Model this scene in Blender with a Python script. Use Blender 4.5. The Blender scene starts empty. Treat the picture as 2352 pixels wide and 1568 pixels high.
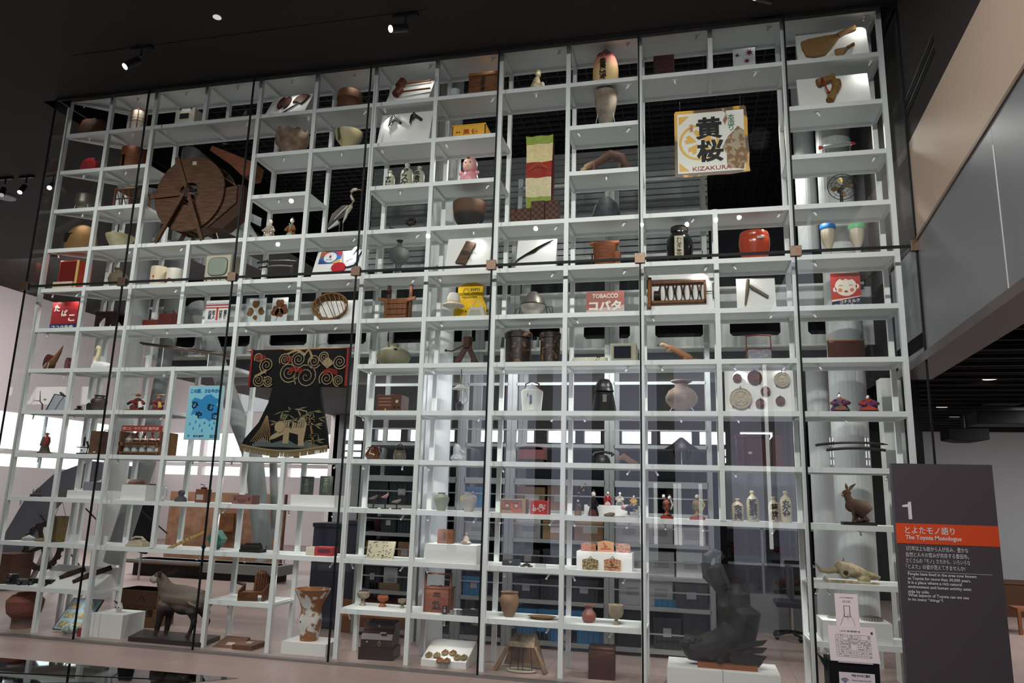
import bpy, bmesh, math, random
from math import sin, cos, pi, radians as R
from mathutils import Vector, Matrix
random.seed(7)
SC = bpy.context.scene
COL = SC.collection

# ---------------------------------------------------------------- camera
CAM = Vector((2.0545, -7.4683, 1.7340)); FPX = 1708.55
yaw, pitch, roll = -0.240205, 0.203791, 0.028813
def cam_axes():
    cy, sy, cp, sp, cr, sr = cos(yaw), sin(yaw), cos(pitch), sin(pitch), cos(roll), sin(roll)
    f = Vector((sy*cp, cy*cp, sp)); r = Vector((cy, -sy, 0)); u = r.cross(f)
    return cr*r + sr*u, cr*u - sr*r, f
AR, AU, AF = cam_axes()
cd = bpy.data.cameras.new('camera'); co = bpy.data.objects.new('camera', cd); COL.objects.link(co)
co.matrix_world = Matrix(((AR.x, AU.x, -AF.x, CAM.x), (AR.y, AU.y, -AF.y, CAM.y), (AR.z, AU.z, -AF.z, CAM.z), (0, 0, 0, 1)))
cd.sensor_width = 36; cd.lens = FPX*36/2352; cd.clip_start = .05; cd.clip_end = 200
SC.camera = co

# ---------------------------------------------------------------- world, lights, exposure
SC.view_settings.view_transform = 'Standard'; SC.view_settings.look = 'None'
SC.view_settings.gamma = 1; SC.view_settings.use_curve_mapping = False
SC.view_settings.exposure = 0.0
cy = SC.cycles; cy.max_bounces = 6; cy.diffuse_bounces = 3; cy.glossy_bounces = 3; cy.transmission_bounces = 4; cy.transparent_max_bounces = 12; cy.caustics_reflective = False; cy.caustics_refractive = False; cy.sample_clamp_indirect = 6
W = bpy.data.worlds.new('daylight'); SC.world = W; W.use_nodes = True
bg = W.node_tree.nodes['Background']; bg.inputs[0].default_value = (.80, .88, 1.0, 1); bg.inputs[1].default_value = 1.3
def light(kind, name, loc, target, power, color=(1, 1, 1), size=1, size_y=None, spot=60, blend=.6):
    d = bpy.data.lights.new(name, kind); d.energy = power; d.color = color
    if kind == 'AREA':
        d.shape = 'RECTANGLE'; d.size = size; d.size_y = size_y or size
    else:
        d.shadow_soft_size = size
    if kind == 'SPOT': d.spot_size = R(spot); d.spot_blend = blend
    o = bpy.data.objects.new(name, d); COL.objects.link(o); o.location = loc
    o.rotation_euler = (Vector(target)-Vector(loc)).to_track_quat('-Z', 'Y').to_euler()
    return o
# row of ceiling track spotlights above the visitor, facing the shelf
for lx, ly, tx in ((-2.74, -5.61, -2.2), (-.64, -5.54, -.4), (1.26, -5.65, 1.0), (2.04, -5.76, 1.8), (2.53, -5.61, 2.4), (2.91, -5.56, 3.6), (-4.46, -3.59, -4.6), (-5.9, -5.6, -5.2)):
    light('SPOT', 'ceiling_track_spotlight', (lx, ly, 6.5), (tx, 0, 2.6), 400 if lx < 1 else 280, (1, .955, .91), .03, spot=88, blend=.9)
# added fill lights for the spaces behind and beside the shelf
light('AREA', 'gallery_left_fill', (-9.5, 5.0, 6.3), (-9.5, 8, 1.5), 700, (1, .96, .95), 7, 3.0)  # unseen area light added under the ceiling to brighten the left gallery walls
light('AREA', 'gallery_fill', (-1.5, 3.6, 3.35), (-1.5, 2.6, 0), 130, (1, .97, .93), 8, 1.2)  # added fill below the slab, no fitting stands there
for sx, sw, sp in ((-1.85, .9, 14), (1.05, 2.7, 42)): light('AREA', 'storage_fill', (sx, .85, 3.35), (sx, 1.5, 1.2), sp, (.97, .97, 1), sw, .25)  # added strips that lift the dark rack zone, kept clear of the column
light('AREA', 'side_room_fill', (9, 3.5, 3.05), (9, 3.9, 0), 330, (1, .98, .96), 5, 3)  # added area light that brightens the right-hand room and its far wall
for gx in (-3.6, 0, 3.0):
    light('SPOT', 'upper_gallery_fill', (gx, 2.2, 6.5), (gx, 1.6, 3.0), 190, (1, .96, .9), .15, spot=130)  # added spots that brighten the ribbed screen and the girder
# ---------------------------------------------------------------- measuring: photo point -> place in the room
WRP = [[.799,.893],[-3.67,1.398],[2.413,-5.07],[-1.039,-1.929],[-.422,12.003],[-2.948,-1.87],[1.888,-.74],[-5.66,27.133],[21.522,-7.253],[-.436,4.818]]
def sight(u, v):
    a, b = (u-1176)/1176, (v-784)/1176
    k = (1, a, b, a*a, a*b, b*b, a**3, a*a*b, a*b*b, b**3)
    u += sum(x*w[0] for x, w in zip(k, WRP)); v += sum(x*w[1] for x, w in zip(k, WRP))
    return AR*((u-1176)/FPX) - AU*((v-784)/FPX) + AF
def aty(u, v, y): d = sight(u, v); return CAM + d*((y-CAM.y)/d.y)
def atz(u, v, z): d = sight(u, v); return CAM + d*((z-CAM.z)/d.z)
XS = [-5.975,-5.303,-4.62,-3.871,-3.1,-2.328,-1.545,-.775,.008,.787,1.578,2.326,3.068,4.001]
ZS = [6.775,6.261,5.738,5.198,4.662,4.134,3.617,3.103,2.59,2.069,1.554,1.039,.538,.045]
FL = .045                                             # floor level
DEP = .50                                             # depth of the shelf
# ---------------------------------------------------------------- materials
MATS = {}
GAIN = 1.08
def lin(h, g=None):
    g = GAIN if g is None else g
    c = [int(h[i:i+2], 16)/255 for i in (0, 2, 4)]; l = .3*c[0]+.6*c[1]+.1*c[2]; c = [x*.88+l*.12 for x in c]
    return tuple(min(.92, (x/12.92 if x <= .04045 else ((x+.055)/1.055)**2.4)*g) for x in c) + (1,)
def M(h, r=.6, m=0., kind=None, h2=None, s=8., bump=0., g=None):
    key = (h, r, m, kind, h2, s, bump, g)
    if key in MATS: return MATS[key]
    mt = bpy.data.materials.new('%s_%s' % (kind or 'paint', h)); mt.use_nodes = True
    N, L = mt.node_tree.nodes, mt.node_tree.links
    b = N['Principled BSDF']; b.inputs['Base Color'].default_value = lin(h, g)
    b.inputs['Roughness'].default_value = r; b.inputs['Metallic'].default_value = m; b.inputs['Specular IOR Level'].default_value = .5 if r < .5 else .2
    if kind:
        tc = N.new('ShaderNodeTexCoord'); mp = N.new('ShaderNodeMapping'); nz = N.new('ShaderNodeTexNoise')
        L.new(tc.outputs['Object'], mp.inputs[0]); L.new(mp.outputs[0], nz.inputs['Vector'])
        nz.inputs['Scale'].default_value = s; nz.inputs['Detail'].default_value = 6
        if kind == 'wood': mp.inputs['Scale'].default_value = (1, 1, 9)
        if kind == 'woodx': mp.inputs['Scale'].default_value = (9, 9, 1); 
        if kind == 'grainx': mp.inputs['Scale'].default_value = (1, 9, 9)
        rp = N.new('ShaderNodeValToRGB'); e = rp.color_ramp.elements
        lo, hi = {'patch': (.48, .52), 'fleck': (.56, .6)}.get(kind, (.35, .65))
        e[0].position = lo; e[1].position = hi
        e[0].color = lin(h2 or h, g); e[1].color = lin(h, g)
        src = nz.outputs[0]
        if kind == 'checks':
            ck = N.new('ShaderNodeTexChecker'); ck.inputs['Scale'].default_value = s
            L.new(tc.outputs['Object'], ck.inputs['Vector'])
            ck.inputs['Color1'].default_value = lin(h, g); ck.inputs['Color2'].default_value = lin(h2, g)
            L.new(ck.outputs[0], b.inputs['Base Color'])
        elif kind == 'weave':
            wv = N.new('ShaderNodeTexWave'); wv.bands_direction = 'Z'; wv.inputs['Scale'].default_value = s; wv.inputs['Distortion'].default_value = 2.5
            L.new(tc.outputs['Object'], wv.inputs[0]); src = wv.outputs[1]
            wx = N.new('ShaderNodeTexWave'); wx.bands_direction = 'X'; wx.inputs['Scale'].default_value = s; wx.inputs['Distortion'].default_value = 2.5
            L.new(tc.outputs['Object'], wx.inputs[0])
            mx = N.new('ShaderNodeMath'); mx.operation = 'MULTIPLY'; L.new(wv.outputs[1], mx.inputs[0]); L.new(wx.outputs[1], mx.inputs[1]); src = mx.outputs[0]
            e[0].position = .05; e[1].position = .5
            L.new(src, rp.inputs[0]); L.new(rp.outputs[0], b.inputs['Base Color'])
        else:
            L.new(src, rp.inputs[0]); L.new(rp.outputs[0], b.inputs['Base Color'])
        if bump or kind in ('fur', 'weave'):
            bp = N.new('ShaderNodeBump'); bp.inputs['Strength'].default_value = bump or .5; bp.inputs['Distance'].default_value = .01
            L.new(src, bp.inputs['Height']); L.new(bp.outputs[0], b.inputs['Normal'])
    MATS[key] = mt
    return mt
def glow(name, col, st):
    mt = bpy.data.materials.new(name); mt.use_nodes = True; N = mt.node_tree.nodes
    b = N['Principled BSDF']; b.inputs['Base Color'].default_value = (0, 0, 0, 1)
    b.inputs['Emission Color'].default_value = (*col, 1); b.inputs['Emission Strength'].default_value = st
    return mt
def clear(name, tint=(1, 1, 1), refl=1.0, ior=1.5, dens=None):
    mt = bpy.data.materials.new(name); mt.use_nodes = True; N, L = mt.node_tree.nodes, mt.node_tree.links
    N.clear(); out = N.new('ShaderNodeOutputMaterial'); t = N.new('ShaderNodeBsdfTransparent'); t.inputs[0].default_value = (*tint, 1)
    gl = N.new('ShaderNodeBsdfGlossy'); gl.inputs['Roughness'].default_value = 0.0
    fr = N.new('ShaderNodeLayerWeight'); pw = N.new('ShaderNodeMath'); pw.operation = 'POWER'; pw.inputs[1].default_value = 5
    L.new(fr.outputs['Facing'], pw.inputs[0])
    mu = N.new('ShaderNodeMath'); mu.operation = 'MULTIPLY_ADD'; mu.inputs[1].default_value = .9; mu.inputs[2].default_value = .04*refl
    mx = N.new('ShaderNodeMixShader')
    L.new(pw.outputs[0], mu.inputs[0]); L.new(mu.outputs[0], mx.inputs[0]); L.new(t.outputs[0], mx.inputs[1]); L.new(gl.outputs[0], mx.inputs[2])
    L.new(mx.outputs[0], out.inputs[0])
    return mt
WHITE = M('cfd3d1', .45, g=1.25); OFFW = M('d6d6d2', .7); PLINTH = M('d2d2ce', .8, g=1.2)
BLACK = M('121214', .45); DARK = M('26221f', .5); ACRYL = clear('acrylic', (.96, .98, .98), 1.6)
WOOD = M('8a5a34', .55, kind='wood', h2='5f3a20', s=14); DWOOD = M('3c2218', .45, kind='wood', h2='22120d', s=14)
LWOOD = M('b98a5c', .6, kind='wood', h2='96683f', s=14); STEEL = M('a8a8a4', .3, 1.)
# ---------------------------------------------------------------- geometry kit
class MB:
    def __init__(s): s.v = []; s.f = []
    def add(s, vs, fs):
        o = len(s.v); s.v += [tuple(v) for v in vs]; s.f += [tuple(o+i for i in f) for f in fs]; return s
    def box(s, x0, y0, z0, x1, y1, z1):
        return s.add([(x0,y0,z0),(x1,y0,z0),(x1,y1,z0),(x0,y1,z0),(x0,y0,z1),(x1,y0,z1),(x1,y1,z1),(x0,y1,z1)],
                     [(0,3,2,1),(4,5,6,7),(0,1,5,4),(1,2,6,5),(2,3,7,6),(3,0,4,7)])
    def cbox(s, cx, cy, cz, w, d, h): return s.box(cx-w/2, cy-d/2, cz-h/2, cx+w/2, cy+d/2, cz+h/2)
    def bar(s, a, b, w, d=None):      # square bar between two points
        a, b = Vector(a), Vector(b); d = d or w; t = (b-a).normalized()
        u = t.cross(Vector((0, 1, 0))); u = u.normalized() if u.length > .01 else Vector((1, 0, 0)); n = t.cross(u)
        q = [a+u*i*w/2+n*j*d/2 for i, j in ((-1,-1),(1,-1),(1,1),(-1,1))]; p = [x+(b-a) for x in q]
        return s.add(q+p, [(0,3,2,1),(4,5,6,7),(0,1,5,4),(1,2,6,5),(2,3,7,6),(3,0,4,7)])
    def tube(s, pts, r, n=10, flat=1., cap=True, up=None):
        pts = [Vector(p) for p in pts]; k = len(pts); rs = r if isinstance(r, (list, tuple)) else [r]*k
        up = Vector(up or (0, 0, 1)); rings = []
        for i, p in enumerate(pts):
            t = (pts[min(i+1, k-1)]-pts[max(i-1, 0)]).normalized()
            a = t.cross(up); a = a.normalized() if a.length > .05 else Vector((1, 0, 0)); b = a.cross(t)
            rings.append([p+(a*cos(2*pi*j/n)*flat+b*sin(2*pi*j/n))*rs[i] for j in range(n)])
        vs = [v for g in rings for v in g]; fs = []
        for i in range(k-1):
            for j in range(n):
                fs.append((i*n+j, i*n+(j+1) % n, (i+1)*n+(j+1) % n, (i+1)*n+j))
        if cap: fs += [tuple(range(n))[::-1], tuple((k-1)*n+j for j in range(n))]
        return s.add(vs, fs)
    def lathe(s, prof, c=(0, 0, 0), n=24, sx=1., sy=1.):
        c = Vector(c); vs = [(c.x+r*cos(2*pi*j/n)*sx, c.y+r*sin(2*pi*j/n)*sy, c.z+z) for r, z in prof for j in range(n)]; fs = []
        for i in range(len(prof)-1):
            for j in range(n): fs.append((i*n+j, i*n+(j+1) % n, (i+1)*n+(j+1) % n, (i+1)*n+j))
        fs.append(tuple(range(n))[::-1]); fs.append(tuple((len(prof)-1)*n+j for j in range(n)))
        return s.add(vs, fs)
    def ball(s, c, r, n=14):
        rx, ry, rz = r if isinstance(r, (tuple, list)) else (r, r, r); m = max(6, n//2)
        return s.add([(c[0]+rx*sin(pi*i/m)*cos(2*pi*j/n), c[1]+ry*sin(pi*i/m)*sin(2*pi*j/n), c[2]-rz*cos(pi*i/m)) for i in range(m+1) for j in range(n)],
                     [(i*n+j, i*n+(j+1) % n, (i+1)*n+(j+1) % n, (i+1)*n+j) for i in range(m) for j in range(n)])
    def prism(s, poly, y0, y1):       # outline in x,z pushed from y0 to y1
        n = len(poly); vs = [(x, y0, z) for x, z in poly]+[(x, y1, z) for x, z in poly]
        return s.add(vs, [tuple(range(n)), tuple(range(n, 2*n))[::-1]]+[(i, n+i, n+(i+1) % n, (i+1) % n) for i in range(n)])
    def disc(s, x, z, r, y0, y1, n=24, rz=None):
        return s.prism([(x+r*cos(2*pi*i/n), z+(rz or r)*sin(2*pi*i/n)) for i in range(n)], y0, y1)
    def strip(s, pts, w, y0, y1):     # brush stroke of changing width in the x,z plane
        k = len(pts); ws = w if isinstance(w, (list, tuple)) else [w]*k; L, Rr = [], []
        for i, p in enumerate(pts):
            a, b = pts[max(i-1, 0)], pts[min(i+1, k-1)]; dx, dz = b[0]-a[0], b[1]-a[1]; l = math.hypot(dx, dz) or 1
            L.append((p[0]-dz/l*ws[i]/2, p[1]+dx/l*ws[i]/2)); Rr.append((p[0]+dz/l*ws[i]/2, p[1]-dx/l*ws[i]/2))
        for i in range(k-1): s.prism([L[i], L[i+1], Rr[i+1], Rr[i]], y0, y1)
        return s
    def xf(s, m, start=0):            # transform what was added since start
        for i in range(start, len(s.v)): s.v[i] = tuple(m @ Vector(s.v[i]))
        return s
    def mesh(s, name):
        me = bpy.data.meshes.new(name); me.from_pydata(s.v, [], s.f); me.validate()
        bm = bmesh.new(); bm.from_mesh(me); bmesh.ops.recalc_face_normals(bm, faces=bm.faces); bm.to_mesh(me); bm.free()
        return me
def mk(name, mb, mat, parent=None, smooth=None, bevel=0., fuse=0., label=None, kind=None, sub=0):
    me = mb.mesh(name); o = bpy.data.objects.new(name, me); COL.objects.link(o); me.materials.append(mat)
    if parent is not None: o.parent = parent
    if smooth is None: smooth = len(me.polygons) > 40
    if smooth: me.polygons.foreach_set('use_smooth', [True]*len(me.polygons)); 
    if smooth and not fuse:
        try: me.set_sharp_from_angle(angle=R(38))
        except Exception: pass
    if fuse:
        md = o.modifiers.new('r', 'REMESH'); md.mode = 'VOXEL'; md.voxel_size = fuse; md.use_smooth_shade = True
        md = o.modifiers.new('s', 'SMOOTH'); md.iterations = 4; md.factor = .6
    if bevel:
        md = o.modifiers.new('b', 'BEVEL'); md.width = bevel; md.segments = 2; md.limit_method = 'ANGLE'
    if sub: md = o.modifiers.new('d', 'SUBSURF'); md.levels = md.render_levels = sub
    if label: o['label'] = label
    if kind: o['kind'] = kind
    return o
def tag(o, label, cat, group=None):
    o['label'] = label; o['category'] = cat
    if group: o['group'] = group
    return o
def thing(name, label, cat, loc, rz=0., group=None, rot=None):
    o = bpy.data.objects.new(name, None); o.empty_display_size = .05; COL.objects.link(o)
    o.location = loc; o.rotation_euler = rot or (0, 0, rz)
    return tag(o, label, cat, group)
def solo(name, mb, mat, label, cat, loc=(0, 0, 0), rz=0., group=None, rot=None, **k):
    o = mk(name, mb, mat, None, **k); o.location = loc; o.rotation_euler = rot or (0, 0, rz)
    return tag(o, label, cat, group)
def struct(name, mb, mat, **k):
    o = mk(name, mb, mat, **k); o['kind'] = 'structure'; return o
def text(s, mat, parent, cx, y, cz, w, h, name='lettering', rot=0., depth=.0012, bold=0., vertical=False, tilt=None):
    if vertical: s = '\n'.join(s)
    cu = bpy.data.curves.new(name, 'FONT'); cu.body = s; cu.extrude = .01; cu.align_x = 'CENTER'; cu.resolution_u = 2; cu.offset = bold
    if vertical: cu.space_line = .8
    t = bpy.data.objects.new('t', cu); me = bpy.data.meshes.new_from_object(t); bpy.data.objects.remove(t)
    if not me.vertices: return None
    xs = [v.co.x for v in me.vertices]; ys = [v.co.y for v in me.vertices]
    x0, x1, y0, y1 = min(xs), max(xs), min(ys), max(ys); sx = w/(x1-x0); sz = h/(y1-y0)
    for v in me.vertices:
        x = (v.co.x-(x0+x1)/2)*sx; z = (v.co.y-(y0+y1)/2)*sz; d = -depth if v.co.z > 0 else 0
        v.co = (x*cos(rot)-z*sin(rot), d, x*sin(rot)+z*cos(rot))
    o = bpy.data.objects.new(name, me); me.name = name; COL.objects.link(o); me.materials.clear(); me.materials.append(mat)
    o.location = (cx, y, cz); o.parent = parent
    if tilt: o.rotation_euler = tilt
    return o
def spot(row, x0, x1, ytop, Y=.2):   # where an exhibit stands: x, y, z, width, height
    a, b = aty(x0, ytop, Y), aty(x1, ytop, Y); m = aty((x0+x1)/2, ytop, Y)
    return (a.x+b.x)/2, Y, ZS[row]+.001, b.x-a.x, m.z-ZS[row]
def clone(o, loc, rz=None, label=None, parent=None):
    c = o.copy(); COL.objects.link(c); c.location = loc
    if rz is not None: c.rotation_euler = (0, 0, rz)
    if label: c['label'] = label
    for ch in list(o.children):
        d = ch.copy(); COL.objects.link(d); d.parent = c
        for g in list(ch.children):
            e = g.copy(); COL.objects.link(e); e.parent = d
    return c
# ---------------------------------------------------------------- the setting
CEILM = M('353130', .8, g=1.0); GRIDM = M('0c0d10', .5, g=.8); PINK = M('a8a0a0', .85, kind='paint', h2='a49c9d', s=2)
def tiles():
    mt = M('b4a49c', .35); N, L = mt.node_tree.nodes, mt.node_tree.links; b = N['Principled BSDF']
    tc = N.new('ShaderNodeTexCoord'); br = N.new('ShaderNodeTexBrick'); L.new(tc.outputs['Object'], br.inputs[0])
    br.offset = 0; br.inputs['Scale'].default_value = 1.0; br.inputs['Brick Width'].default_value = .6; br.inputs['Row Height'].default_value = .6
    br.inputs['Mortar Size'].default_value = .004; br.inputs['Color1'].default_value = lin('a08a82', 1.15); br.inputs['Color2'].default_value = lin('9d8780', 1.15); br.inputs['Mortar'].default_value = lin('867670')
    L.new(br.outputs[0], b.inputs['Base Color']); b.inputs['Roughness'].default_value = .38
    return mt
struct('floor', MB().box(-16, -15.2, -.1, 15, 26, FL), tiles())
struct('ceiling', MB().box(-16, -15.2, 6.65, 4.12, -.2, 6.9).box(-16, -.2, 6.65, -5.98, 26, 6.9), CEILM)
m = MB().box(-5.98, -.2, 7.75, 4.3, 9, 7.85)
struct('ceiling', m, GRIDM)
m = MB()
for i in range(52): m.box(-5.98, -.1+i*.175, 7.6, 4.25, -.075+i*.175, 7.64)
for i in range(52): m.box(-5.9+i*.2, -.1, 7.6, -5.89+i*.2, 9, 7.64)
struct('ceiling_grid', m, M('3a3d42', .5))
struct('wall_upper_fascia', MB().box(-5.98, -.2, 6.65, 4.12, -.17, 7.8).box(-6.0, -.2, 6.65, -5.96, 9, 7.8), GRIDM)
# right-hand wall: dark head, beige band, polished grey cladding with open joints
X = 4.12
def yzpoly(name, pts, mat, x0=X, x1=X+.25):
    n = len(pts); m = MB(); m.add([(x0, y, z) for y, z in pts]+[(x1, y, z) for y, z in pts], [tuple(range(n)), tuple(range(n, 2*n))[::-1]]+[(i, n+i, n+(i+1) % n, (i+1) % n) for i in range(n)])
    return struct(name, m, mat)
yzpoly('wall_right_head', [(-.2, 5.13), (-6, 5.6), (-6, 6.65), (1.6, 6.65), (1.6, 4.13), (-.2, 4.13)], CEILM)
yzpoly('wall_right_band', [(-.2, 4.17), (-6, 4.82), (-6, 5.6), (-.2, 5.13)], M('a3917f', .6, kind='paint', h2='9f8d7c', s=60, g=1.7))
yzpoly('trim_1', [(-.2, 4.15), (-6, 4.80), (-6, 4.83), (-.2, 4.18)], M('8a7766', .5), X-.012, X+.02)
GREYP = M('6c6f74', .42, .15, g=1.5)
for y0, y1 in ((-6, -2.075), (-2.07, -.205), (-.2, .75)):
    zt = lambda y: 4.17-(y+.2)*.112 if y < -.2 else 4.17
    zb = lambda y: 3.105-(y+.2)*.028
    yzpoly('wall_right_panel', [(y0, zb(y0)), (y1, zb(y1)), (y1, zt(y1)), (y0, zt(y0))], GREYP, X, X+.2)
yzpoly('trim_2', [(-6, 3.19), (.75, 3.0), (.75, 3.08), (-6, 3.27)], M('5a4f4c', .35), X-.02, X+.3)
for y in (-2.0725, -.2025): yzpoly('trim_3', [(y-.006, 3.12), (y+.006, 3.12), (y+.006, 4.2), (y-.006, 4.2)], M('c8c8c4', .4), X-.004, X+.01)
m = MB()
for k in range(4):
    y = -1.25+k*0.0
t = thing('slot_vent', 'long black slot vent with four blades in the dark upper right wall', 'vent', (X, 0, 0))
for k in range(4):
    o = k*.055
    mk('slat', MB().add([(-.006, y, z) for y, z in ((-1.15, 5.70-o), (-.25, 5.58-o), (-.25, 5.55-o), (-1.15, 5.67-o))]+[(.01, y, z) for y, z in ((-1.15, 5.70-o), (-.25, 5.58-o), (-.25, 5.55-o), (-1.15, 5.67-o))], [(0,1,2,3),(7,6,5,4),(0,4,5,1),(1,5,6,2),(2,6,7,3),(3,7,4,0)]), BLACK if k % 2 == 0 else M('0a0a0a', .6), t)
struct('wall_right_top', MB().box(4.12, -.2, 6.6, 4.4, 1.6, 7.9).box(-6.2, -.2, 6.65, -5.97, 9, 7.9), CEILM)
# low ceiling and far wall of the room at the right
struct('ceiling_low', MB().box(4.12, -.2, 3.16, 15, 26, 3.3).box(4.4, -6, 3.3, 15, -.2, 3.4), M('0d0c0c', .8, g=.7))
m = MB()
for i in range(30): m.box(4.35, -3.6+i*.42, 3.11, 15, -3.57+i*.42, 3.15)
struct('ceiling_slats', m, M('1c1c1c', .6, g=.7))
struct('wall_far_right', MB().box(6.0, 8.0, 0, 15, 8.2, 3.2), M('a2a5a9', .8))
struct('wall_back_right', MB().box(4.2, 1.2, 3.16, 4.4, 8.2, 7.8).box(4.15, 8.0, 0, 6.0, 8.2, 3.2).box(-5.9, 8.5, 3, 4.4, 8.6, 7.8), M('2e2f33', .7))
struct('wall_back_upper', MB().box(-9, 9.1, 3.6, -5.7, 9.2, 7.9), M('9aa0a4', .7))
struct('wall_side_right', MB().box(15, -15.2, 0, 15.2, 9, 7), M('55555a', .8))
# left-hand wall and far walls with the strip windows
PK = M('c4babb', .85, g=1.3)
def pierced(name, mat, axis, c, a0, a1, z0, z1, holes, th=.2):
    m = MB(); zs = sorted({z0, z1, *[h[2] for h in holes], *[h[3] for h in holes]})
    for za, zb in zip(zs, zs[1:]):
        cuts = sorted((h[0], h[1]) for h in holes if h[2] <= za+1e-6 and h[3] >= zb-1e-6); p = a0
        for ca, cb in cuts+[(a1, a1)]:
            if ca > p+1e-6:
                if axis == 'x': m.box(c, p, za, c+th, ca, zb)
                else: m.box(p, c, za, ca, c+th, zb)
            p = max(p, cb)
    return struct(name, m, mat)
SKYW = glow('bright_sky', (.93, .97, 1), 2.6)
pierced('wall_left', PK, 'x', -15.4, -15, 14, 0, 6.65, [(3.0, 13.5, 2.55, 3.5), (3.0, 13.5, 2.1, 2.42)])
hs = [(-15.0+i*1.55, -13.6+i*1.55, z0, z1) for i in range(6) for z0, z1 in ((2.5, 3.45), (2.1, 2.38))]
pierced('wall_back_left', PK, 'y', 14.0, -15.4, -5.8, 0, 6.65, hs)
hs = [(-5.6+i*.78, -5.6+i*.78+w, z0, z1) for i, w in enumerate([.5, .62, .55, .3, .62, .5, .6, .35, .6, .62, .5, .62]) for z0, z1 in ((2.84, 3.10), (2.62, 2.76), (2.48, 2.59))]
pierced('wall_back', M('84888c', .8), 'y', 8.0, -5.8, 4.3, 0, 7.75, hs)
struct('wall_partition', MB().box(-5.9, 8.0, 0, -5.7, 14, 6.65), PK)
struct('window_1', MB().box(-15.75, 2.5, 2.0, -15.7, 14, 3.7), SKYW)
struct('window_2', MB().box(-15.6, 14.4, 2.0, -5.6, 14.45, 3.7), SKYW)
struct('window_3', MB().box(-5.8, 8.4, 2.4, 4.3, 8.45, 3.2), SKYW)
for i in range(7): struct('window_frame', MB().box(-15.42, 3.2+i*1.6, 2.1, -15.36, 3.26+i*1.6, 3.5), M('8d9499', .5))
# glazing behind the visitor: seen only as the lilac reflection in the case glass
SKY2 = glow('lilac_daylight', (.78, .76, 1.0), 1.15)
struct('wall_rear', MB().box(-16, -15.2, 0, -6.2, -15, 7).box(4.8, -15.2, 0, 15, -15, 7).box(-6.2, -15.2, 5.6, 4.8, -15, 7), M('4a4648', .8))
random.seed(3)
x = -6.2; k = 0
while x < 4.75:
    w = random.choice((.35, .5, .28, .7)); w = min(w, 4.75-x)
    z0 = 0 if x > -4.5 else 1.6
    if k % 3 != 2: struct('window_pane', MB().box(x, -15.12, .3, x+w-.03, -15.1, 5.6), SKY2)
    else: struct('curtain', MB().box(x, -15.14, 0, x+w, -15.06, 5.6), M('3a3644', .9))
    x += w; k += 1
brt = glow('bright_gap', (1, 1, 1), 4.5)
for x in (.55, .95, 1.5, 1.62, 2.2, 4.05): struct('window_gap', MB().box(x, -15.05, .5, x+.1, -15.03, 2.2 if x < 4 else 5.6), brt)
# ---- columns, girder and ribbed screen behind the shelf
COLM = M('c3c8c8', .5, g=1.15)
def column(name, pts, r, mat=COLM):
    return struct(name, MB().tube(pts, r, 28), mat)
column('column', [(-.92, 1.1, FL), (-.96, 1.1, 7.7)], .15)
struct('column', MB().box(-1.24, 1.15, FL, -1.13, 1.35, 7.7), COLM)
column('column', [(3.80, 1.75, FL), (3.84, 1.75, 7.7)], .2)
_c = aty(1884, 1000, 2.4).x; column('column', [(_c, 2.4, FL), (_c, 2.4, 7.7)], .13)
struct('column', MB().box(3.99, .95, FL, 4.2, 1.15, 3.05), M('c9cdc8', .6))
column('column', [(-6.75, 2.6, FL), (-6.75, 2.6, 6.6)], .18)
GPIPE = M('8d9293', .5)
def px(u, v, y): return tuple(aty(u, v, y))
column('slanted_column', [px(262, 1290, 1.5), px(335, 1060, 1.5), px(395, 720, 1.5), px(440, 345, 1.5)], .13, GPIPE)
column('slanted_column', [px(430, 345, 1.5), px(480, 385, 1.9), px(580, 560, 2.6)], .12, GPIPE)
column('slanted_column', [px(606, 1290, 1.6), px(583, 1060, 1.6), px(520, 900, 1.6), px(450, 700, 1.6)], .12, GPIPE)
column('slanted_column', [px(630, 1240, 3.2), px(625, 1000, 3.2)], .06, GPIPE)
# white girder with rounded openings
GZ0, GZ1 = 3.62, 4.34; m = MB()
xo = [-5.9+i*.92 for i in range(12)]
for i in range(11):
    a, b = xo[i], xo[i+1]; ha, hb = a+.16, b-.16
    m.box(a, 2.0, GZ0, b, 2.03, 3.76); m.box(a, 2.0, 3.95, b, 2.03, GZ1)
    m.box(a, 2.0, 3.76, ha, 2.03, 3.95); m.box(hb, 2.0, 3.76, b, 2.03, 3.95)
    for cx, sx in ((ha, 1), (hb, -1)):
        for cz, sz in ((3.76, 1), (3.95, -1)):
            q = [(cx, cz), (cx+sx*.035, cz), (cx, cz+sz*.035)]; m.prism(q, 2.0, 2.03)
    m.box(a+.01, 1.92, GZ0, a+.03, 2.0, GZ1)
m.box(-5.9, 1.88, GZ0-.03, 4.1, 2.14, GZ0); m.box(-5.9, 1.88, GZ1, 4.1, 2.14, GZ1+.03)
struct('beam', m, M('c0c4c2', .5, g=1.1))
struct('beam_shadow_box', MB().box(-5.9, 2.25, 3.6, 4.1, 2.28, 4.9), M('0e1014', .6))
struct('slab', MB().box(-5.9, 2.2, 3.40, 4.1, 8, 3.6), M('565a5e', .7))
m = MB()
for i in range(26): m.add([(-3.1, 3.4, 4.5+i*.1), (2.35, 3.4, 4.5+i*.1), (2.35, 3.4, 4.58+i*.1), (-3.1, 3.4, 4.58+i*.1), (-3.1, 3.47, 4.5+i*.1), (2.35, 3.47, 4.5+i*.1)], [(0,1,2,3), (0,4,5,1), (4,3,2,5)])
m.box(-3.1, 3.47, 4.4, 2.35, 3.5, 6.95) if False else None
m.v = [(x, y, z) for x, y, z in m.v if True]
struct('wall_ribbed_screen', m, M('a0a4a6', .5, g=1.3))
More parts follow.
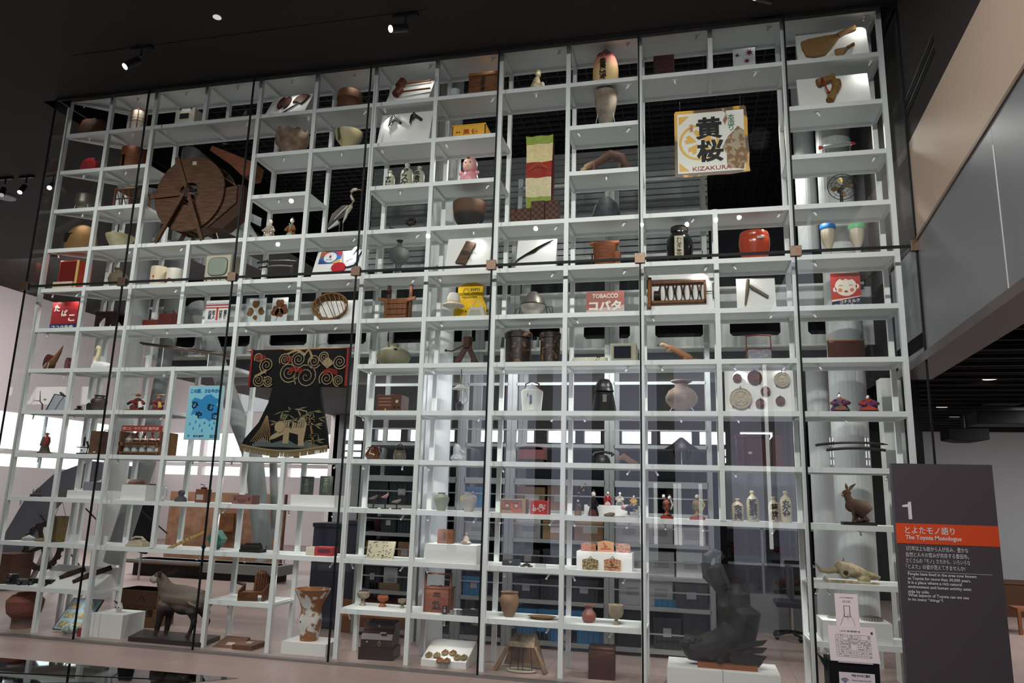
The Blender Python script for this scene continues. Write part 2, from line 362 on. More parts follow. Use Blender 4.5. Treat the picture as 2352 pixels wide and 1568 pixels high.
struct('beam', MB().box(-3.1, 3.2, 6.1, 2.35, 3.24, 6.14).box(-5.9, 3.2, 5.0, 2.6, 3.24, 5.03), M('85888a', .5))
# white slanting roof-light panels at the upper left
m = MB()
for i in range(4):
    a, b = px(350, 385+i*50, 1.75), px(600, 500+i*50, 1.75); m.add([a, b, (b[0], b[1], b[2]-.13), (a[0], a[1], a[2]-.13), (a[0], a[1]+.03, a[2]), (b[0], b[1]+.03, b[2])], [(0,1,2,3), (0,4,5,1)])
struct('wall_louvre', m, M('b9c0c4', .6))
struct('kerb', MB().box(-6.0, -.25, FL, 4.12, -.17, FL+.02), M('77736f', .4, .3))
# ---------------------------------------------------------------- the white display shelf
# voids: (first bay, last bay, row above, row below) - no boards between those rows over those bays
def has_board(r, b):
    if b in (2, 3) and r in (2, 3): return False
    if b in (2, 3) and r == 12: return False
    if b == 3 and r == 8: return False
    if b == 5 and r == 3: return False
    if b in (4, 5) and r in (7, 8): return False
    if b == 5 and r == 12: return False
    if b == 8 and r in (2, 3): return False
    if b in (10, 11) and r in (2, 3, 11, 12): return False
    return True
def has_post(c, r):      # post c between row r and r+1
    if c == 3 and (r in (1, 2, 3, 6, 11, 12)): return False
    if c == 5 and r in (6, 7, 8): return False
    if c == 11 and r in (1, 2, 3, 10, 11, 12): return False
    return True
shelf = thing('display_shelf', 'tall white steel grid shelf of many bays behind the glass, filled with exhibits', 'shelf', (0, 0, 0))
PW = .048
P0B = -5.30                                          # the end bay is a wedge: its back corner stands on the second post line
def xb(c): return XS[c] if c else -5.42
for c in range(14):
    for y in (.024, DEP-.024):
        r = 0
        while r < 13:
            if not has_post(c, r): r += 1; continue
            e = r
            while e < 13 and has_post(c, e): e += 1
            x = XS[c] if y < .1 else xb(c)
            mk('post', MB().box(x-PW/2, y-.024, ZS[e]-(0 if e == 13 else .0), x+PW/2, y+.024, ZS[r]+.004), WHITE, shelf)
            r = e
for r in range(13):
    b = 0
    while b < 13:
        if not has_board(r, b): b += 1; continue
        e = b
        while e < 13 and has_board(r, e): e += 1
        x0, x1, z = XS[b], XS[e], ZS[r]; y0 = .006
        bd = mk('shelf_board', MB().prism([(x0, z-.012), (x1, z-.012), (x1, z), (x0, z)], .04, DEP-.04) if b else
           MB().add([(x0, .04, z-.012), (x1, .04, z-.012), (x1, DEP-.04, z-.012), (P0B-.1, DEP-.04, z-.012), (x0, .04, z), (x1, .04, z), (x1, DEP-.04, z), (P0B-.1, DEP-.04, z)],
                    [(0,3,2,1), (4,5,6,7), (0,1,5,4), (1,2,6,5), (2,3,7,6), (3,0,4,7)]), WHITE, shelf)
        m = MB()
        for y in (.006, DEP-.044):
            xa = x0 if (b or y < .1) else P0B-.1
            m.box(xa, y, z-.047, x1, y+.038, z+.002)
        for c in range(b, e+1):
            if c == 0: m.bar((x0, .04, z-.024), (-5.4, DEP-.02, z-.024), .03, .045)
            else: m.box(XS[c]-.02, .04, z-.042, XS[c]+.02, DEP-.04, z-.012)
        if b == 0: m.bar((x0+.03, .05, z-.03), (XS[1], DEP-.06, z-.03), .03, .03)
        mk('edge_beam', m, WHITE, bd)
        b = e
# ---------------------------------------------------------------- glass case front
GY = -.22; GX = [-5.96, -4.54, -3.05, -1.51, .035, 1.58, 3.055, 4.11]; GZ = 4.10; GT = 6.64
CASE = clear('case_glass', (.965, .98, .975), 1.0)
EDGE = M('0a1012', .6)
for k in range(7):
    for z0, z1 in ((FL+.02, GZ-.012), (GZ+.012, GT)):
        struct('window_%d' % (k+4+(7 if z0 > 1 else 0)), MB().box(GX[k]+.006, GY-.006, z0, GX[k+1]-.006, GY+.006, z1), CASE)
struct('window_18', MB().box(-5.966, GY, FL+.02, -5.954, 1.0, GT), CASE)
for k in range(8):
    struct('trim_%d' % (k+4), MB().box(GX[k]-.008, GY-.009, FL, GX[k]+.008, GY+.009, GT), EDGE)
struct('trim_12', MB().box(GX[0], GY-.009, GZ-.013, GX[7], GY+.009, GZ+.013), EDGE)
struct('trim_13', MB().box(GX[0], GY-.01, GT-.02, GX[7], GY+.01, GT+.02), EDGE)
names = ['at the left end of the glass', 'above the rifle exhibit', 'beside the old television', 'right of the rugby poster board', 'beside the bow board', 'left of the black tea jar', 'right of the orange pot', 'beside the grey wall']
for k in range(8):
    t = thing('glass_clamp', 'square brushed metal clamp holding the case glass, ' + names[k], 'clamp', (GX[k], GY, GZ), group='metal clamps along the glass joint')
    mk('plate', MB().cbox(0, -.02, 0, .105, .02, .105), M('7c6450', .4, .7, kind='grainx', h2='5a483c', s=30, g=.75), t, bevel=.003)
    mk('bolt_block', MB().cbox(0, .015, 0, .09, .03, .09), M('2b2523', .4, .6), t)
# ---------------------------------------------------------------- helpers for exhibits
def ZR(stops, axis=2, r=.7, rough=.75, s=30., mixn=.12):     # colour bands that belong to the thing, along one of its own axes
    key = ('zr', tuple(stops), axis, s, mixn, rough)
    if key in MATS: return MATS[key]
    mt = bpy.data.materials.new('bands_'+stops[0][1]); mt.use_nodes = True; N, L = mt.node_tree.nodes, mt.node_tree.links
    b = N['Principled BSDF']; b.inputs['Roughness'].default_value = rough
    tc = N.new('ShaderNodeTexCoord'); sp = N.new('ShaderNodeSeparateXYZ'); L.new(tc.outputs['Object'], sp.inputs[0])
    nz = N.new('ShaderNodeTexNoise'); nz.inputs['Scale'].default_value = s; L.new(tc.outputs['Object'], nz.inputs['Vector'])
    lo, hi = stops[0][0], stops[-1][0]
    mr = N.new('ShaderNodeMapRange'); mr.inputs[1].default_value = lo; mr.inputs[2].default_value = hi; L.new(sp.outputs[axis], mr.inputs[0])
    ad = N.new('ShaderNodeMath'); ad.operation = 'MULTIPLY_ADD'; ad.inputs[1].default_value = mixn; L.new(nz.outputs[0], ad.inputs[0])
    su = N.new('ShaderNodeMath'); su.operation = 'SUBTRACT'; su.inputs[1].default_value = mixn/2; L.new(mr.outputs[0], su.inputs[0]); L.new(su.outputs[0], ad.inputs[2])
    rp = N.new('ShaderNodeValToRGB'); L.new(ad.outputs[0], rp.inputs[0]); e = rp.color_ramp.elements
    while len(e) < len(stops): e.new(.5)
    for i, (z, h) in enumerate(stops): e[i].position = (z-lo)/(hi-lo); e[i].color = lin(h)
    L.new(rp.outputs[0], b.inputs['Base Color'])
    bp = N.new('ShaderNodeBump'); bp.inputs['Strength'].default_value = .35; bp.inputs['Distance'].default_value = .006; L.new(nz.outputs[0], bp.inputs['Height']); L.new(bp.outputs[0], b.inputs['Normal'])
    MATS[key] = mt; return mt
CLAY = lambda h, h2, s=9, r=.65: M(h, r, 0, 'clay', h2, s, .15)
def jar(name, label, cat, row, x0, x1, yt, prof, mat, Y=.2, smash=0, group=None, base=0., n=32, sy=1., rim=None, wall=.012):
    x, y, z, w, h = spot(row, x0, x1, yt, Y); rm = max(p[0] for p in prof)
    P = [(p[0]/rm*w/2, p[1]*h) for p in prof]
    t = thing(name, label, cat, (x, y, z), group=group)
    m = MB().lathe(P, n=n, sy=sy) if wall == 0 else MB().lathe(P+[(max(.002, r-wall), hh) for r, hh in reversed(P[len(P)//3:])], n=n, sy=sy)
    if smash:
        for i, (a, b, c) in enumerate(m.v):
            if c > h*.72: m.v[i] = (a, b, c - smash*h*abs(sin(math.atan2(b, a)*2.5)+.6*sin(math.atan2(b, a)*7)))
    mk('body', m, mat, t, smooth=True)
    return t, w, h
def wedge(row, x0, x1, yt, tilt, label, name='display_board', yf=.05, x0b=None):
    tn = math.tan(R(tilt)); h = .4
    for _ in range(6): h = aty((x0+x1)/2, yt, yf+h*tn).z-ZS[row]
    a, b = aty(x0, yt, yf+h*tn).x, aty(x1, yt, yf+h*tn).x; z = ZS[row]+.001
    m = MB().add([(a,yf,0),(b,yf,0),(b,yf+h*tn,h),(a,yf+h*tn,h),(a,min(DEP-.05,yf+h*tn+.012),0),(b,min(DEP-.05,yf+h*tn+.012),0),(b,yf+h*tn+.012,h),(a,yf+h*tn+.012,h)],
                 [(0,1,2,3),(5,4,7,6),(0,4,5,1),(3,2,6,7),(0,3,7,4),(1,5,6,2)])
    o = solo(name, m, PLINTH, label, 'display board', (0, 0, z), smooth=False)
    return dict(p=Vector((a, yf, z)), n=Vector((0, -cos(R(tilt)), sin(R(tilt)))), t=R(tilt), o=o)
def onb(B, x0, y0, x1, y1):          # photo box on a leaning board: place, rotation, width, length along the board
    def hit(u, v): d = sight(u, v); return CAM + d*((B['p']-CAM).dot(B['n'])/d.dot(B['n']))
    c = hit((x0+x1)/2, (y0+y1)/2)+B['n']*.003; w = hit(x1, (y0+y1)/2).x-hit(x0, (y0+y1)/2).x
    l = (hit((x0+x1)/2, y0)-hit((x0+x1)/2, y1)).length
    return c, (-B['t'], 0, 0), w, l
def plinth(row, x0, x1, yt, label, Y0=.05, Y1=.4, name='plinth', z=None):
    zb = ZS[row] if row is not None else z
    a, b = aty(x0, yt, Y0), aty(x1, yt, Y0); h = (a.z+b.z)/2-zb
    o = solo(name, MB().box(a.x, Y0, 0, b.x, Y1, h), PLINTH, label, 'plinth', (0, 0, zb+.001), smooth=False)
    return zb+.001+h
def sign(name, label, row, x0, x1, yt, mat, Y=.12, th=.012, zc=None, rz=0.):
    x, y, z, w, h = spot(row, x0, x1, yt, Y)
    t = thing(name, label, 'sign', (x, Y, z), rz)
    mk('plate', MB().box(-w/2, 0, 0, w/2, th, h), mat, t, smooth=False)
    return t, w, h
def crate_box(name, label, cat, row, x0, x1, yt, mat, d=.2, Y=.1, rz=0., lid=None, group=None, z=None, wk=1.):
    x, y, zz, w, h = spot(row, x0, x1, yt, Y)
    t = thing(name, label, cat, (x, Y, zz if z is None else z), rz, group); w *= wk
    if z is not None: h = aty((x0+x1)/2, yt, Y).z-z
    mk('body', MB().box(-w/2, 0, 0, w/2, d, h*(.86 if lid else 1)), mat, t, bevel=.003, smooth=False)
    if lid: mk('lid', MB().box(-w/2-.004, -.004, h*.87, w/2+.004, d+.004, h), lid, t, bevel=.003, smooth=False)
    return t, w, h
def doll(name, label, row, x0, x1, yt, robe, robe2, Y=.18, hair='141212', hat=None, crown=None, group=None, z=None, base=None, sit=True, fan=None):
    x, y, zz, w, h = spot(row, x0, x1, yt, Y); z = zz if z is None else z; h = aty((x0+x1)/2, yt, Y).z-z
    t = thing(name, label, 'doll', (x, y, z), group=group); hr = h*.105; b0 = 0.
    if base: mk('base', MB().box(-w*.46, -.05, 0, w*.46, .05, h*.12), BLACK, t, bevel=.002); b0 = h*.12
    H = h-b0; k = w/2
    m = MB().lathe([(k*.98, 0), (k, H*.08), (k*.72, H*.3), (k*.5, H*.5), (k*.42, H*.62), (k*.2, H*.69), (hr*.45, H*.74)], (0, 0, b0), sy=.62, n=20)
    m.tube([(-k*.4, -.01, b0+H*.6), (-k*.85, -.03, b0+H*.4), (-k*.3, -.06, b0+H*.36)], [k*.16, k*.26, k*.2], 8)
    m.tube([(k*.4, -.01, b0+H*.6), (k*.85, -.03, b0+H*.4), (k*.3, -.06, b0+H*.36)], [k*.16, k*.26, k*.2], 8)
    mk('robe', m, robe, t, fuse=max(.0035, h*.016))
    m = MB().strip([(-k*.26, b0+H*.68), (0, b0+H*.48), (k*.26, b0+H*.68)], k*.16, -k*.38, -k*.32)
    m.prism([(-k*.75, b0+.004), (k*.75, b0+.004), (k*.45, b0+H*.2), (0, b0+H*.27), (-k*.45, b0+H*.2)], -k*.69, -k*.6)
    mk('collar', m, robe2, t)
    mk('head', MB().ball((0, 0, b0+H*.81), (hr*.78, hr*.8, hr)), M('ebe4da', .4), t)
    m = MB().ball((0, hr*.25, b0+H*.84), (hr*.88, hr*.85, hr*.95))
    if hat: m.ball((0, hr*.1, b0+H*.81+hr), (hr*.3, hr*.3, hr*.7))
    mk('hair', m, M(hair, .4), t)
    if fan: mk('fan', MB().prism([(k*.1, b0+H*.4), (k*.3, b0+H*.52), (-k*.1, b0+H*.54)], -.075, -.071), M(fan), t)
    return t
def leafshape(cx, cz, s, kind='maple', rot=0.):
    pts = []
    if kind == 'maple':
        for i in range(14):
            a = rot+pi/2+i*2*pi/14; r = s if i % 2 == 0 else s*.38
            pts.append((cx+r*cos(a), cz+r*sin(a)))
    else:
        for i in range(20):
            a = 2*pi*i/20; r = s*(1-.42*max(0, cos(a-pi/2))**6); pts.append((cx+r*cos(a+rot)*.9, cz+r*sin(a+rot)))
    return pts
def blob(name, pieces, mat, parent, fuse): # pieces: list of ('b', c, r) or ('t', pts, radii)
    m = MB()
    for p in pieces:
        if p[0] == 'b': m.ball(p[1], p[2])
        else: m.tube(p[1], p[2], 12)
    return mk(name, m, mat, parent, fuse=fuse)
STAND = M('d0d4d4', .25)
def wire_stand(t, w, h, r=.0035):
    mk('wire_stand', MB().tube([(-w*.5, -.06, 0), (-w*.36, -.05, h*.42)], r, 6).tube([(w*.5, -.06, 0), (w*.36, -.05, h*.42)], r, 6).tube([(-w*.5, -.06, .003), (0, .08, .003), (w*.5, -.06, .003)], r, 6), STAND, t)
# ---------------------------------------------------------------- top shelves
x, y, z, w, h = spot(1, 190, 246, 276, .2)
t = thing('leather_satchel', 'brown woven satchel with a loop handle at the top left corner', 'bag', (x, y, z))
mk('body', MB().lathe([(.30*w, 0), (.5*w, .03), (.52*w, h*.5), (.42*w, h*.85), (.3*w, h*.9)], n=22, sy=.6), M('6b3f22', .7, kind='weave', h2='3a1f10', s=60), t)
mk('handle', MB().tube([(-.03, 0, h*.85), (-.02, 0, h*1.05), (.02, 0, h*1.05), (.03, 0, h*.85)], .005, 8), M('3a2012'), t)
x, y, z, w, h = spot(1, 309, 338, 258, .2)
t = thing('paper_lantern_stand', 'cream paper lamp shade in a round reddish wire frame', 'lamp', (x, y, z))
mk('shade', MB().lathe([(w*.44, .01), (w*.46, h*.97)], n=20), M('cfc4ae', .8), t)
m = MB()
for a in range(6): m.bar((w*.5*cos(a*pi/3), w*.5*sin(a*pi/3), 0), (w*.5*cos(a*pi/3), w*.5*sin(a*pi/3), h), .006)
for zz in (.02, h*.5, h*.62, h): m.tube([(w*.5*cos(a*pi/8), w*.5*sin(a*pi/8), zz) for a in range(17)], .003, 6)
mk('frame', m, M('7a2e20'), t)
t, w, h = crate_box('slide_projector', 'off-white metal lantern box with a dark slot and black corner clips', 'projector', 1, 406, 450, 250, M('b9b3a4', .5), .2, .1)
mk('slot', MB().box(-w*.25, -.004, h*.45, w*.2, .002, h*.75), BLACK, t)
[mk('clip', MB().box(w*a_, -.005, h*.96, w*(a_+.08), .03, h*1.04), BLACK, t) for a_ in (-.3, .25)]
mk('latch', MB().cbox(w*.5+.004, .14, h*.45, .008, .03, .06), BLACK, t)
x, y, z, w, h = spot(1, 530, 578, 232, .2)
t = thing('stuffed_flying_squirrel', 'stuffed brown squirrel with a pale face and raised tail', 'stuffed animal', (x, y, z))
blob('body', [('b', (-.02, 0, .07), (.085, .05, .055)), ('b', (-.085, -.02, .09), (.04, .035, .035)), ('t', [(.05, 0, .07), (.09, 0, .12), (.115, 0, .19)], [.03, .03, .022]), ('t', [(-.06, -.02, .05), (-.07, -.03, 0)], .012), ('t', [(.02, -.02, .05), (.02, -.03, 0)], .014)],
     M('4d3a2a', .8, kind='fur', h2='2c2018', s=40), t, .006)
mk('muzzle', MB().ball((-.108, -.035, .082), (.022, .02, .02)), M('c0a888', .8), t)
mk('base', MB().box(-.12, -.05, 0, .1, .06, .012), M('2b2119'), t)
B = wedge(1, 634, 722, 217, 28, 'white leaning board holding dark brown carved pieces, top shelf')
for (a, b, c, d, lab) in ((642, 226, 656, 248, 'small round dark brown carving, leftmost on its board'), (655, 224, 669, 246, 'small round dark brown carving beside the leftmost one')):
    c0, rt, w, l = onb(B, a, b, c, d)
    solo('carved_fan', MB().disc(0, 0, w*.5, -.02, 0, 14, l*.52), M('45291f', .6), lab, 'carving', c0, rot=rt, group='dark carved pieces on the top board')
c0, rt, w, l = onb(B, 672, 217, 706, 250)
t = thing('wooden_paddle', 'dark brown leaf-shaped paddle with a thin stick', 'paddle', c0, rot=rt)
mk('blade', MB().prism([(-w*.4, .0), (-w*.3, l*.3), (0, l*.48), (w*.5, l*.36), (w*.35, l*.02), (w*.2, -l*.15), (-w*.1, -.0)], -.02, 0), M('45291f', .6), t)
mk('handle', MB().bar((w*.1, -.01, 0), (-w*.7, -.01, -l*.6), .012), M('3a231a'), t)
x, y, z, w, h = spot(1, 780, 832, 211, .2)
t = thing('wooden_tub', 'brown round wooden tub with a lid, on the top shelf', 'tub', (x, y, z))
mk('body', MB().lathe([(w*.47, 0), (w*.47, h*.62)], n=28), M('6d4a34', .7, kind='wood', h2='523422', s=18), t); mk('lid', MB().lathe([(w*.5, h*.62), (w*.5, h*.8), (w*.47, h*.97), (w*.46, h)], n=28), M('7a5138', .6), t)
B = wedge(1, 905, 1000, 187, 28, 'white leaning board holding two wooden mallets, top shelf')
for (a, b, c, d, lab) in ((917, 185, 990, 205, 'upper reddish wooden mallet on the board'), (909, 203, 988, 223, 'lower reddish wooden mallet on the board')):
    c0, rt, w, l = onb(B, a, b, c, d)
    t = thing('wooden_mallet', lab, 'mallet', c0, rot=rt, group='wooden mallets on the top board')
    mk('head', MB().tube([(-w*.42, -.045, -.05), (-w*.34, -.045, .06)], [.045, .05], 16, up=(0, 1, 0)), M('6e3722', .5, kind='wood', h2='4a2416', s=12), t)
    mk('handle', MB().tube([(-w*.34, -.04, 0), (w*.5, -.03, .035)], .011, 8), M('7d4629', .5), t)
t, w, h = jar('porcelain_cup', 'small white cup with a green pattern behind the box', 'cup', 1, 1036, 1060, 206, [(.6, 0), (.9, .4), (1, 1)], M('c4cdc8', .3), Y=.25, wall=.006)
mk('pattern', MB().lathe([(w*.44, h*.3), (w*.5, h*.6)]), M('8fae9a', .4), t)
t, w, h = crate_box('inscribed_wooden_box', 'square brown wooden box with brush writing, top shelf', 'box', 1, 1079, 1145, 163, M('7a4c2c', .6, kind='wood', h2='5d371e', s=8), .25, .08, lid=M('85562f', .6))
text('満願寺文書', M('2a1a10'), t, 0, -.005, h*.5, w*.17, h*.62, vertical=True)
x, y, z, w, h = spot(1, 1217, 1257, 157, .2)
t = thing('golden_figurine', 'small gold and white seated figurine on a rocky base', 'figurine', (x, y, z))
blob('body', [('b', (0, 0, h*.28), (w*.42, .05, h*.22)), ('b', (-w*.05, 0, h*.5), (w*.2, .04, h*.22)), ('b', (w*.3, -.03, h*.3), (w*.14, .03, h*.15)), ('t', [(-w*.45, 0, h*.05), (-w*.4, 0, h*.3), (-w*.15, .01, h*.7)], .012)], M('b59a48', .4, kind='clay', h2='d8d0c0', s=26), t, .005)
mk('head', MB().ball((0, -.01, h*.8), w*.13), M('e0dccf', .4), t); mk('hood', MB().ball((0, .012, h*.84), (w*.17, .035, h*.16)), M('b9a24e', .4), t)
mk('sash', MB().ball((w*.02, -.045, h*.12), (w*.12, .02, h*.1)), M('6c62a8'), t)
x, y, z, w, h = spot(1, 1363, 1421, 126, .2)
t = thing('paper_lantern', 'tall pink and yellow paper lantern with black writing', 'lantern', (x, y, z))
mk('shade', MB().lathe([(w*(.36+.14*sin(pi*min(1, i/24*1.05+.02))**.6)+(.0015 if i % 2 else 0), h*(.0+i/24*.95)) for i in range(25)], n=28), ZR([(0, 'd8b878'), (h*.45, 'dcb878'), (h*.66, 'd88a70'), (h, 'c8505c')], s=14), t)
mk('top_ring', MB().lathe([(w*.2, h*.94), (w*.22, h*1.0), (w*.2, h*1.03)]), BLACK, t)
mk('hook', MB().tube([(-w*.2, 0, h), (-w*.1, 0, h*1.12), (0, 0, h*1.14), (w*.1, 0, h*1.12), (w*.2, 0, h)], .004, 6).tube([(0, 0, h*1.13), (0, 0, h*1.25)], .003, 6), BLACK, t)
text('香嵐渓', M('26201c'), t, -w*.05, -w*.52, h*.4, w*.28, h*.6, vertical=True, bold=.02); text('足助', M('3a2a26'), t, 0, -w*.47, h*.82, w*.5, h*.1)
t, w, h = crate_box('tiered_lacquer_box', 'dark red stacked box with drawer lines, top shelf', 'box', 1, 1501, 1548, 128, M('3a1618', .35), .22, .12)
m = MB()
for i in range(1, 6): m.box(-w/2-.002, -.002, h*i/6-.004, w/2+.002, .004, h*i/6)
mk('drawer_line', m, M('200b0d', .4), t)
solo('red_tray', MB().cbox(0, 0, .02, .3, .2, .04), M('4a1c1c', .4), 'low dark red tray right of the stacked box', 'tray', (spot(1, 1560, 1605, 150, .3)[0], .3, ZS[1]+.001))
x, y, z, w, h = spot(1, 1682, 1733, 116, .13)
t = thing('pressed_leaf_card', 'white card with dark red maple leaves in a clear stand, top shelf', 'card', (x, y, z)); mk('card', MB().box(-w/2, 0, 0, w/2, .004, h), M('d5d2d4', .6), t, smooth=False)
for i, (a, b, s) in enumerate(((-.3, .72, .13), (.25, .8, .2), (.12, .45, .16), (-.2, .12, .13))): mk('leaf', MB().prism(leafshape(a*w, b*h, s*w, rot=i*.5), -.003, -.0005), M('6a2426', .6), t)
mk('clear_stand', MB().box(-w/2-.02, -.012, 0, w/2+.03, -.008, h*1.03), ACRYL, t, smooth=False)
B = wedge(1, 1824, 1985, 80, 14, 'white leaning board holding two straw hand brooms')
STRAW = M('a8824c', .8, kind='grainx', h2='7a5a2e', s=60)
for (a, b, c, d, k, lab) in ((1835, 79, 1970, 142, 1, 'large flat straw hand broom on a white board'), (1913, 115, 1962, 140, .6, 'small straw hand broom below the large one')):
    c0, rt, w, l = onb(B, a, b, c, d)
    t = thing('hand_broom', lab, 'broom', c0, rot=rt, group='straw brooms')
    mk('bristles', MB().prism([(-w*.48, -.05*k), (-w*.49, l*.1), (-w*.36, l*.18), (-w*.05, l*.24), (w*.17, l*.26), (w*.16, l*.1), (w*.02, -l*.2), (-w*.1, -l*.42), (-w*.28, -l*.46), (-w*.42, -l*.4)], -.03*k, -.004), STRAW, t, bevel=.004)
    mk('handle', MB().tube([(w*.15, -.016, l*.2), (w*.32, -.016, l*.36), (w*.46, -.016, l*.44)], [.03*k, .025*k, .033*k], 10), M('a37a44', .8, kind='weave', h2='6f4e28', s=80), t)
# ---- second shelf
x, y, z, w, h = spot(2, 197, 221, 366, .2)
t = thing('red_kettle', 'small round red enamel alarm clock at the left end', 'clock', (x, y, z)); mk('case', MB().tube([(0, -.03, h*.5), (0, .03, h*.5)], h*.48, 22), M('9a1c22', .3), t)
mk('bell', MB().ball((w*.25, 0, h*.98), .014), STEEL, t); mk('face', MB().tube([(0, -.034, h*.5), (0, -.03, h*.5)], h*.4, 22), M('7d1a1e', .4), t)
x, y, z, w, h = spot(2, 288, 334, 347, .22)
t = thing('wooden_hearth_box', 'round brown wooden stand with a square opening at its front', 'stand', (x, y, z)); m = MB(); rr = w*.5; n = 32
for i in range(n):
    a, b = 2*pi*i/n, 2*pi*(i+1)/n; mid = (a+b)/2; low = 0 if not (4.0 < mid < 4.75) else h*.62
    m.add([(rr*cos(q)*k, rr*sin(q)*k, zz) for q in (a, b) for k in (1, .86) for zz in (low, h)], [(0,1,5,4),(2,6,7,3),(0,2,3,1),(4,5,7,6),(1,3,7,5),(0,4,6,2)])
mk('body', m, M('7a4526', .6, kind='wood', h2='5a2e17', s=12), t); mk('top', MB().lathe([(rr*.97, h-.01), (rr*.97, h)], n=32), M('6e3c20'), t)
jar('broken_pottery_bowl', 'brown unglazed pottery bowl with a jagged broken rim', 'bowl', 2, 640, 709, 298, [(.45, 0), (.5, .12), (.8, .42), (1, .78), (.98, 1)], CLAY('8a7460', '6d5846', 12), smash=.18)
t, w, h = jar('glazed_bowl', 'cream glazed bowl with green drips', 'bowl', 2, 773, 832, 303, [(.3, 0), (.3, .2), (.62, .45), (.9, .7), (1, 1)], M('c3b68c', .35, kind='clay', h2='b0a274', s=5))
mk('green_drip', MB().strip([(-w*.17, h*.95), (-w*.14, h*.6), (-w*.15, h*.4)], [.03, .02, .008], -w*.49, -w*.40), M('3f5230', .3), t)
B = wedge(2, 880, 996, 257, 14, 'white leaning board holding two iron claw rakes')
for (a, b, c, d, lab) in ((895, 263, 924, 297, 'left iron claw rake head with four curved tines'), (943, 258, 972, 288, 'right iron claw rake head with four curved tines')):
    c0, rt, w, l = onb(B, a, b, c, d); t = thing('claw_rake', lab, 'rake', c0, rot=rt, group='iron claw rakes')
    mk('socket', MB().bar((w*.0, -.02, l*.2), (w*.45, -.02, -l*.1), .03), M('4a443c', .6, .5), t)
    for i in range(4): mk('tine', MB().tube([(w*.05-i*.012, -.02, l*.2-i*.012), (-w*.2, -.035, l*(.42-i*.13)), (-w*.42, -.03, l*(.2-i*.15)), (-w*.3, -.02, -l*(.1+i*.12))], [.009, .009, .008, .005], 6), M('2c2824', .6, .3), t)
x, y, z, w, h = spot(2, 1040, 1116, 283, .08)
t = thing('yellow_bottle_crate', 'bright yellow plastic bottle crate with red writing', 'crate', (x, y, z)); YEL = M('e0a21c', .4); m = MB()
m.box(-w/2, 0, 0, w/2, .012, h).box(-w/2, .23, 0, w/2, .242, h).box(-w/2, 0, 0, -w/2+.012, .242, h).box(w/2-.012, 0, 0, w/2, .242, h)
for i in range(5): m.box(w/2, .03+i*.045, 0, w/2+.01, .045+i*.045, h*.8)
m.box(-w/2-.008, -.008, h*.9, w/2+.008, .25, h*.97) if False else m.box(-w/2-.006, -.006, h*.92, w/2+.006, .004, h); mk('shell', m, YEL, t, smooth=False, bevel=.002)
text('英 優', M('a02418'), t, w*.06, -.002, h*.48, w*.46, h*.36, bold=.02); text('清酒', M('a02418'), t, -w*.32, -.002, h*.48, w*.14, h*.13)
t, w, h = jar('deep_pottery_jar', 'tall grey-brown deep pottery jar held by a white wire stand', 'jar', 2, 1366, 1419, 214, [(.38, 0), (.5, .12), (.72, .4), (.95, .75), (1, 1)], CLAY('9a8a78', '6e6256', 7)); wire_stand(t, w*.9, h)
B = wedge(2, 1828, 1990, 184, 14, 'white leaning board holding a straw horse')
c0, rt, w, l = onb(B, 1873, 186, 1932, 245); t = thing('straw_horse', 'plaited straw horse with red cords on a white board', 'straw figure', c0, rot=rt)
SW = M('b08a50', .8, kind='weave', h2='80602f', s=70)
mk('head', MB().tube([(-w*.45, -.04, l*.22), (-w*.1, -.04, l*.3), (w*.15, -.04, l*.36)], [.042, .04, .034], 12), SW, t)
mk('neck', MB().tube([(w*.15, -.04, l*.45), (w*.25, -.04, l*.1), (w*.12, -.04, -l*.2), (-w*.05, -.04, -l*.48)], [.03, .036, .036, .04], 12), SW, t)
mk('mane', MB().prism([(w*.3, l*.3), (w*.46, l*.25), (w*.48, l*.05), (w*.3, -l*.2), (w*.2, -l*.22)], -.06, -.02), M('8c6636', .9, kind='fur', h2='6a4a24', s=60), t, bevel=.008)
mk('red_cord', MB().tube([(-w*.3, -.085, l*.3), (-w*.2, -.085, l*.12), (-w*.15, -.075, -l*.1), (-w*.1, -.07, -l*.2)], .007, 6).tube([(-w*.36, -.04, l*.3), (-w*.28, -.09, l*.22), (-w*.33, -.04, l*.1)], .008, 6).ball((-w*.08, -.06, -l*.22), .016), M('a02424'), t)
# ---- third shelf
t, w, h = jar('metal_strainer_pot', 'small dull metal pot on a white wire stand', 'pot', 3, 180, 214, 452, [(.7, .3), (.95, .45), (1, .6), (.95, .95), (1, 1)], M('6a6058', .4, .6), wall=.006); wire_stand(t, w*1.1, h)
x, y, z, w, h = spot(3, 262, 312, 431, .12)
t = thing('lattice_footwarmer', 'brown wooden open frame stool with lattice sides', 'stool', (x+.02, y, z)); d = .26
mk('top', MB().box(-w/2, 0, h*.92, w/2, d, h), M('5e3a26', .6), t)
for a, b in ((-1, 0), (1, 0), (-1, 1), (1, 1)): mk('leg', MB().box(a*w/2-.012+(-a*.012), b*d-.012, 0, a*w/2+.012-(a*.012), b*d+.012, h*.94), M('5a3522', .6), t)
m = MB().box(-w/2, -.005, .0, w/2, .01, .03).box(-w/2, -.005, h*.45, w/2, .006, h*.5)
for k in range(3): m.bar((-w*.4+k*w*.25, 0, h*.85), (-w*.15+k*w*.25, 0, .03), .008)
m.box(-w/2, d, 0, w/2, d+.012, .03).box(w/2-.01, 0, 0, w/2, d, .03); mk('lattice', m, M('4a2c1c', .6), t)
x, y, z, w, h = spot(3, 638, 676, 420, .22); t = thing('bird_nest', 'small heap of twigs forming a nest', 'nest', (x, y, z)); m = MB(); random.seed(5)
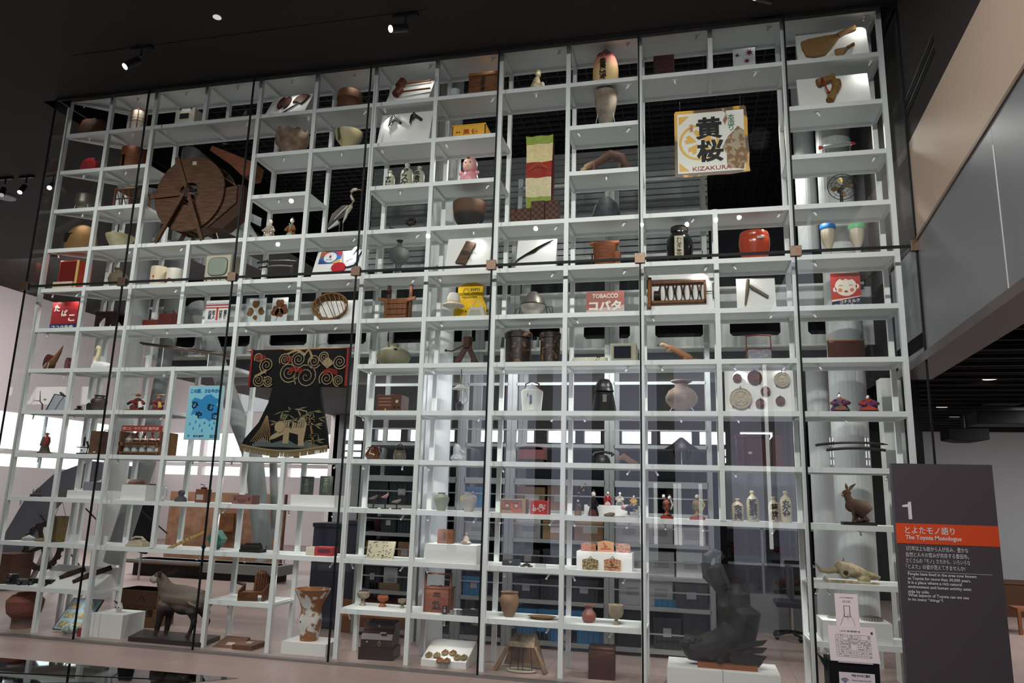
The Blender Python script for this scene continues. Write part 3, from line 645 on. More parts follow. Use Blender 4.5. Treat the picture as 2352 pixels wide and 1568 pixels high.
for k in range(60):
    a = random.random()*pi*2; r = w*.5*random.uniform(.3, 1); p = Vector((r*cos(a), r*.6*sin(a), random.uniform(.01, h*.8*(1.2-r/w*2*.9)))); q = p+Vector((random.uniform(-.05, .05), random.uniform(-.04, .04), random.uniform(-.02, .04))); m.tube([p, q], .0022, 4)
m.lathe([(w*.4, .005), (w*.45, .03), (w*.3, .05)], n=16, sy=.6); mk('twigs', m, M('5a4632', .9), t)
def bottle(name, label, row, x0, x1, yt, txt, mat, ink, Y=.2, group=None, bold=.02, tw=.62):
    x, y, z, w, h = spot(row, x0, x1, yt, Y); t = thing(name, label, 'bottle', (x, y, z), group=group)
    mk('body', MB().lathe([(w*.42, 0), (w*.47, h*.06), (w*.5, h*.3), (w*.5, h*.62), (w*.4, h*.76), (w*.18, h*.84), (w*.13, h*.88), (w*.2, h*.92), (w*.21, h*.97), (w*.12, h)], n=26), mat, t)
    text(txt, ink, t, 0, -w*.5, h*.4, w*tw, h*.66, vertical=True, bold=bold); return t
BW = M('b4b4a2', .35, kind='clay', h2='a2a28e', s=6); INK = M('1c1a18', .6)
for a, b, yt, s, lab in ((887, 908, 390, '大酒', 'small pale sake bottle, leftmost of three on the upper shelf'), (923, 950, 374, 'アスケ', 'tallest pale sake bottle, reading ASUKE in black katakana'), (952, 976, 380, '冬青丁', 'pale sake bottle right of the tallest one')): bottle('sake_bottle', lab, 3, a, b, yt, s, BW, INK, group='three sake bottles')
x, y, z, w, h = spot(3, 1060, 1101, 357, .2); t = thing('tumbler_doll', 'pink round tumbler doll with a baby face', 'doll', (x, y, z)); PKD = M('d88a92', .35)
mk('body', MB().lathe([(w*.2, 0), (w*.42, h*.06), (w*.5, h*.22), (w*.42, h*.38), (w*.25, h*.47)], n=28), PKD, t); mk('hood', MB().ball((0, .01, h*.7), (w*.4, w*.38, h*.3)), PKD, t); mk('hood_tip', MB().ball((0, 0, h*.97), .014), PKD, t)
mk('face', MB().ball((0, -w*.13, h*.68), (w*.3, w*.28, h*.22)), M('e0b09a', .4), t); mk('hand', MB().ball((-w*.43, -.02, h*.42), w*.13), PKD, t); mk('hand', MB().ball((w*.43, -.02, h*.42), w*.13), PKD, t)
for s in (-1, 1): mk('eye', MB().ball((s*w*.13, -w*.39, h*.71), (.007, .004, .01)), BLACK, t)
mk('fringe', MB().ball((0, -w*.33, h*.87), (.022, .008, .01)), M('4a2c20'), t); mk('mouth', MB().ball((0, -w*.41, h*.6), (.006, .003, .003)), M('a02c30'), t); mk('bow', MB().ball((0, -w*.36, h*.42), (.02, .008, .008)).ball((w*.1, -w*.4, h*.33), (.008, .004, .01)), M('6c58a0'), t)
x, y, z, w, h = spot(3, 1331, 1452, 342, .22); t = thing('stuffed_marten', 'stuffed dark brown marten with an arched back, upper shelf', 'stuffed animal', (x, y, z))
FUR = ZR([(-w*.5, 'a58a64'), (-w*.32, '8a6440'), (-w*.2, '4a2c1c'), (w*.5, '3a2216')], axis=0, s=60)
blob('body', [('t', [(-w*.46, -.02, h*.16), (-w*.36, -.01, h*.42), (-w*.15, 0, h*.55), (w*.1, 0, h*.8), (w*.3, 0, h*.66), (w*.42, 0, h*.3), (w*.5, 0, h*.12)], [.016, .032, .04, .056, .055, .035, .012]), ('b', (-w*.42, -.02, h*.3), (.035, .024, .024)), ('b', (-w*.37, .0, h*.48), (.008, .008, .012)),
     ('t', [(-w*.2, -.03, h*.5), (-w*.22, -.04, 0)], .014), ('t', [(-w*.17, .03, h*.5), (-w*.19, .03, 0)], .014), ('t', [(w*.28, -.03, h*.4), (w*.25, -.04, 0)], .018), ('t', [(w*.3, .03, h*.4), (w*.29, .04, 0)], .018)], FUR, t, .006)
x, y, z, w, h = spot(3, 1880, 1964, 330, .14); t = thing('toy_rocket', 'clear tubular model rocket lying level with red tips on a wire rest', 'model', (x, y, z+.03))
mk('tube', MB().tube([(-w*.42, 0, h*.55), (-w*.2, 0, h*.55+.01), (w*.2, 0, h*.55+.014), (w*.4, 0, h*.55+.018)], [.012, .028, .028, .014], 14), M('8a9090', .2, .4), t)
mk('nose', MB().tube([(w*.38, 0, h*.57+.008), (w*.5, 0, h*.57+.01)], [.022, .006], 12), M('a81e26', .3), t); mk('tail_tip', MB().tube([(-w*.5, 0, h*.5), (-w*.4, 0, h*.54)], [.02, .016], 12), M('a81e26', .3), t); mk('rest', MB().bar((-w*.25, 0, -.03), (-w*.25, 0, h*.45), .005).bar((w*.35, 0, -.03), (w*.35, 0, h*.5), .005), BLACK, t)
# ---- fourth shelf
x, y, z, w, h = spot(4, 163, 222, 520, .22); t = thing('straw_cat_house', 'domed straw basket house with a square dark opening', 'basket', (x, y, z))
mk('dome', MB().lathe([(w*.5, 0), (w*.52, h*.3), (w*.49, h*.55), (w*.4, h*.78), (w*.27, h*.92), (w*.12, h*.99), (.01, h)], n=28, sy=.8), M('9a7448', .9, kind='weave', h2='6a4c2a', s=60), t)
mk('opening', MB().box(-w*.32, -w*.385, h*.3, -w*.02, -w*.2, h*.6), M('1a120c', .9), t); 
jar('beige_bowl', 'wide beige glazed bowl left of the big water wheel', 'bowl', 4, 249, 301, 544, [(.3, 0), (.34, .08), (.7, .4), (.93, .8), (1, 1)], CLAY('b0a684', '968b66', 8, .4))
# water wheel
c = aty(442, 452, .16); wy = .06; zz = ZS[4]+.001
t = thing('water_wheel', 'large brown wooden foot-driven water wheel filling a big opening', 'water wheel', (c.x, wy, zz)); cz = c.z-zz; RW = (aty(545, 452, .12).x-aty(385, 452, .12).x)/2*.98; cx = .02
WW = M('5e3f28', .65, kind='wood', h2='432a1a', s=5); m = MB(); n = 40
for i in range(n):
    a, b = 2*pi*i/n, 2*pi*(i+1)/n; m.prism([(cx+RW*cos(a), cz+RW*sin(a)), (cx+RW*cos(b), cz+RW*sin(b)), (cx+RW*.3*cos(b), cz+RW*.3*sin(b)), (cx+RW*.3*cos(a), cz+RW*.3*sin(a))], 0, .02)
mk('wheel_disc', m, WW, t)
m = MB()
for i in range(16): a = 2*pi*i/16; m.add([(cx+r*cos(a+o), y, cz+r*sin(a+o)) for r in (RW*.3, RW*1.0) for o in (0, .03) for y in (.02, .26)], [(0,1,3,2),(4,6,7,5),(0,4,5,1),(2,3,7,6),(0,2,6,4),(1,5,7,3)])
mk('paddle', m, M('4a3020', .7), t)
m = MB()
for i in range(n):
    a, b = 2*pi*i/n, 2*pi*(i+1)/n; m.prism([(cx+RW*cos(a), cz+RW*sin(a)), (cx+RW*cos(b), cz+RW*sin(b)), (cx+RW*.5*cos(b), cz+RW*.5*sin(b)), (cx+RW*.5*cos(a), cz+RW*.5*sin(a))], .26, .275)
mk('rear_disc', m, WW, t)
for i, a in enumerate((2.0, 3.14+.02)): mk('spoke', MB().prism([(cx+.02*sin(a), cz-.02*cos(a)), (cx+(RW+.06)*cos(a)+.03*sin(a), cz+(RW+.06)*sin(a)-.03*cos(a)), (cx+(RW+.06)*cos(a)-.03*sin(a), cz+(RW+.06)*sin(a)+.03*cos(a)), (cx-.02*sin(a), cz+.02*cos(a))], -.025, 0), M('573a24', .6), t)
mk('axle', MB().tube([(cx, -.07, cz), (cx, .34, cz)], .035, 12).tube([(cx, -.05, cz-.07), (cx, -.05, cz+.1)], .02, 8).tube([(cx-.09, -.03, cz+.02), (cx+.12, -.03, cz+.03)], .02, 8), M('2c1e16'), t)
for s, k in ((-1, -.05), (1, -.05), (-1, .3), (1, .3)): mk('trestle_leg', MB().bar((cx+s*.01, k, cz+.03), (cx+s*(RW*.72 if s < 0 else RW*.62), k, 0), .045, .03), M('5a3b26', .6, kind='wood', h2='40291a', s=8), t)
mk('paper_tag', MB().prism([(cx+.0, cz+RW*.78), (cx+.06, cz+RW*.77), (cx+.055, cz+RW*.87), (cx+.0, cz+RW*.88)], -.003, 0), M('b0a488'), t); mk('trough', MB().prism([(cx+RW*.45, cz+RW*1.15), (cx+RW*.5, cz+RW*1.28), (cx+RW*1.75, cz+RW*.72), (cx+RW*1.7, cz+RW*.38), (cx+RW*1.5, cz+RW*.35), (cx+RW*1.05, cz+RW*.75)], .0, .24), M('7a4226', .6, kind='wood', h2='5a2e18', s=6), t, bevel=.004)
m = MB().prism([(cx+RW*.1, cz+.0), (cx+RW*1.32, cz+RW*.16), (cx+RW*1.34, cz-RW*.3), (cx+RW*.6, cz-RW*.9), (cx+RW*.15, cz-RW*.98)], .03, .24); mk('casing', m, M('5c3e2a', .65, kind='wood', h2='3c271a', s=5), t, bevel=.004)
m = MB().prism([(cx+RW*1.3, cz+RW*.2), (cx+RW*1.5, cz+RW*.16), (cx+RW*1.5, cz-RW*.55), (cx+RW*1.0, cz-RW*.95), (cx+RW*.62, cz-RW*.9)], .05, .23); mk('casing_end', m, M('3c251a', .7), t)
t = doll('standing_doll', 'standing court lady doll with two attendants in dark patterned robes', 4, 608, 636, 497, M('5a3a32', .6, kind='clay', h2='c8b8a4', s=50), M('c0b4a0'), crown=1)
mk('attendant', MB().ball((-.035, -.05, .04), (.02, .018, .04)).ball((.045, -.045, .04), (.02, .018, .04)), M('4a3a6a', .6, kind='clay', h2='b0a090', s=60), t); mk('attendant_head', MB().ball((-.035, -.05, .09), .012).ball((.045, -.045, .09), .012), M('e0d8cc'), t)
doll('seated_doll', 'seated court doll in a brown and gold robe over a green base', 4, 659, 684, 495, M('8a5628', .6, kind='clay', h2='5c3418', s=40), M('6a9a8a'), hat=1)
x, y, z, w, h = spot(4, 755, 832, 432, .16); t = thing('stuffed_heron', 'stuffed grey heron standing with its long neck raised', 'stuffed bird', (x, y, z)); X0 = -w*.5
blob('body', [('t', [(X0+.02, .01, h*.2), (X0+w*.25, 0, h*.42), (X0+w*.55, 0, h*.56), (X0+w*.68, 0, h*.6)], [.012, .05, .062, .035]), ('b', (X0+w*.45, 0, h*.5), (.085, .05, .06))], ZR([(h*.2, '35363a'), (h*.4, '6a6762'), (h*.62, '54524f')], s=60), t, .006)
mk('neck', MB().tube([(X0+w*.6, -.01, h*.5), (X0+w*.72, -.01, h*.62), (X0+w*.76, 0, h*.74), (X0+w*.68, 0, h*.84), (X0+w*.68, 0, h*.93), (X0+w*.76, 0, h*.975)], [.03, .024, .018, .015, .015, .02], 12), M('b5ab98', .8), t)
mk('breast_plumes', MB().tube([(X0+w*.66, -.03, h*.55), (X0+w*.6, -.03, h*.38), (X0+w*.52, -.02, h*.27)], [.02, .016, .004], 8), M('bdb8aa', .8), t)
mk('head', MB().ball((X0+w*.79, 0, h*.975), (.032, .018, .018)), M('d4d0c6', .7), t); mk('crest', MB().tube([(X0+w*.82, -.01, h*.985), (X0+w*.7, 0, h*.985), (X0+w*.62, 0, h*.94)], [.009, .008, .002], 6), M('26272c'), t)
mk('beak', MB().tube([(X0+w*.84, 0, h*.97), (X0+w*1.0, 0, h*.955)], [.011, .002], 8), M('a8784a', .5), t); mk('wing_edge', MB().tube([(X0+w*.3, -.055, h*.33), (X0+w*.55, -.066, h*.5), (X0+w*.66, -.045, h*.6)], [.004, .009, .008], 6), M('c8c4ba'), t)
mk('tail', MB().tube([(X0+w*.4, -.02, h*.3), (X0+w*.1, -.02, h*.16)], [.028, .008], 8), M('b8bab8', .8), t)
for k in (0, .045): mk('leg', MB().tube([(X0+w*.42+k, -.01, h*.32), (X0+w*.42+k, -.01, 0)], .0065, 7), M('4a4636'), t)
x, y, z, w, h = spot(4, 893, 962, 490, .2); t = thing('cast_flower_branch', 'dark metal branch ending in a flower', 'ornament', (x, y, z))
mk('branch', MB().tube([(-w*.48, 0, h*.6), (-w*.42, 0, h*.35), (-w*.1, 0, h*.2), (w*.2, 0, h*.3)], [.006, .01, .012, .01], 8), M('1f1a19', .5, .4), t); m = MB()
for i in range(7): a = i*2*pi/7; m.ball((w*.25+.045*cos(a), 0, h*.62+.035*sin(a)), (.03, .018, .025))
mk('flower', m, M('1c1717', .5, .3), t); mk('foot', MB().tube([(w*.2, 0, h*.3), (w*.15, 0, 0)], [.01, .02], 8), M('1c1717', .5), t)
t, w, h = jar('iron_basin', 'large black round basin with a brown rim on a wire stand', 'basin', 4, 1042, 1116, 466, [(.4, 0), (.62, .1), (.9, .45), (1, .85), (1, 1)], ZR([(0, '1c1c1c'), (.16, '26221e'), (.2, '5a3e28')], s=20), Y=.2); wire_stand(t, w*.8, h*.7)
x, y, z, w, h = spot(4, 1210, 1272, 311, .2); t = thing('patchwork_banner', 'long banner of green, cream and red silk bands on a dark red board', 'banner', (x, y, z)); n = 26; bands = [('8aa03a', .0, .09), ('d8c48c', .09, .3), ('9a2c22', .3, .49), ('d2c49a', .49, .7), ('8a9c3c', .7, .87), ('d2c49a', .87, 1.0)]
for hx, f0, f1 in bands:
    m = MB(); q = lambda f, s: (s*(w*.5-(.022*f)), -.02+.018*sin(f*9)+(.01 if abs(s) < .9 else 0), h*(1-f*.97)); cols = [-1, -.6, -.2, .2, .6, 1]; rows = 4; vs = []
    for i in range(rows+1):
        f = f0+(f1-f0)*i/rows
        for s in cols: vx, vy, vz = q(f, s); vs.append((vx, vy-.012*cos(s*5+f*7), vz))
    k = len(cols); m.add(vs, [(i*k+j, i*k+j+1, (i+1)*k+j+1, (i+1)*k+j) for i in range(rows) for j in range(k-1)]); m.add([(a, b+.006, c) for a, b, c in vs], [(i*k+j, i*k+j+1, (i+1)*k+j+1, (i+1)*k+j) for i in range(rows) for j in range(k-1)])
    mk('silk_band', m, M(hx, .6, kind='clay', h2='%02x%02x%02x' % tuple(int(int(hx[i:i+2], 16)*.93) for i in (0, 2, 4)), s=30), t)
mk('backing_board', MB().prism([(-w*.46, 0), (w*.5, 0), (w*.54, h*.55), (w*.5, h*.97), (-w*.48, h*.97), (-w*.52, h*.5)], .03, .045), M('4a1c18', .5), t)
m = MB()
for k in range(5): m.tube([(-w*.42+k*.012, -.037, h*(.60+.01*k)), (0, -.042, h*(.655+.012*k)), (w*.42-k*.012, -.037, h*(.60+.01*k))], .002, 5)
mk('fan_crest', m, M('b85a34'), t)
CK = M('5a2a14', .5, kind='checks', h2='26140e', s=28)
for a, b, yt, Y, lab in ((1173, 1219, 477, .1, 'lower checkered wooden block, leftmost of the row'), (1220, 1251, 459, .1, 'taller checkered wooden block, middle of the row'), (1252, 1284, 458, .1, 'checkered wooden block at the right of the row')):
    x, y, z, w, h = spot(4, a, b, yt, Y); solo('checkered_block', MB().box(-w/2, 0, 0, w/2, .1, h), CK, lab, 'block', (x, Y, z), group='checkered wooden blocks', bevel=.004)
x, y, z, w, h = spot(4, 1358, 1427, 452, .22); m = MB(); random.seed(4); m.lathe([(w*.5, 0), (w*.48, h*.3), (w*.36, h*.7), (w*.2, h*.95), (.01, h)], n=26, sy=.7)
m.v = [(a*(1+.07*sin(a*90+c*50)), b*(1+.08*sin(c*80)), c*(1+.04*sin(a*70))) for a, b, c in m.v]; solo('dark_rock', m, M('34363a', .6, kind='clay', h2='222428', s=14, bump=.8), 'dark grey rough rock like a small mountain', 'rock', (x, y, z))
# hanging enamel sign
SY = .16; a, b = aty(1550, 330, SY), aty(1721, 330, SY); tp, bt = aty(1635, 250, SY), aty(1635, 403, SY); w, h = b.x-a.x, tp.z-bt.z
t = thing('enamel_sign', 'rusty yellow and white enamel sign with big black characters, hung by wires', 'sign', ((a.x+b.x)/2, SY, bt.z))
edge = [(-w/2, .0), (-w*.3, -.004), (0, .004), (w*.25, .0), (w*.5, .02), (w*.49, h*.12), (w*.5, h*.3), (w*.485, h*.5), (w*.49, h*.8), (w*.47, h*.98), (w*.45, h), (0, h*.985), (-w*.48, h*.99), (-w/2, h*.96)]
mk('plate', MB().prism(edge, 0, .012), M('d09a24', .35, kind='patch', h2='5a3a20', s=2.2), t, smooth=False)
mk('white_field', MB().prism([(-w*.46, h*.05), (w*.44, h*.05), (w*.44, h*.94), (-w*.46, h*.94)], -.002, 0), M('d6d4ca', .35), t, smooth=False)
mk('rust', MB().prism([(w*.2, h*.1), (w*.42, h*.06), (w*.46, h*.3), (w*.44, h*.62), (w*.36, h*.7), (w*.22, h*.55), (w*.14, h*.4), (w*.2, h*.3)], -.0035, -.002).prism([(w*.14, h*.98), (w*.2, h*.9), (w*.16, h*.8), (w*.19, h*.72), (w*.22, h*.82), (w*.2, h*.97)], -.0035, -.002), M('8c6a48', .8, kind='patch', h2='a89a84', s=14), t)
m = MB()
for i in range(36): a0, a1 = 2*pi*i/36, 2*pi*(i+1)/36; m.prism([(-w*.17+w*.27*cos(a0), h*.5+w*.27*sin(a0)), (-w*.17+w*.27*cos(a1), h*.5+w*.27*sin(a1)), (-w*.17+w*.235*cos(a1), h*.5+w*.235*sin(a1)), (-w*.17+w*.235*cos(a0), h*.5+w*.235*sin(a0))], -.004, -.002)
for i in range(5): a0 = pi/2+i*2*pi/5; m.prism([(-w*.17+w*.03*cos(a0), h*.5+w*.03*sin(a0)), (-w*.17+w*.17*cos(a0-.42), h*.5+w*.17*sin(a0-.42)), (-w*.17+w*.2*cos(a0-.15), h*.5+w*.2*sin(a0-.15)), (-w*.17+w*.16*cos(a0), h*.5+w*.16*sin(a0)), (-w*.17+w*.2*cos(a0+.15), h*.5+w*.2*sin(a0+.15)), (-w*.17+w*.17*cos(a0+.42), h*.5+w*.17*sin(a0+.42))], -.004, -.002)
for sz, k in ((h*.9, -1), (h*.08, 1)): m.prism([(-w*.44, sz), (-w*.3, sz), (-w*.44, sz+k*h*.13)], -.004, -.002)
mk('cherry_crest', m, M('d8a020', .4), t)
text('黄', M('14171a', .5), t, -w*.03, -.005, h*.7, w*.36, h*.33, bold=.035); text('桜', M('14171a', .5), t, -w*.02, -.005, h*.36, w*.36, h*.33, bold=.035)
text('KIZAKURA', M('a8443c', .5), t, 0, -.005, h*.105, w*.52, h*.06, bold=.01); text('本造り', M('2e6a4a'), t, w*.27, -.005, h*.76, w*.1, h*.25, vertical=True); text('特撰', M('c05a40'), t, -w*.27, -.005, h*.72, w*.05, h*.12, vertical=True)
mk('hanging_wire', MB().tube([(-w*.42, .005, h), (-w*.42, .005, h+.12)], .002, 5).tube([(w*.4, .005, h), (w*.4, .005, h+.12)], .002, 5), STEEL, t)
# desk fan
x, y, z, w, h = spot(4, 1899, 1966, 405, .14); t = thing('desk_fan', 'old electric desk fan with brass blades in a black wire cage', 'fan', (x, y, z)); r = w*.5; cz = h-r; m = MB()
for k in (1.0, .78, .5, .25): m.tube([(r*k*cos(a*pi/14), -.035*(1.2-k), cz+r*k*sin(a*pi/14)) for a in range(29)], .0022 if k < 1 else .004, 5)
for i in range(10): a = i*pi/5; m.tube([(.012*cos(a), -.045, cz+.012*sin(a)), (r*.6*cos(a+.25), -.04, cz+r*.6*sin(a+.25)), (r*cos(a+.3), 0, cz+r*sin(a+.3))], .0018, 5)
mk('cage', m, M('1a1a1c', .4, .5), t)
for i in range(4): a = pi/2*i+.15; mk('blade', MB().add([(.015*cos(a), .004, cz+.015*sin(a)), (r*.62*cos(a-.32), -.006, cz+r*.62*sin(a-.32)), (r*.8*cos(a), 0, cz+r*.8*sin(a)), (r*.62*cos(a+.38), .012, cz+r*.62*sin(a+.38)), (.015*cos(a), .008, cz+.015*sin(a)), (r*.62*cos(a-.32), -.002, cz+r*.62*sin(a-.32)), (r*.8*cos(a), .004, cz+r*.8*sin(a)), (r*.62*cos(a+.38), .016, cz+r*.62*sin(a+.38))], [(0,1,2,3), (7,6,5,4), (0,4,5,1), (1,5,6,2), (2,6,7,3), (3,7,4,0)]), M('7a6236', .35, .6), t)
mk('hub', MB().tube([(0, -.02, cz), (0, .09, cz)], [.018, .035], 14), BLACK, t); mk('base', MB().lathe([(.06, 0), (.055, .015), (.018, .03), (.014, max(.05, cz-.01))], (0, .06, 0)), BLACK, t)
# ---------------------------------------------------------------- fifth shelf
t, w, h = crate_box('toy_cabinet', 'bright red toy display cabinet with a dark red window', 'cabinet', 5, 138, 182, 600, M('c84020', .4), .22, .06)
mk('window', MB().box(-w*.46, -.004, h*.25, w*.36, .0, h*.96), M('6e1f1c', .2), t); mk('side_trim', MB().box(w*.38, -.006, h*.02, w*.5, .0, h), M('c8a45c'), t)
mk('lower_tray', MB().box(-w*.62, -.03, 0, w*.36, .0, h*.24), M('cdb998', .5), t)
for k in range(3): mk('red_mark', MB().disc(-w*.5+k*w*.32, h*.12, .018, -.033, -.03, 12), M('c03a1c'), t)
jar('brown_jar', 'small brown round jar with a narrow neck near the metal clamp', 'jar', 5, 255, 292, 619, [(.55, 0), (.9, .3), (1, .5), (.85, .72), (.4, .82), (.38, .9), (.55, 1)], CLAY('6c5c48', '524636'))
for a, b, yt, lab, hx in ((350, 384, 616, 'cream ceramic cup with a red flower, left of the pair', 'c9b898'), (386, 418, 620, 'white ceramic cup with a red swirl, right of the pair', 'd6cfc4')):
    t, w, h = jar('ceramic_cup', lab, 'cup', 5, a, b, yt, [(.8, 0), (.92, .05), (1, .5), (.98, 1)], M(hx, .4), Y=.15, wall=.006, group='pair of ceramic cups')
    mk('painted_flower', MB().disc(0, h*.45, .012, -w*.51, -w*.49, 10).strip([(0, h*.4), (0, h*.1)], .003, -w*.505, -w*.49) if a < 380 else MB().strip([(-w*.3, h*.2), (0, h*.32), (w*.3, h*.22)], [.02, .035, .02], -w*.51, -w*.4), M('a82a30'), t)
t, w, h = crate_box('old_television', 'old cream television set with a rounded green-grey screen', 'television', 5, 473, 533, 585, M('8e8a78', .5), .24, .08)
mk('front_panel', MB().box(-w*.46, -.008, .0, w*.46, .0, h*.97), M('a9a28c', .45), t, bevel=.004)
m = MB(); pts = []
for i in range(32): a = 2*pi*i/32; e = lambda v: abs(v)**.55*(1 if v > 0 else -1); pts.append((w*.35*e(cos(a)), h*.57+h*.31*e(sin(a))))
mk('screen', m.prism(pts, -.022, -.008), M('7e8c7c', .25), t, bevel=.006); pts = [(x*1.08, h*.57+(z-h*.57)*1.08) for x, z in pts]; mk('screen_bezel', MB().prism(pts, -.012, -.006), M('5c584a', .5), t)
for k in (-.38, -.15, .0, .15, .38): mk('knob', MB().tube([(w*k, -.022, h*.1), (w*k, -.008, h*.1)], .008 if abs(k) > .3 else .005, 10), M('4a463c', .4), t)
def sword(name, label, P, Q, sag, r, mat, group=None, guard=None, tip=False):
    P, Q = Vector(P), Vector(Q); c = (P+Q)/2; t = thing(name, label, 'sword', c, group=group); p, q = P-c, Q-c; m = MB()
    pts = [p.lerp(q, i/12)+Vector((0, 0, sag*(1-(2*i/12-1)**2))) for i in range(13)]; k = 0
    mk('grip', MB().tube(pts[:4], r*1.15, 8), M('2a2420', .5), t); mk('scabbard' if not tip else 'blade', MB().tube(pts[3:], [r]*9+[r*.2] if tip else r, 8, flat=.6), mat, t)
    mk('guard', MB().ball(pts[3], (.006, .022, .022)), M('3a342a', .4, .5), t); return t
sword('sheathed_sword', 'upper short sword with a dark sheath on a clear stand', aty(590, 603, .2), aty(680, 599, .2), .02, .011, M('2a2622', .35), 'two short swords')
sword('sheathed_sword', 'lower short sword with a dark sheath on a clear stand', aty(592, 615, .18), aty(670, 611, .18), .02, .011, M('3a3c2c', .35), 'two short swords')
x, y, z, w, h = spot(5, 608, 668, 598, .2); solo('clear_sword_stand', MB().box(-w/2, -.02, 0, -w/2+.006, .06, h).box(w/2-.006, -.02, 0, w/2, .06, h).box(-w/2, -.03, 0, w/2, .07, .006), ACRYL, 'clear acrylic stand holding two short swords', 'stand', (x, y, z))
B = wedge(5, 730, 846, 575, 20, 'white leaning board with a colourful tournament card and a foam hand')
c0, rt, w, l = onb(B, 734, 578, 782, 604); t = thing('tournament_card', 'rectangular card with coloured corners and a round white emblem', 'card', c0, rot=rt)
mk('card', MB().box(-w/2, -.003, -l/2, w/2, 0, l/2), M('3c6aa8', .5), t, smooth=False)
for pts, hx in (([(-.5, .5), (.0, .5), (-.5, .0)], 'c8503a'), ([(-.5, .5), (-.2, .5), (-.5, .25)], 'd8a030'), ([(.5, .5), (.1, .5), (.5, .1)], 'b83050'), ([(.5, -.5), (.1, -.5), (.5, -.1)], 'c8a04a'), ([(-.5, -.5), (-.1, -.5), (-.5, -.1)], '2a4a8a')): mk('corner_patch', MB().prism([(a*w, b*l) for a, b in pts], -.005, -.003), M(hx, .5), t)
mk('emblem_ground', MB().disc(0, 0, w*.3, -.007, -.004, 24, l*.42), M('dcdcdc', .5), t); mk('emblem', MB().disc(0, l*.05, w*.05, -.009, -.006, 12, l*.13), M('8a3050', .5), t); text('RUGBY', M('4a4a6a'), t, 0, -.008, -l*.2, w*.3, l*.08)
c0, rt, w, l = onb(B, 776, 574, 826, 622); t = thing('foam_hand', 'white foam hand with two raised fingers beside a big red dot', 'foam hand', c0, rot=rt)
hand = [(-.2, -.25), (-.28, .1), (-.35, .3), (-.25, .38), (-.1, .15), (.1, .5), (.22, .62), (.26, .5), (.12, .1), (.4, .42), (.52, .4), (.4, .1), (.42, -.1), (.3, -.3), (.0, -.38)]
mk('outline', MB().prism([(a*w*1.05, b*l*1.05+l*.05) for a, b in hand], -.018, -.001), M('20304a', .6), t); mk('hand', MB().prism([(a*w*.97, b*l*.97+l*.055) for a, b in hand], -.022, -.004), M('d6d8dc', .6), t); mk('red_dot', MB().disc(-w*.38, -l*.32, w*.32, -.024, -.002, 24, l*.22), M('b8202a', .5), t); text('JAPAN', M('a83040'), t, w*.05, -.024, -l*.02, w*.3, l*.07, rot=.5)
t, w, h = jar('tall_stoneware_jar', 'grey stoneware jar with a flared neck on a tall pierced foot', 'jar', 5, 896, 940, 551, [(.42, 0), (.36, .1), (.3, .3), (.33, .36), (.78, .46), (1, .6), (.9, .74), (.5, .82), (.22, .86), (.2, .94), (.34, 1)], CLAY('585e5a', '464b49'), wall=0)
for k in (-.07, .07): mk('pierced_slot', MB().box(w*k-.004, -w*.2, h*.08, w*k+.004, -w*.14, h*.25), BLACK, t)
B = wedge(5, 1030, 1130, 545, 14, 'white leaning board holding a narrow wooden grater')
c0, rt, w, l = onb(B, 1048, 553, 1092, 607); t = thing('wooden_grater', 'long wooden slicer board with a metal blade strip and prongs', 'slicer', c0, rot=rt); GR = [(.5, .5), (.16, .5), (-.5, -.5), (-.1, -.5)]
mk('board', MB().prism([(-w*.02, l*.46), (w*.48, l*.38), (w*.06, -l*.5), (-w*.46, -l*.42)], -.03, -.002), M('5c4634', .7, kind='wood', h2='463426', s=14), t); mk('blade_strip', MB().prism([(-w*.2, l*.06), (w*.25, -l*.02), (w*.18, -l*.14), (-w*.27, -l*.06)], -.034, -.03), M('3c3436', .5, .4), t)
for k in range(3): mk('prong', MB().tube([(w*(.36-k*.14), -.02, l*(.2-k*.2)), (w*(.5-k*.12), -.03, l*(.17-k*.2))], .005, 6), DARK, t)
B = wedge(5, 1190, 1280, 549, 14, 'white leaning board holding a long thin black sickle shape')
c0, rt, w, l = onb(B, 1184, 552, 1271, 603); t = thing('black_bow', 'thin curved black blade lying diagonally on a white board', 'blade', c0, rot=rt)
mk('blade', MB().strip([(-w*.48, -l*.48), (-w*.4, -l*.32), (-w*.2, -l*.12), (0, l*.03), (w*.1, l*.16), (w*.3, l*.34), (w*.48, l*.48)], [.004, .014, .018, .04, .024, .014, .003], -.02, -.004), M('14181c', .3, .5), t)
x, y, z, w, h = spot(5, 1357, 1423, 555, .2); t = thing('lidded_wooden_bucket', 'orange-brown wooden bucket with a thick bar across its lid', 'bucket', (x, y, z)); BR = M('7d4526', .6, kind='wood', h2='5f3119', s=12)
mk('body', MB().lathe([(w*.36, 0), (w*.42, h*.9), (w*.38, h*.93)], n=28), BR, t); mk('bar', MB().tube([(-w*.5, -w*.1, h*.93), (w*.5, -w*.1, h*.93)], .022, 10), M('8a5030', .6), t)
for s in (-1, 1): mk('side_block', MB().box(s*w*.4-.014, -.05, h*.02, s*w*.4+.03*s+.014, .05, h*.6), BR, t)
x, y, z, w, h = spot(5, 1530, 1592, 523, .2); t = thing('tea_jar', 'large black glazed jar with a cream label reading mugicha', 'jar', (x, y, z))
mk('body', MB().lathe([(w*.38, 0), (w*.45, h*.15), (w*.5, h*.45), (w*.48, h*.65), (w*.36, h*.8), (w*.29, h*.85), (w*.29, h*.97), (w*.33, h), (w*.3, h)], n=32), M('0d1010', .15), t); mk('rope_collar', MB().lathe([(w*.3, h*.87), (w*.33, h*.9), (w*.33, h*.96), (w*.3, h*.98)], n=24), M('4a4238', .8, kind='weave', h2='1c1814', s=40), t)
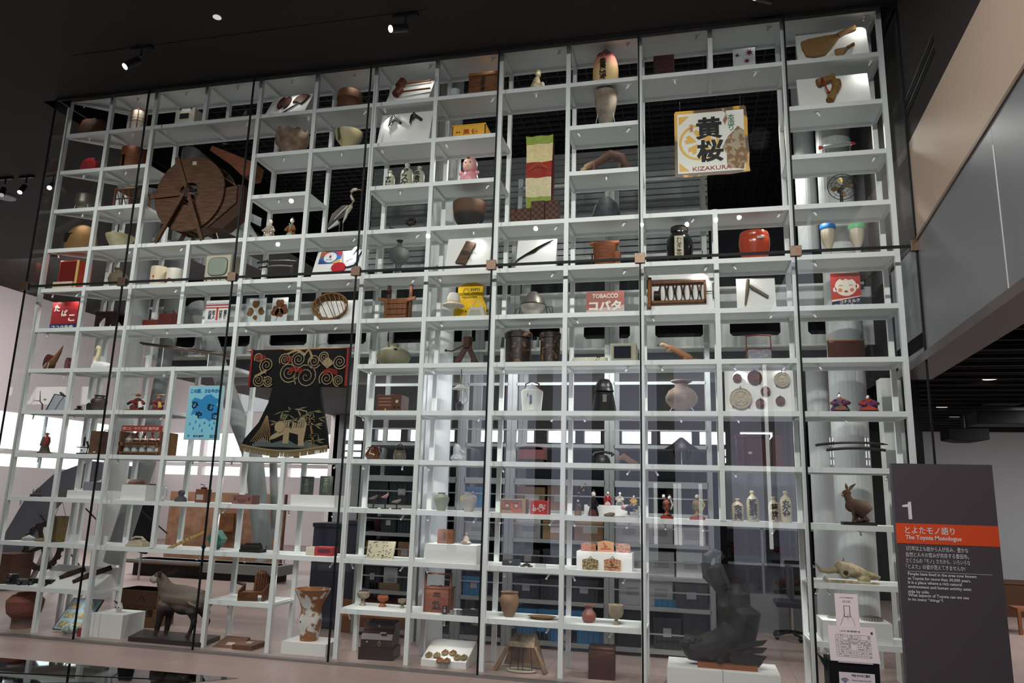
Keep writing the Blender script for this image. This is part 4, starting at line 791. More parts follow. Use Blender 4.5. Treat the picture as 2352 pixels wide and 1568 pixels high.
mk('label_plate', MB().box(-w*.18, -w*.515, h*.1, w*.15, -w*.47, h*.68), M('b8ae94', .6), t, smooth=False); text('むぎ茶', INK, t, -w*.015, -w*.52, h*.39, w*.2, h*.5, vertical=True)
t, w, h = jar('orange_pot', 'glossy orange-red enamel pot with a lid and a side label', 'pot', 5, 1696, 1769, 536, [(.62, 0), (.72, .05), (.9, .3), (.98, .55), (1, .75), (.94, .8), (.96, .86), (.9, .98), (.3, 1)], M('a83a20', .22), wall=0)
mk('label_plate', MB().box(w*.05, -w*.5, h*.66, w*.25, -w*.44, h*.74), M('5a5458', .3), t, smooth=False)
for a, b, lab, hx in ((1882, 1920, 'cream lamp-bulb shaped vessel with a blue cap', '2c6ab8'), (1948, 1987, 'cream lamp-bulb shaped vessel with a green cap', '5cba7a')):
    x, y, z, w, h = spot(5, a, b, 519, .15); t = thing('gourd_vessel', lab, 'vessel', (x, y, z), group='two capped vessels'); mk('body', MB().lathe([(w*.14, h*.02), (w*.16, h*.1), (w*.2, h*.3), (w*.36, h*.5), (w*.44, h*.68), (w*.44, h*.88)], n=24), M('b5aa92', .35), t)
    mk('cap', MB().lathe([(w*.46, h*.84), (w*.5, h*.88), (w*.5, h*.96), (w*.44, h)], n=24), M(hx, .4), t); mk('foot', MB().lathe([(w*.12, 0), (w*.16, .008)], n=16), M('a86a3a'), t)
# ---------------------------------------------------------------- sixth shelf
t, w, h = sign('tobacco_sign', 'red enamel sign reading tabako in white over a blue panel', 6, 121, 180, 695, M('8e2024', .35)); mk('lower_panel', MB().box(-w*.5, -.003, 0, w*.5, 0, h*.22), M('232a56', .35), t, smooth=False)
for s, a, b, k in (('た', -.3, .78, .22), ('ば', .0, .6, .22), ('こ', .3, .42, .24)): text(s, M('d8d2c0', .4), t, w*a, -.003, h*b, w*k, h*.24, bold=.03)
text('フコク生命', M('d8d2c0', .4), t, 0, -.006, h*.1, w*.84, h*.13, bold=.02)
x, y, z, w, h = spot(6, 227, 277, 719, .16); t = thing('low_dark_table', 'small dark lacquered table with arched legs', 'table', (x, y, z)); TBM = M('231314', .3)
mk('top', MB().box(-w/2, -.07, h*.86, w/2, .12, h), TBM, t, bevel=.003); ap = [(-w*.48, 0), (-w*.48, h*.88), (w*.48, h*.88), (w*.48, 0), (w*.3, 0), (w*.28, h*.35), (w*.12, h*.6), (-w*.12, h*.6), (-w*.28, h*.35), (-w*.3, 0)]
mk('front_legs', MB().prism(ap, -.065, -.05), TBM, t); mk('rear_legs', MB().prism(ap, .1, .115), TBM, t)
t, w, h = crate_box('flat_red_box', 'low dark red lacquer box, left of the open one', 'box', 6, 325, 361, 735, M('5c2018', .35), .14, .12)
t, w, h = crate_box('open_red_box', 'dark red lacquer box with its lid propped open', 'box', 6, 363, 394, 720, M('4e1a17', .35), .14, .12)
mk('open_lid', MB().prism([(w*.4, 0), (w*.45, h*1.3), (w*.95, h*.7), (w*.9, 0)], .01, .022), M('4a1815', .35), t)
t, w, h = sign('postage_sign', 'white sign with red bars and black characters for stamps on a thin post', 6, 473, 527, 690, M('cfd0d0', .4), Y=.1); mk('post', MB().box(-.004, .014, 0, .004, .02, h), STEEL, t)
m = MB().box(-w/2, -.002, h*.68, w/2, 0, h*.73).box(-w/2, -.002, h*.79, w/2, 0, h*.83).box(-w*.04, -.002, h*.2, w*.04, 0, h*.7); mk('red_bar', m, M('c03a28'), t); mk('lower_edge', MB().box(-w*.5, -.001, 0, w*.5, .013, h*.18), M('b8bab8'), t, smooth=False)
for s, a, b in (('印紙', -.3, .42), ('収入', -.14, .42), ('切手', .15, .42), ('郵便', .35, .42)): text(s, INK, t, w*a, -.004, h*b, w*.13, h*.36, vertical=True, bold=.01)
for a, b, yt, lab, kk, xx in ((573, 607, 684, 'white card with four heart-shaped brown leaves', 'heart', 0), (633, 657, 683, 'white card with one large brown vine leaf', 'vine', 1)):
    x, y, z, w, h = spot(6, a-8, b+4, yt, .12); t = thing('pressed_leaf_card', lab, 'card', (x, y, z), group='leaf cards in clear stands'); mk('card', MB().box(-w/2, 0, 0, w/2, .004, h), M('cfcfce', .6), t, smooth=False); mk('clear_stand', MB().box(-w/2-.02, -.01, 0, w/2+.05, -.006, h*1.02), ACRYL, t, smooth=False)
    if kk == 'heart':
        for q, (c, d, s, r) in enumerate(((0, .78, .2, 0), (-.26, .48, .2, 1.2), (.3, .5, .18, -1), (0, .25, .12, 2.5))): mk('leaf', MB().prism(leafshape(c*w, d*h, s*w, 'heart', r), -.003, 0), M('8a5a30', .7, kind='clay', h2='6e4422', s=60), t)
    else:
        for c, d, s, r in ((0, .8, .28, 0), (-.3, .5, .3, 1.2), (.32, .55, .3, -1.2), (0, .4, .3, 3)): mk('leaf', MB().prism(leafshape(c*w, d*h, s*w, 'heart', r), -.003, 0), M('7e4826', .7, kind='clay', h2='5c3018', s=60), t)
        mk('leaf_stalk', MB().strip([(0, h*.4), (-w*.2, h*.12)], .004, -.003, 0), M('5c3018'), t)
B = wedge(6, 735, 832, 690, 12, 'white leaning board behind the oval woven basket')
c0 = aty(768, 707, .12); x, y, z, w, h = spot(6, 728, 808, 675, .12); t = thing('oval_basket', 'open oval basket of woven bamboo strips propped on its side', 'basket', (x, .1, z)); BK = M('7e5a34', .7); m = MB(); a0, b0 = w*.5, h*.46; tl = .28
P = lambda a, k, dep=0: (a0*k*cos(a)*cos(tl)-b0*k*sin(a)*sin(tl), dep, h*.5+a0*k*cos(a)*sin(tl)*.6+b0*k*sin(a)*cos(tl))
for k in range(9): m.tube([P(2*pi*i/30, 1-.05*k, -.08+.02*k-.0) for i in range(31)], .008 if k > 1 else .011, 6)
for i in range(11): m.tube([P(2*pi*i/11, 1, -.08), P(2*pi*i/11+.25, .8, -.03), P(2*pi*i/11+.6, .5, .07)], .006, 5)
for i in range(9): m.tube([P(pi*.1+i*.3, .98, -.08), P(-pi*.05-i*.3, .98, -.08)], .005, 5) if i < 5 else m.tube([P(pi*.9-(i-5)*.35, .98, -.085), P(pi*1.2+(i-5)*.35, .98, -.085)], .005, 5)
mk('weave', m, BK, t); mk('rest_pin', MB().tube([(-w*.25, -.09, h*.02), (-w*.25, .0, h*.1)], .004, 6).tube([(w*.25, -.09, h*.05), (w*.25, 0, h*.14)], .004, 6), BLACK, t)
x, y, z, w, h = spot(6, 873, 957, 655, .16); t = thing('wooden_carrying_frame', 'brown wooden box frame with two tall uprights and side arms', 'carrier', (x, y, z)); OM = M('7a4a2a', .6, kind='woodx', h2='5a3319', s=10)
for k in range(4): mk('plank', MB().box(-w*.32, -.05, h*(.02+.15*k), w*.28, -.035, h*(.155+.15*k)), OM, t, bevel=.002)
mk('box_back', MB().box(-w*.3, .02, 0, w*.3, .06, h*.6), M('5e3820', .7), t)
for s in (-.24, .36): mk('upright', MB().box(w*s-.016, -.03, 0, w*s+.016, .0, h), M('4a2c1c', .6), t)
for s in (-1, 1): mk('arm', MB().prism([(s*w*.25, h*.52), (s*w*.5, h*.58), (s*w*.5, h*.66), (s*w*.25, h*.62)], -.04, -.015), M('7c4c2c', .6), t)
# volunteer vest, hat and bag
x, y, z, w, h = spot(6, 1042, 1122, 648, .22); t = thing('volunteer_vest', 'bright yellow volunteer vest standing upright', 'vest', (x, y, z)); YV = M('dcae10', .7, kind='clay', h2='d0a00c', s=20)
mk('cloth', MB().prism([(-w*.48, 0), (w*.48, 0), (w*.46, h*.35), (w*.36, h*.6), (w*.36, h*.92), (w*.1, h), (-w*.12, h*.99), (-w*.36, h*.9), (-w*.38, h*.55), (-w*.46, h*.3)], -.02, .02), YV, t, bevel=.01)
m = MB()
for i in range(12): a = i*pi/6; m.disc(-w*.12+.032*cos(a), h*.76+.032*sin(a), .0055, -.024, -.02, 8)
mk('ring_emblem', m, M('2a6a3a'), t); text('EXPO', M('1e3a2a'), t, w*.14, -.0235, h*.8, w*.26, h*.07, bold=.01); text('2005 AICHI JAPAN', M('5a6a2a'), t, w*.14, -.0235, h*.72, w*.2, h*.03); text('VOLUNTEER', M('1e3a2a'), t, -w*.02, -.0235, h*.6, w*.46, h*.05, bold=.01)
x, y, z, w, h = spot(6, 1018, 1066, 671, .08); t = thing('sun_hat', 'white cotton sun hat with a yellow band and a loose cord', 'hat', (x, y, z)); k = h*.5
mk('crown', MB().lathe([(w*.3, k+.02), (w*.3, h*.82), (w*.2, h*.97), (.01, h)], n=22), M('d2cec8', .8), t); mk('brim', MB().lathe([(w*.3, k+.03), (w*.5, k-.005), (w*.5, k-.008), (w*.3, k+.022)], n=22), M('cdc8c0', .8), t); mk('band', MB().lathe([(w*.305, k+.025), (w*.305, k+.04)], n=22), M('d8a838'), t); mk('cord', MB().tube([(-w*.2, -.05, k), (-.01, -.06, k*.3), (w*.3, -.05, k)], .0025, 5), M('c8c4bc'), t); mk('stand_rod', MB().tube([(0, 0, 0), (0, 0, k+.05)], .004, 6), ACRYL, t)
x, y, z, w, h = spot(6, 1072, 1116, 705, .08); t = thing('canvas_bag', 'small white and grey canvas shoulder bag hanging by its straps', 'bag', (x, y, z)); mk('body', MB().prism([(-w*.5, 0), (w*.5, 0), (w*.38, h), (-w*.3, h)], -.03, .03), M('b5afa0', .8), t, bevel=.006); mk('front_pocket', MB().prism([(-w*.42, 0), (w*.3, 0), (w*.2, h*.7), (-w*.26, h*.7)], -.036, -.03), M('9a988a', .6), t); mk('strap', MB().tube([(-w*.25, 0, h), (0, 0, h*1.9), (w*.3, 0, h)], .006, 6), M('b8b2a6'), t)
for s in (-1, 1): mk('buckle', MB().ball((s*w*.55, -.01, h*.6), .01), BLACK, t)
# round metal lantern
x, y, z, w, h = spot(6, 1196, 1254, 670, .18); t = thing('round_metal_lantern', 'shiny round metal fire lamp with a conical top in a black cradle', 'lamp', (x, y, z)); rr = w*.5; cz = h*.42
mk('bowl', MB().lathe([(rr*.4, cz-rr*.95), (rr*.75, cz-rr*.65), (rr*.97, cz-rr*.15), (rr, cz+rr*.1)], n=32), M('b4aea4', .3, .55), t); mk('cone', MB().lathe([(rr*.98, cz+rr*.15), (rr*.85, cz+rr*.5), (rr*.45, cz+rr*1.0), (rr*.3, h)], n=32), M('77726a', .45, .7), t); mk('rim', MB().lathe([(rr, cz+rr*.08), (rr*1.03, cz+rr*.13), (rr, cz+rr*.18)], n=32), M('5c564a', .3, .8), t)
for s in (-1, 1): mk('cradle_wire', MB().tube([(s*rr*1.5, -.02, 0), (s*rr*1.3, -.02, cz*.8), (s*rr*1.02, 0, cz), (s*rr*1.15, .02, 0)], .005, 6), BLACK, t)
mk('base_plate', MB().box(-rr*1.7, -.05, 0, rr*1.7, .06, .016), BLACK, t, bevel=.004)
mk('handle', MB().tube([(rr*1.05, 0, cz), (rr*1.5, 0, cz), (rr*1.55, 0, .02)], .004, 6), BLACK, t)
t, w, h = sign('tobacco_shop_sign', 'faded red and white sign reading TOBACCO with katakana below', 6, 1347, 1434, 668, M('97402e', .45)); mk('white_half', MB().prism([(-w*.5, 0), (w*.5, 0), (w*.5, h*.4), (-w*.5, h*.2)], -.002, 0), M('b9a59c', .5), t)
text('TOBACCO', M('d2c8bc'), t, 0, -.004, h*.8, w*.68, h*.2, bold=.03); text('コバタ', M('d6d0c8'), t, w*.0, -.004, h*.38, w*.86, h*.44, bold=.05)
B = wedge(6, 1490, 1640, 629, 10, 'large white leaning board holding the framed reel rack')
c0, rt, w, l = onb(B, 1492, 645, 1622, 702); t = thing('reel_frame', 'brown wooden frame holding rows of curved dark wooden reels', 'frame', c0, rot=rt); FW = M('7c4c28', .6, kind='woodx', h2='5a3319', s=10)
mk('frame', MB().box(-w*.5, -.04, -l*.42, w*.5, -.005, -l*.32).box(-w*.5, -.04, l*.36, w*.5, -.005, l*.46).box(-w*.5, -.04, -l*.42, -w*.46, -.005, l*.46).box(w*.46, -.04, -l*.42, w*.5, -.005, l*.46), FW, t); mk('left_pole', MB().tube([(-w*.5, -.03, -l*.6), (-w*.5, -.03, l*.62)], .02, 10), M('7c4c28', .6), t)
for i in range(11): u = -w*.3+i*w*.072; mk('reel', MB().tube([(u, -.02, -l*.3), (u+.018*(1 if i % 2 else -1), -.045, 0), (u, -.02, l*.33)], [.008, .013, .008], 7), M('3e2c22', .5), t)
mk('drum', MB().tube([(-w*.42, -.03, -.03), (-w*.3, -.03, -.03)], .05, 14), M('2c201a', .5), t); mk('crank', MB().tube([(w*.5, -.03, 0), (w*.62, -.03, 0), (w*.62, -.03, .09), (w*.68, -.03, .09)], .006, 6).tube([(w*.62, -.03, 0), (w*.62, -.03, -.08), (w*.68, -.03, -.08)], .006, 6), M('2a1f1a'), t)
B = wedge(6, 1691, 1780, 639, 10, 'white leaning board holding a hoe with an angled handle')
c0, rt, w, l = onb(B, 1711, 642, 1764, 702); t = thing('angled_hoe', 'grey wooden hoe made of two sticks meeting at an acute angle', 'hoe', c0, rot=rt); mk('blade_arm', MB().tube([(-w*.5, -.02, -l*.48), (-w*.38, -.03, l*.05), (-w*.34, -.03, l*.46)], [.008, .02, .018], 10), M('6a6252', .7), t); mk('handle', MB().bar((-w*.36, -.03, l*.26), (w*.5, -.02, -l*.2), .024), M('6e6656', .7), t)
t, w, h = sign('milk_powder_sign', 'red and navy enamel sign with a smiling child face and katakana lettering', 6, 1908, 1976, 628, M('b32a24', .3)); SK = M('d8ccba', .4)
mk('face', MB().disc(0, h*.6, w*.37, -.003, 0, 28, h*.27).disc(-w*.38, h*.52, w*.06, -.003, 0, 12, h*.07).disc(w*.39, h*.6, w*.06, -.003, 0, 12, h*.07), SK, t); mk('hair', MB().prism([(-w*.36, h*.78), (-w*.2, h*.93), (w*.1, h*.95), (w*.34, h*.84), (w*.37, h*.7), (w*.25, h*.82), (w*.1, h*.79), (0, h*.83), (-w*.1, h*.78), (-w*.2, h*.84)], -.0045, -.002), M('b32a24', .3), t)
for s in (-1, 1): mk('eye', MB().strip([(s*w*.17-w*.07, h*.62), (s*w*.17, h*.65), (s*w*.17+w*.07, h*.62)], .004, -.005, -.003), M('5a2a20'), t); mk('cheek', MB().disc(s*w*.2, h*.5, w*.07, -.0045, -.003, 14), M('cf6a50'), t)
mk('mouth', MB().disc(0, h*.46, w*.07, -.005, -.003, 14, h*.025), M('9a2420'), t); mk('navy_panel', MB().prism([(-w*.5, 0), (w*.5, 0), (w*.5, h*.31), (-w*.5, h*.17)], -.004, 0), M('20244e', .3), t); mk('white_line', MB().prism([(-w*.5, h*.17), (w*.5, h*.31), (w*.5, h*.325), (-w*.5, h*.22)], -.005, 0), SK, t)
text('コナミルク', SK, t, w*.1, -.006, h*.18, w*.68, h*.1, bold=.03, rot=.09); text('雪印バター', SK, t, -w*.02, -.006, h*.06, w*.85, h*.09, bold=.03, rot=.05)
# ---------------------------------------------------------------- seventh shelf
x, y, z, w, h = spot(7, 102, 153, 797, .2); t = thing('wooden_saddle_cup', 'brown lacquered vessel with a long pointed horn', 'vessel', (x, y, z)); RB = M('5a2a1c', .4, kind='clay', h2='7a4428', s=12)
mk('bowl', MB().tube([(-w*.22, -.03, h*.32), (-w*.15, .03, h*.32)], [h*.36, h*.33], 20), M('4c1a16', .3), t); mk('horn', MB().tube([(-w*.15, -.05, h*.15), (w*.15, -.05, h*.4), (w*.35, -.05, h*.75), (w*.45, -.05, h)], [.035, .04, .022, .003], 12), M('6c4a30', .5), t); mk('wire_rest', MB().tube([(-w*.2, -.1, 0), (-w*.1, -.08, h*.3)], .003, 5).tube([(w*.05, -.1, 0), (w*.05, -.09, h*.3)], .003, 5), STAND, t)
x, y, z, w, h = spot(7, 139, 166, 822, .18); solo('red_lacquer_disc', MB().tube([(0, 0, h*.5), (.03, .05, h*.5)], h*.5, 22), M('5a1618', .3), 'dark red lacquered round dish standing on edge', 'dish', (x, y, z))
x, y, z, w, h = spot(7, 212, 262, 793, .2); t = thing('toy_goose', 'white goose figure with a cream neck and head', 'goose figure', (x, y, z))
blob('body', [('t', [(-w*.3, 0, .02), (-w*.1, 0, h*.18), (w*.25, 0, h*.16), (w*.5, 0, h*.2)], [.05, .06, .055, .012]), ('t', [(-w*.28, 0, h*.1), (-w*.3, 0, h*.4)], [.05, .025])], M('cdd0d0', .5), t, .007); mk('neck', MB().tube([(-w*.3, 0, h*.38), (-w*.22, 0, h*.6), (-w*.2, 0, h*.8)], [.026, .02, .02], 12), M('cfc08c', .5), t); mk('head', MB().ball((-w*.24, 0, h*.88), (.036, .028, .034)), M('cfc59e', .5), t); mk('beak', MB().tube([(-w*.32, -.01, h*.86), (-w*.34, -.015, h*.78)], [.012, .006], 8), M('b8923a'), t); mk('eye', MB().ball((-w*.3, -.026, h*.9), (.007, .004, .007)), BLACK, t)
P, Q = aty(321, 788, .2), aty(541, 820, .2); t = thing('matchlock_rifle', 'long old wooden rifle resting on two thin white posts', 'rifle', (P+Q)/2); p, q = P-(P+Q)/2, Q-(P+Q)/2; L = lambda k, o=0: tuple(p.lerp(q, k)+Vector((0, 0, o)))
mk('barrel', MB().tube([L(0), L(.75, .02)], .012, 10), M('2a2422', .4, .5), t); mk('stock', MB().tube([L(.02, -.014), L(.7, .0), L(.85, .005), L(.95, -.0), L(1, -.02)], [.008, .016, .018, .02, .016], 10), M('3c2618', .45), t); mk('muzzle_band', MB().ball(L(0), .014), BLACK, t); mk('trigger_guard', MB().tube([L(.74, .02), L(.77, .03), L(.8, .02)], .004, 6), BLACK, t)
for k in (.25, .72): a = p.lerp(q, k); mk('post', MB().tube([(a.x, 0, a.z-.01), (a.x, 0, ZS[7]-(P+Q).z/2)], .005, 7), STAND, t)
t, w, h = jar('broken_round_jar', 'wide olive-beige round jar with broken holes in its shoulder', 'jar', 7, 868, 941, 791, [(.5, 0), (.85, .15), (1, .42), (.92, .66), (.6, .8), (.27, .84), (.24, .9), (.3, 1)], CLAY('89866c', '6e6a52', 8), wall=.008)
for a, b, s in ((-.12, .62, .013), (.2, .66, .02), (-.3, .5, .012)): mk('hole', MB().ball((w*a, -w*(.40 if abs(a) < .25 else .33), h*b), (s*1.4, .012, s*.7), 8), M('1a1814'), t)
x, y, z, w, h = spot(7, 1050, 1097, 774, .15); t = thing('wooden_tripod_press', 'dark brown wooden tripod device with a curved iron handle on a long plank', 'press', (x, y, z)); TW = M('4a2c20', .6, kind='wood', h2='2e1a12', s=10)
mk('head', MB().tube([(0, 0, h*.6), (0, 0, h)], [.05, .06], 6), TW, t)
for s in (-1, 1): mk('leg', MB().bar((s*.01, 0, h*.68), (s*w*.45, -.02, .02), .05), TW, t)
mk('iron_handle', MB().tube([(-.03, -.02, h*.72), (-w*.7, -.02, h*.5), (-w*1.0, -.02, h*.52)], .008, 7), M('2a201c', .4, .5), t); mk('knob', MB().ball((-w*1.02, -.02, h*.53), .016), M('3a2018'), t); mk('plank', MB().box(-w*1.0, -.06, 0, w*.7, .04, .018), TW, t)
for a, b, lab in ((1160, 1222, 'dark lacquered round drum with worn gold patches, left of two'), (1240, 1288, 'dark lacquered round drum with worn gold patches, right of two')):
    x, y, z, w, h = spot(7, a, b, 764, .2); t = thing('lacquered_drum', lab, 'drum', (x, y, z), group='two lacquered drums'); mk('body', MB().lathe([(w*.46+(.002 if i % 2 else 0), h*.86*i/24) for i in range(25)], n=30), M('5e4628', .4, kind='fleck', h2='1e1210', s=22), t); mk('lid', MB().lathe([(w*.5, h*.82), (w*.51, h*.97), (w*.47, h), (w*.3, h*1.02)], n=30), M('4a3420', .4, kind='fleck', h2='1e1210', s=22), t); mk('green_tassel', MB().tube([(-w*.55, -.04, h*.85), (-w*.57, -.04, h*.55)], [.012, .02], 8), M('39483f', .8), t)
x, y, z, w, h = spot(7, 1310, 1392, 814, .1); t = thing('computer_keyboard', 'beige computer keyboard tilted up on the shelf', 'keyboard', (x, y, z)); KA = math.atan2(h, .16)
mk('case', MB().add([(-w/2,0,0),(w/2,0,0),(w/2,.16,h),(-w/2,.16,h),(-w/2,0,-0.0),(w/2,0,0),(w/2,.16,0),(-w/2,.16,0)], [(0,1,2,3),(4,7,6,5),(1,6,2,1)[:3],(0,3,7),(3,2,6,7)]), M('a8a288', .5), t, smooth=False); m = MB()
for i in range(17):
    if i in (12, 13): continue
    for j in range(5): v = .16*(.18+.17*j); m.cbox(-w*.46+w*.92*(i+.5)/17, v, v*h/.16+.006, w*.042, .02, .012)
mk('keys', m, M('c6c4b4', .5), t, smooth=False)
t, w, h = crate_box('computer_monitor', 'beige boxy computer monitor with a dark screen', 'monitor', 7, 1402, 1461, 787, M('a39e86', .5), .25, .1); mk('screen', MB().box(-w*.36, -.004, h*.2, w*.3, .004, h*.84), M('22262c', .12), t, smooth=False); mk('bezel', MB().box(-w*.42, -.002, h*.13, w*.36, .003, h*.9), M('8e8a74', .5), t, smooth=False)
x, y, z, w, h = spot(7, 1514, 1600, 783, .15); t = thing('stuffed_weasel', 'stuffed light brown weasel leaning up on an orange plank', 'stuffed animal', (x, y, z))
blob('body', [('t', [(-w*.34, 0, h*.8), (-w*.15, 0, h*.68), (w*.1, 0, h*.42), (w*.3, 0, h*.2), (w*.4, 0, .02)], [.022, .03, .034, .036, .02]), ('b', (-w*.4, 0, h*.85), (.032, .022, .022)), ('t', [(w*.3, .01, .03), (w*.6, .01, .025)], [.014, .008]), ('t', [(-w*.18, -.02, h*.62), (-w*.3, -.03, h*.5)], .009), ('t', [(w*.25, -.02, h*.2), (w*.15, -.02, .02)], .012)], ZR([(-w*.5, 'b8a080'), (-w*.2, '9c6c4c'), (w*.5, '84522f')], axis=0, s=70), t, .005); mk('nose', MB().ball((-w*.52, 0, h*.83), .008), BLACK, t); mk('plank', MB().box(-w*.55, -.05, 0, w*.62, .05, .012), M('9a5430', .5), t)
x, y, z, w, h = spot(7, 1712, 1773, 768, .15); t = thing('peddler_box', 'grey speckled box slung in a tall reddish wooden handle frame', 'box', (x, y, z)); RW2 = M('5c2a24', .5)
mk('handle_frame', MB().bar((-w*.48, 0, 0), (-w*.45, 0, h*.97), .012).bar((w*.48, 0, 0), (w*.45, 0, h*.97), .012).tube([(-w*.5, 0, h*.96), (0, 0, h*1.0), (w*.5, 0, h*.96)], .008, 6), RW2, t); mk('body', MB().box(-w*.42, -.05, 0, w*.44, .08, h*.42), M('8a8a92', .6, kind='clay', h2='6e6c76', s=50), t); mk('lid', MB().box(-w*.44, -.055, h*.42, w*.46, .085, h*.46), RW2, t)
x, y, z, w, h = spot(7, 1901, 1986, 780, .2); t = thing('woven_basket', 'wide reddish-brown woven basket at the right end', 'basket', (x, y, z)); WB = M('5e3222', .7, kind='weave', h2='36190f', s=70); mk('body', MB().lathe([(w*.46, 0), (w*.5, h*.3), (w*.5, h*.85), (w*.45, h*.85), (w*.44, .02), (0.01, .02)], n=34, sy=.75), WB, t); mk('rim', MB().tube([(w*.49*cos(a*pi/16), w*.37*sin(a*pi/16), h*.9+.012*cos(a*pi/16*2)) for a in range(33)], .009, 7), M('7a4a2a'), t)
# ---------------------------------------------------------------- eighth shelf
x, y, z, w, h = spot(8, 80, 112, 898, .2); t = thing('bird_on_branch', 'forked dry branch carrying a small yellow bird, lower left shelf', 'stuffed bird', (x, y, z))
mk('branch', MB().tube([(w*.2, 0, 0), (w*.15, 0, h*.35), (-w*.05, 0, h*.5), (-w*.15, 0, h)], [.01, .009, .007, .003], 7).tube([(-w*.02, 0, h*.5), (-w*.5, 0, h*.55)], [.006, .003], 6), M('4a382c', .8), t); mk('bird', MB().ball((w*.28, 0, h*.58), (.022, .012, .012)), M('8a7a40', .8), t)
x, y, z, w, h = spot(8, 108, 160, 906, .22); t = thing('slanted_frame', 'dark-edged slanted glass frame behind the perched black bird', 'frame', (x, y, z)); q = [(-w*.5, 0), (-w*.2, h), (w*.6, h*.85), (w*.35, 0)]; mk('edge', MB().strip(q[:3], .014, 0, .012), M('20263a', .5), t); mk('panel', MB().prism([(a*.95, b*.96) for a, b in q], .004, .008), M('8a9098', .3), t)
x, y, z, w, h = spot(8, 128, 150, 902, .12); t = thing('black_bird_on_branch', 'black bird perched on a thin leaning branch', 'stuffed bird', (x, y, z)); mk('branch', MB().tube([(-w*.4, 0, 0), (0, 0, h*.5), (w*.4, 0, h*.8)], .006, 7), M('6a5644', .8), t); blob('bird', [('t', [(-w*.1, 0, h), (w*.2, 0, h*.88), (w*.55, 0, h*.75)], [.012, .018, .004]), ('b', (-w*.05, 0, h*.98), .014)], M('16181c', .5), t, .004)
x, y, z, w, h = spot(8, 174, 188, 932, .15); solo('dark_carving', MB().lathe([(w*.5, 0), (w*.6, h*.3), (w*.2, h*.6), (w*.4, h*.8), (.01, h)]), M('1c1c20', .5), 'small dark carved lump left of the comb', 'carving', (x, y, z))
x, y, z, w, h = spot(8, 198, 212, 925, .15); m = MB().prism([(-w*.4, 0), (w*.5, 0), (w*.3, h*.7), (-w*.1, h), (-w*.5, h*.8)], -.006, .006)
solo('black_comb', m, M('18181c', .4), 'black carved comb standing beside the brown jar', 'comb', (x, y, z))
jar('dark_brown_jar', 'dark brown jar with a short neck, lower left shelf', 'jar', 8, 213, 243, 909, [(.6, 0), (.85, .3), (1, .6), (.9, .75), (.6, .84), (.55, .92), (.7, 1)], CLAY('3e302a', '2a201c', 10, .4))
for a, b, yt, lab in ((294, 340, 902, 'warrior doll in red and black armour with a white sleeve'), (348, 382, 903, 'warrior doll in red and gold armour holding a bow')):
    x, y, z, w, h = spot(8, a, b, yt, .18); t = thing('warrior_doll', lab, 'doll', (x, y, z), group='pair of warrior dolls'); RM = M('7a2a20', .6, kind='patch', h2='1c1a1c', s=30)
    blob('armour', [('b', (0, 0, h*.5), (w*.24, .035, h*.22)), ('b', (-w*.12, -.01, h*.22), (w*.2, .04, h*.16)), ('b', (w*.16, -.01, h*.2), (w*.2, .04, h*.15)), ('t', [(-w*.2, -.01, h*.55), (-w*.42, -.03, h*.38)], [.02, .016]), ('t', [(w*.2, -.01, h*.55), (w*.4, -.02, h*.4)], [.022, .02])], RM, t, .005)
    mk('skirt', MB().lathe([(w*.42, 0), (w*.3, h*.16), (w*.2, h*.3)], n=18, sy=.6), M('8a3020', .6, kind='checks', h2='1a1a20', s=60), t); mk('white_sleeve', MB().tube([(w*.22, -.04, h*.5), (w*.3, -.045, h*.2)], [.018, .024], 9), M('c8c2ba', .6) if a < 300 else M('a8803a'), t); mk('head', MB().ball((0, -.01, h*.78), (.018, .018, .022)), M('c8b09a'), t); mk('helmet', MB().lathe([(.034, h*.8), (.026, h*.86), (.006, h*.95)], n=16), M('6a2a20', .4), t); mk('horns', MB().tube([(-w*.36, 0, h*.88), (-w*.1, -.02, h*.9), (w*.1, -.02, h*.9), (w*.36, 0, h*.9)], .004, 6), M('a8883a', .4, .5), t); mk('boot', MB().tube([(-w*.46, -.03, .012), (-w*.2, -.02, .02)], .014, 8), BLACK, t)
# hanging poster
PY = .14; a, b = aty(426, 950, PY), aty(507, 950, PY); tp, bt = aty(470, 886, PY), aty(466, 1011, PY); w, h = b.x-a.x, tp.z-bt.z
t = thing('noodle_poster', 'light blue framed poster for chilled noodles hung in an open bay', 'poster', ((a.x+b.x)/2, PY, bt.z)); mk('frame', MB().box(-w/2, 0, 0, w/2, .014, h), M('b0b8bc', .35), t, smooth=False); mk('sheet', MB().box(-w*.475, -.002, h*.015, w*.475, 0, h*.985), M('7cc4dc', .5), t, smooth=False)
BL = M('2a86c4', .5); mk('splash', MB().prism([(-w*.38, h*.72), (-w*.3, h*.78), (-w*.1, h*.74), (0, h*.82), (.15*w, h*.84), (.28*w, h*.77), (w*.42, h*.74), (w*.33, h*.66), (w*.42, h*.5), (w*.3, h*.4), (w*.18, h*.34), (w*.05, h*.4), (-w*.1, h*.38), (-w*.25, h*.48), (-w*.36, h*.45), (-w*.3, h*.62)], -.004, -.002), BL, t)
m = MB()
for c, d in ((-.36, .28), (-.2, .32), (-.08, .25), (.05, .3), (.2, .26), (.32, .3), (-.25, .2), (.0, .16), (.28, .2), (.4, .16)): m.prism([(w*c, h*(d+.05)), (w*c+.012, h*d), (w*c, h*d-.012), (w*c-.012, h*d)], -.004, -.002)
mk('drops', m, BL, t); text('この夏、さわやかに', M('1f6cae'), t, 0, -.005, h*.9, w*.88, h*.075, bold=.03)
for s, c, d in (('ひ', -.27, .64), ('や', -.14, .46), ('む', .18, .6), ('ぎ', .33, .44)): text(s, M('181818'), t, w*c, -.006, h*d, w*.2, h*.13, bold=.03)
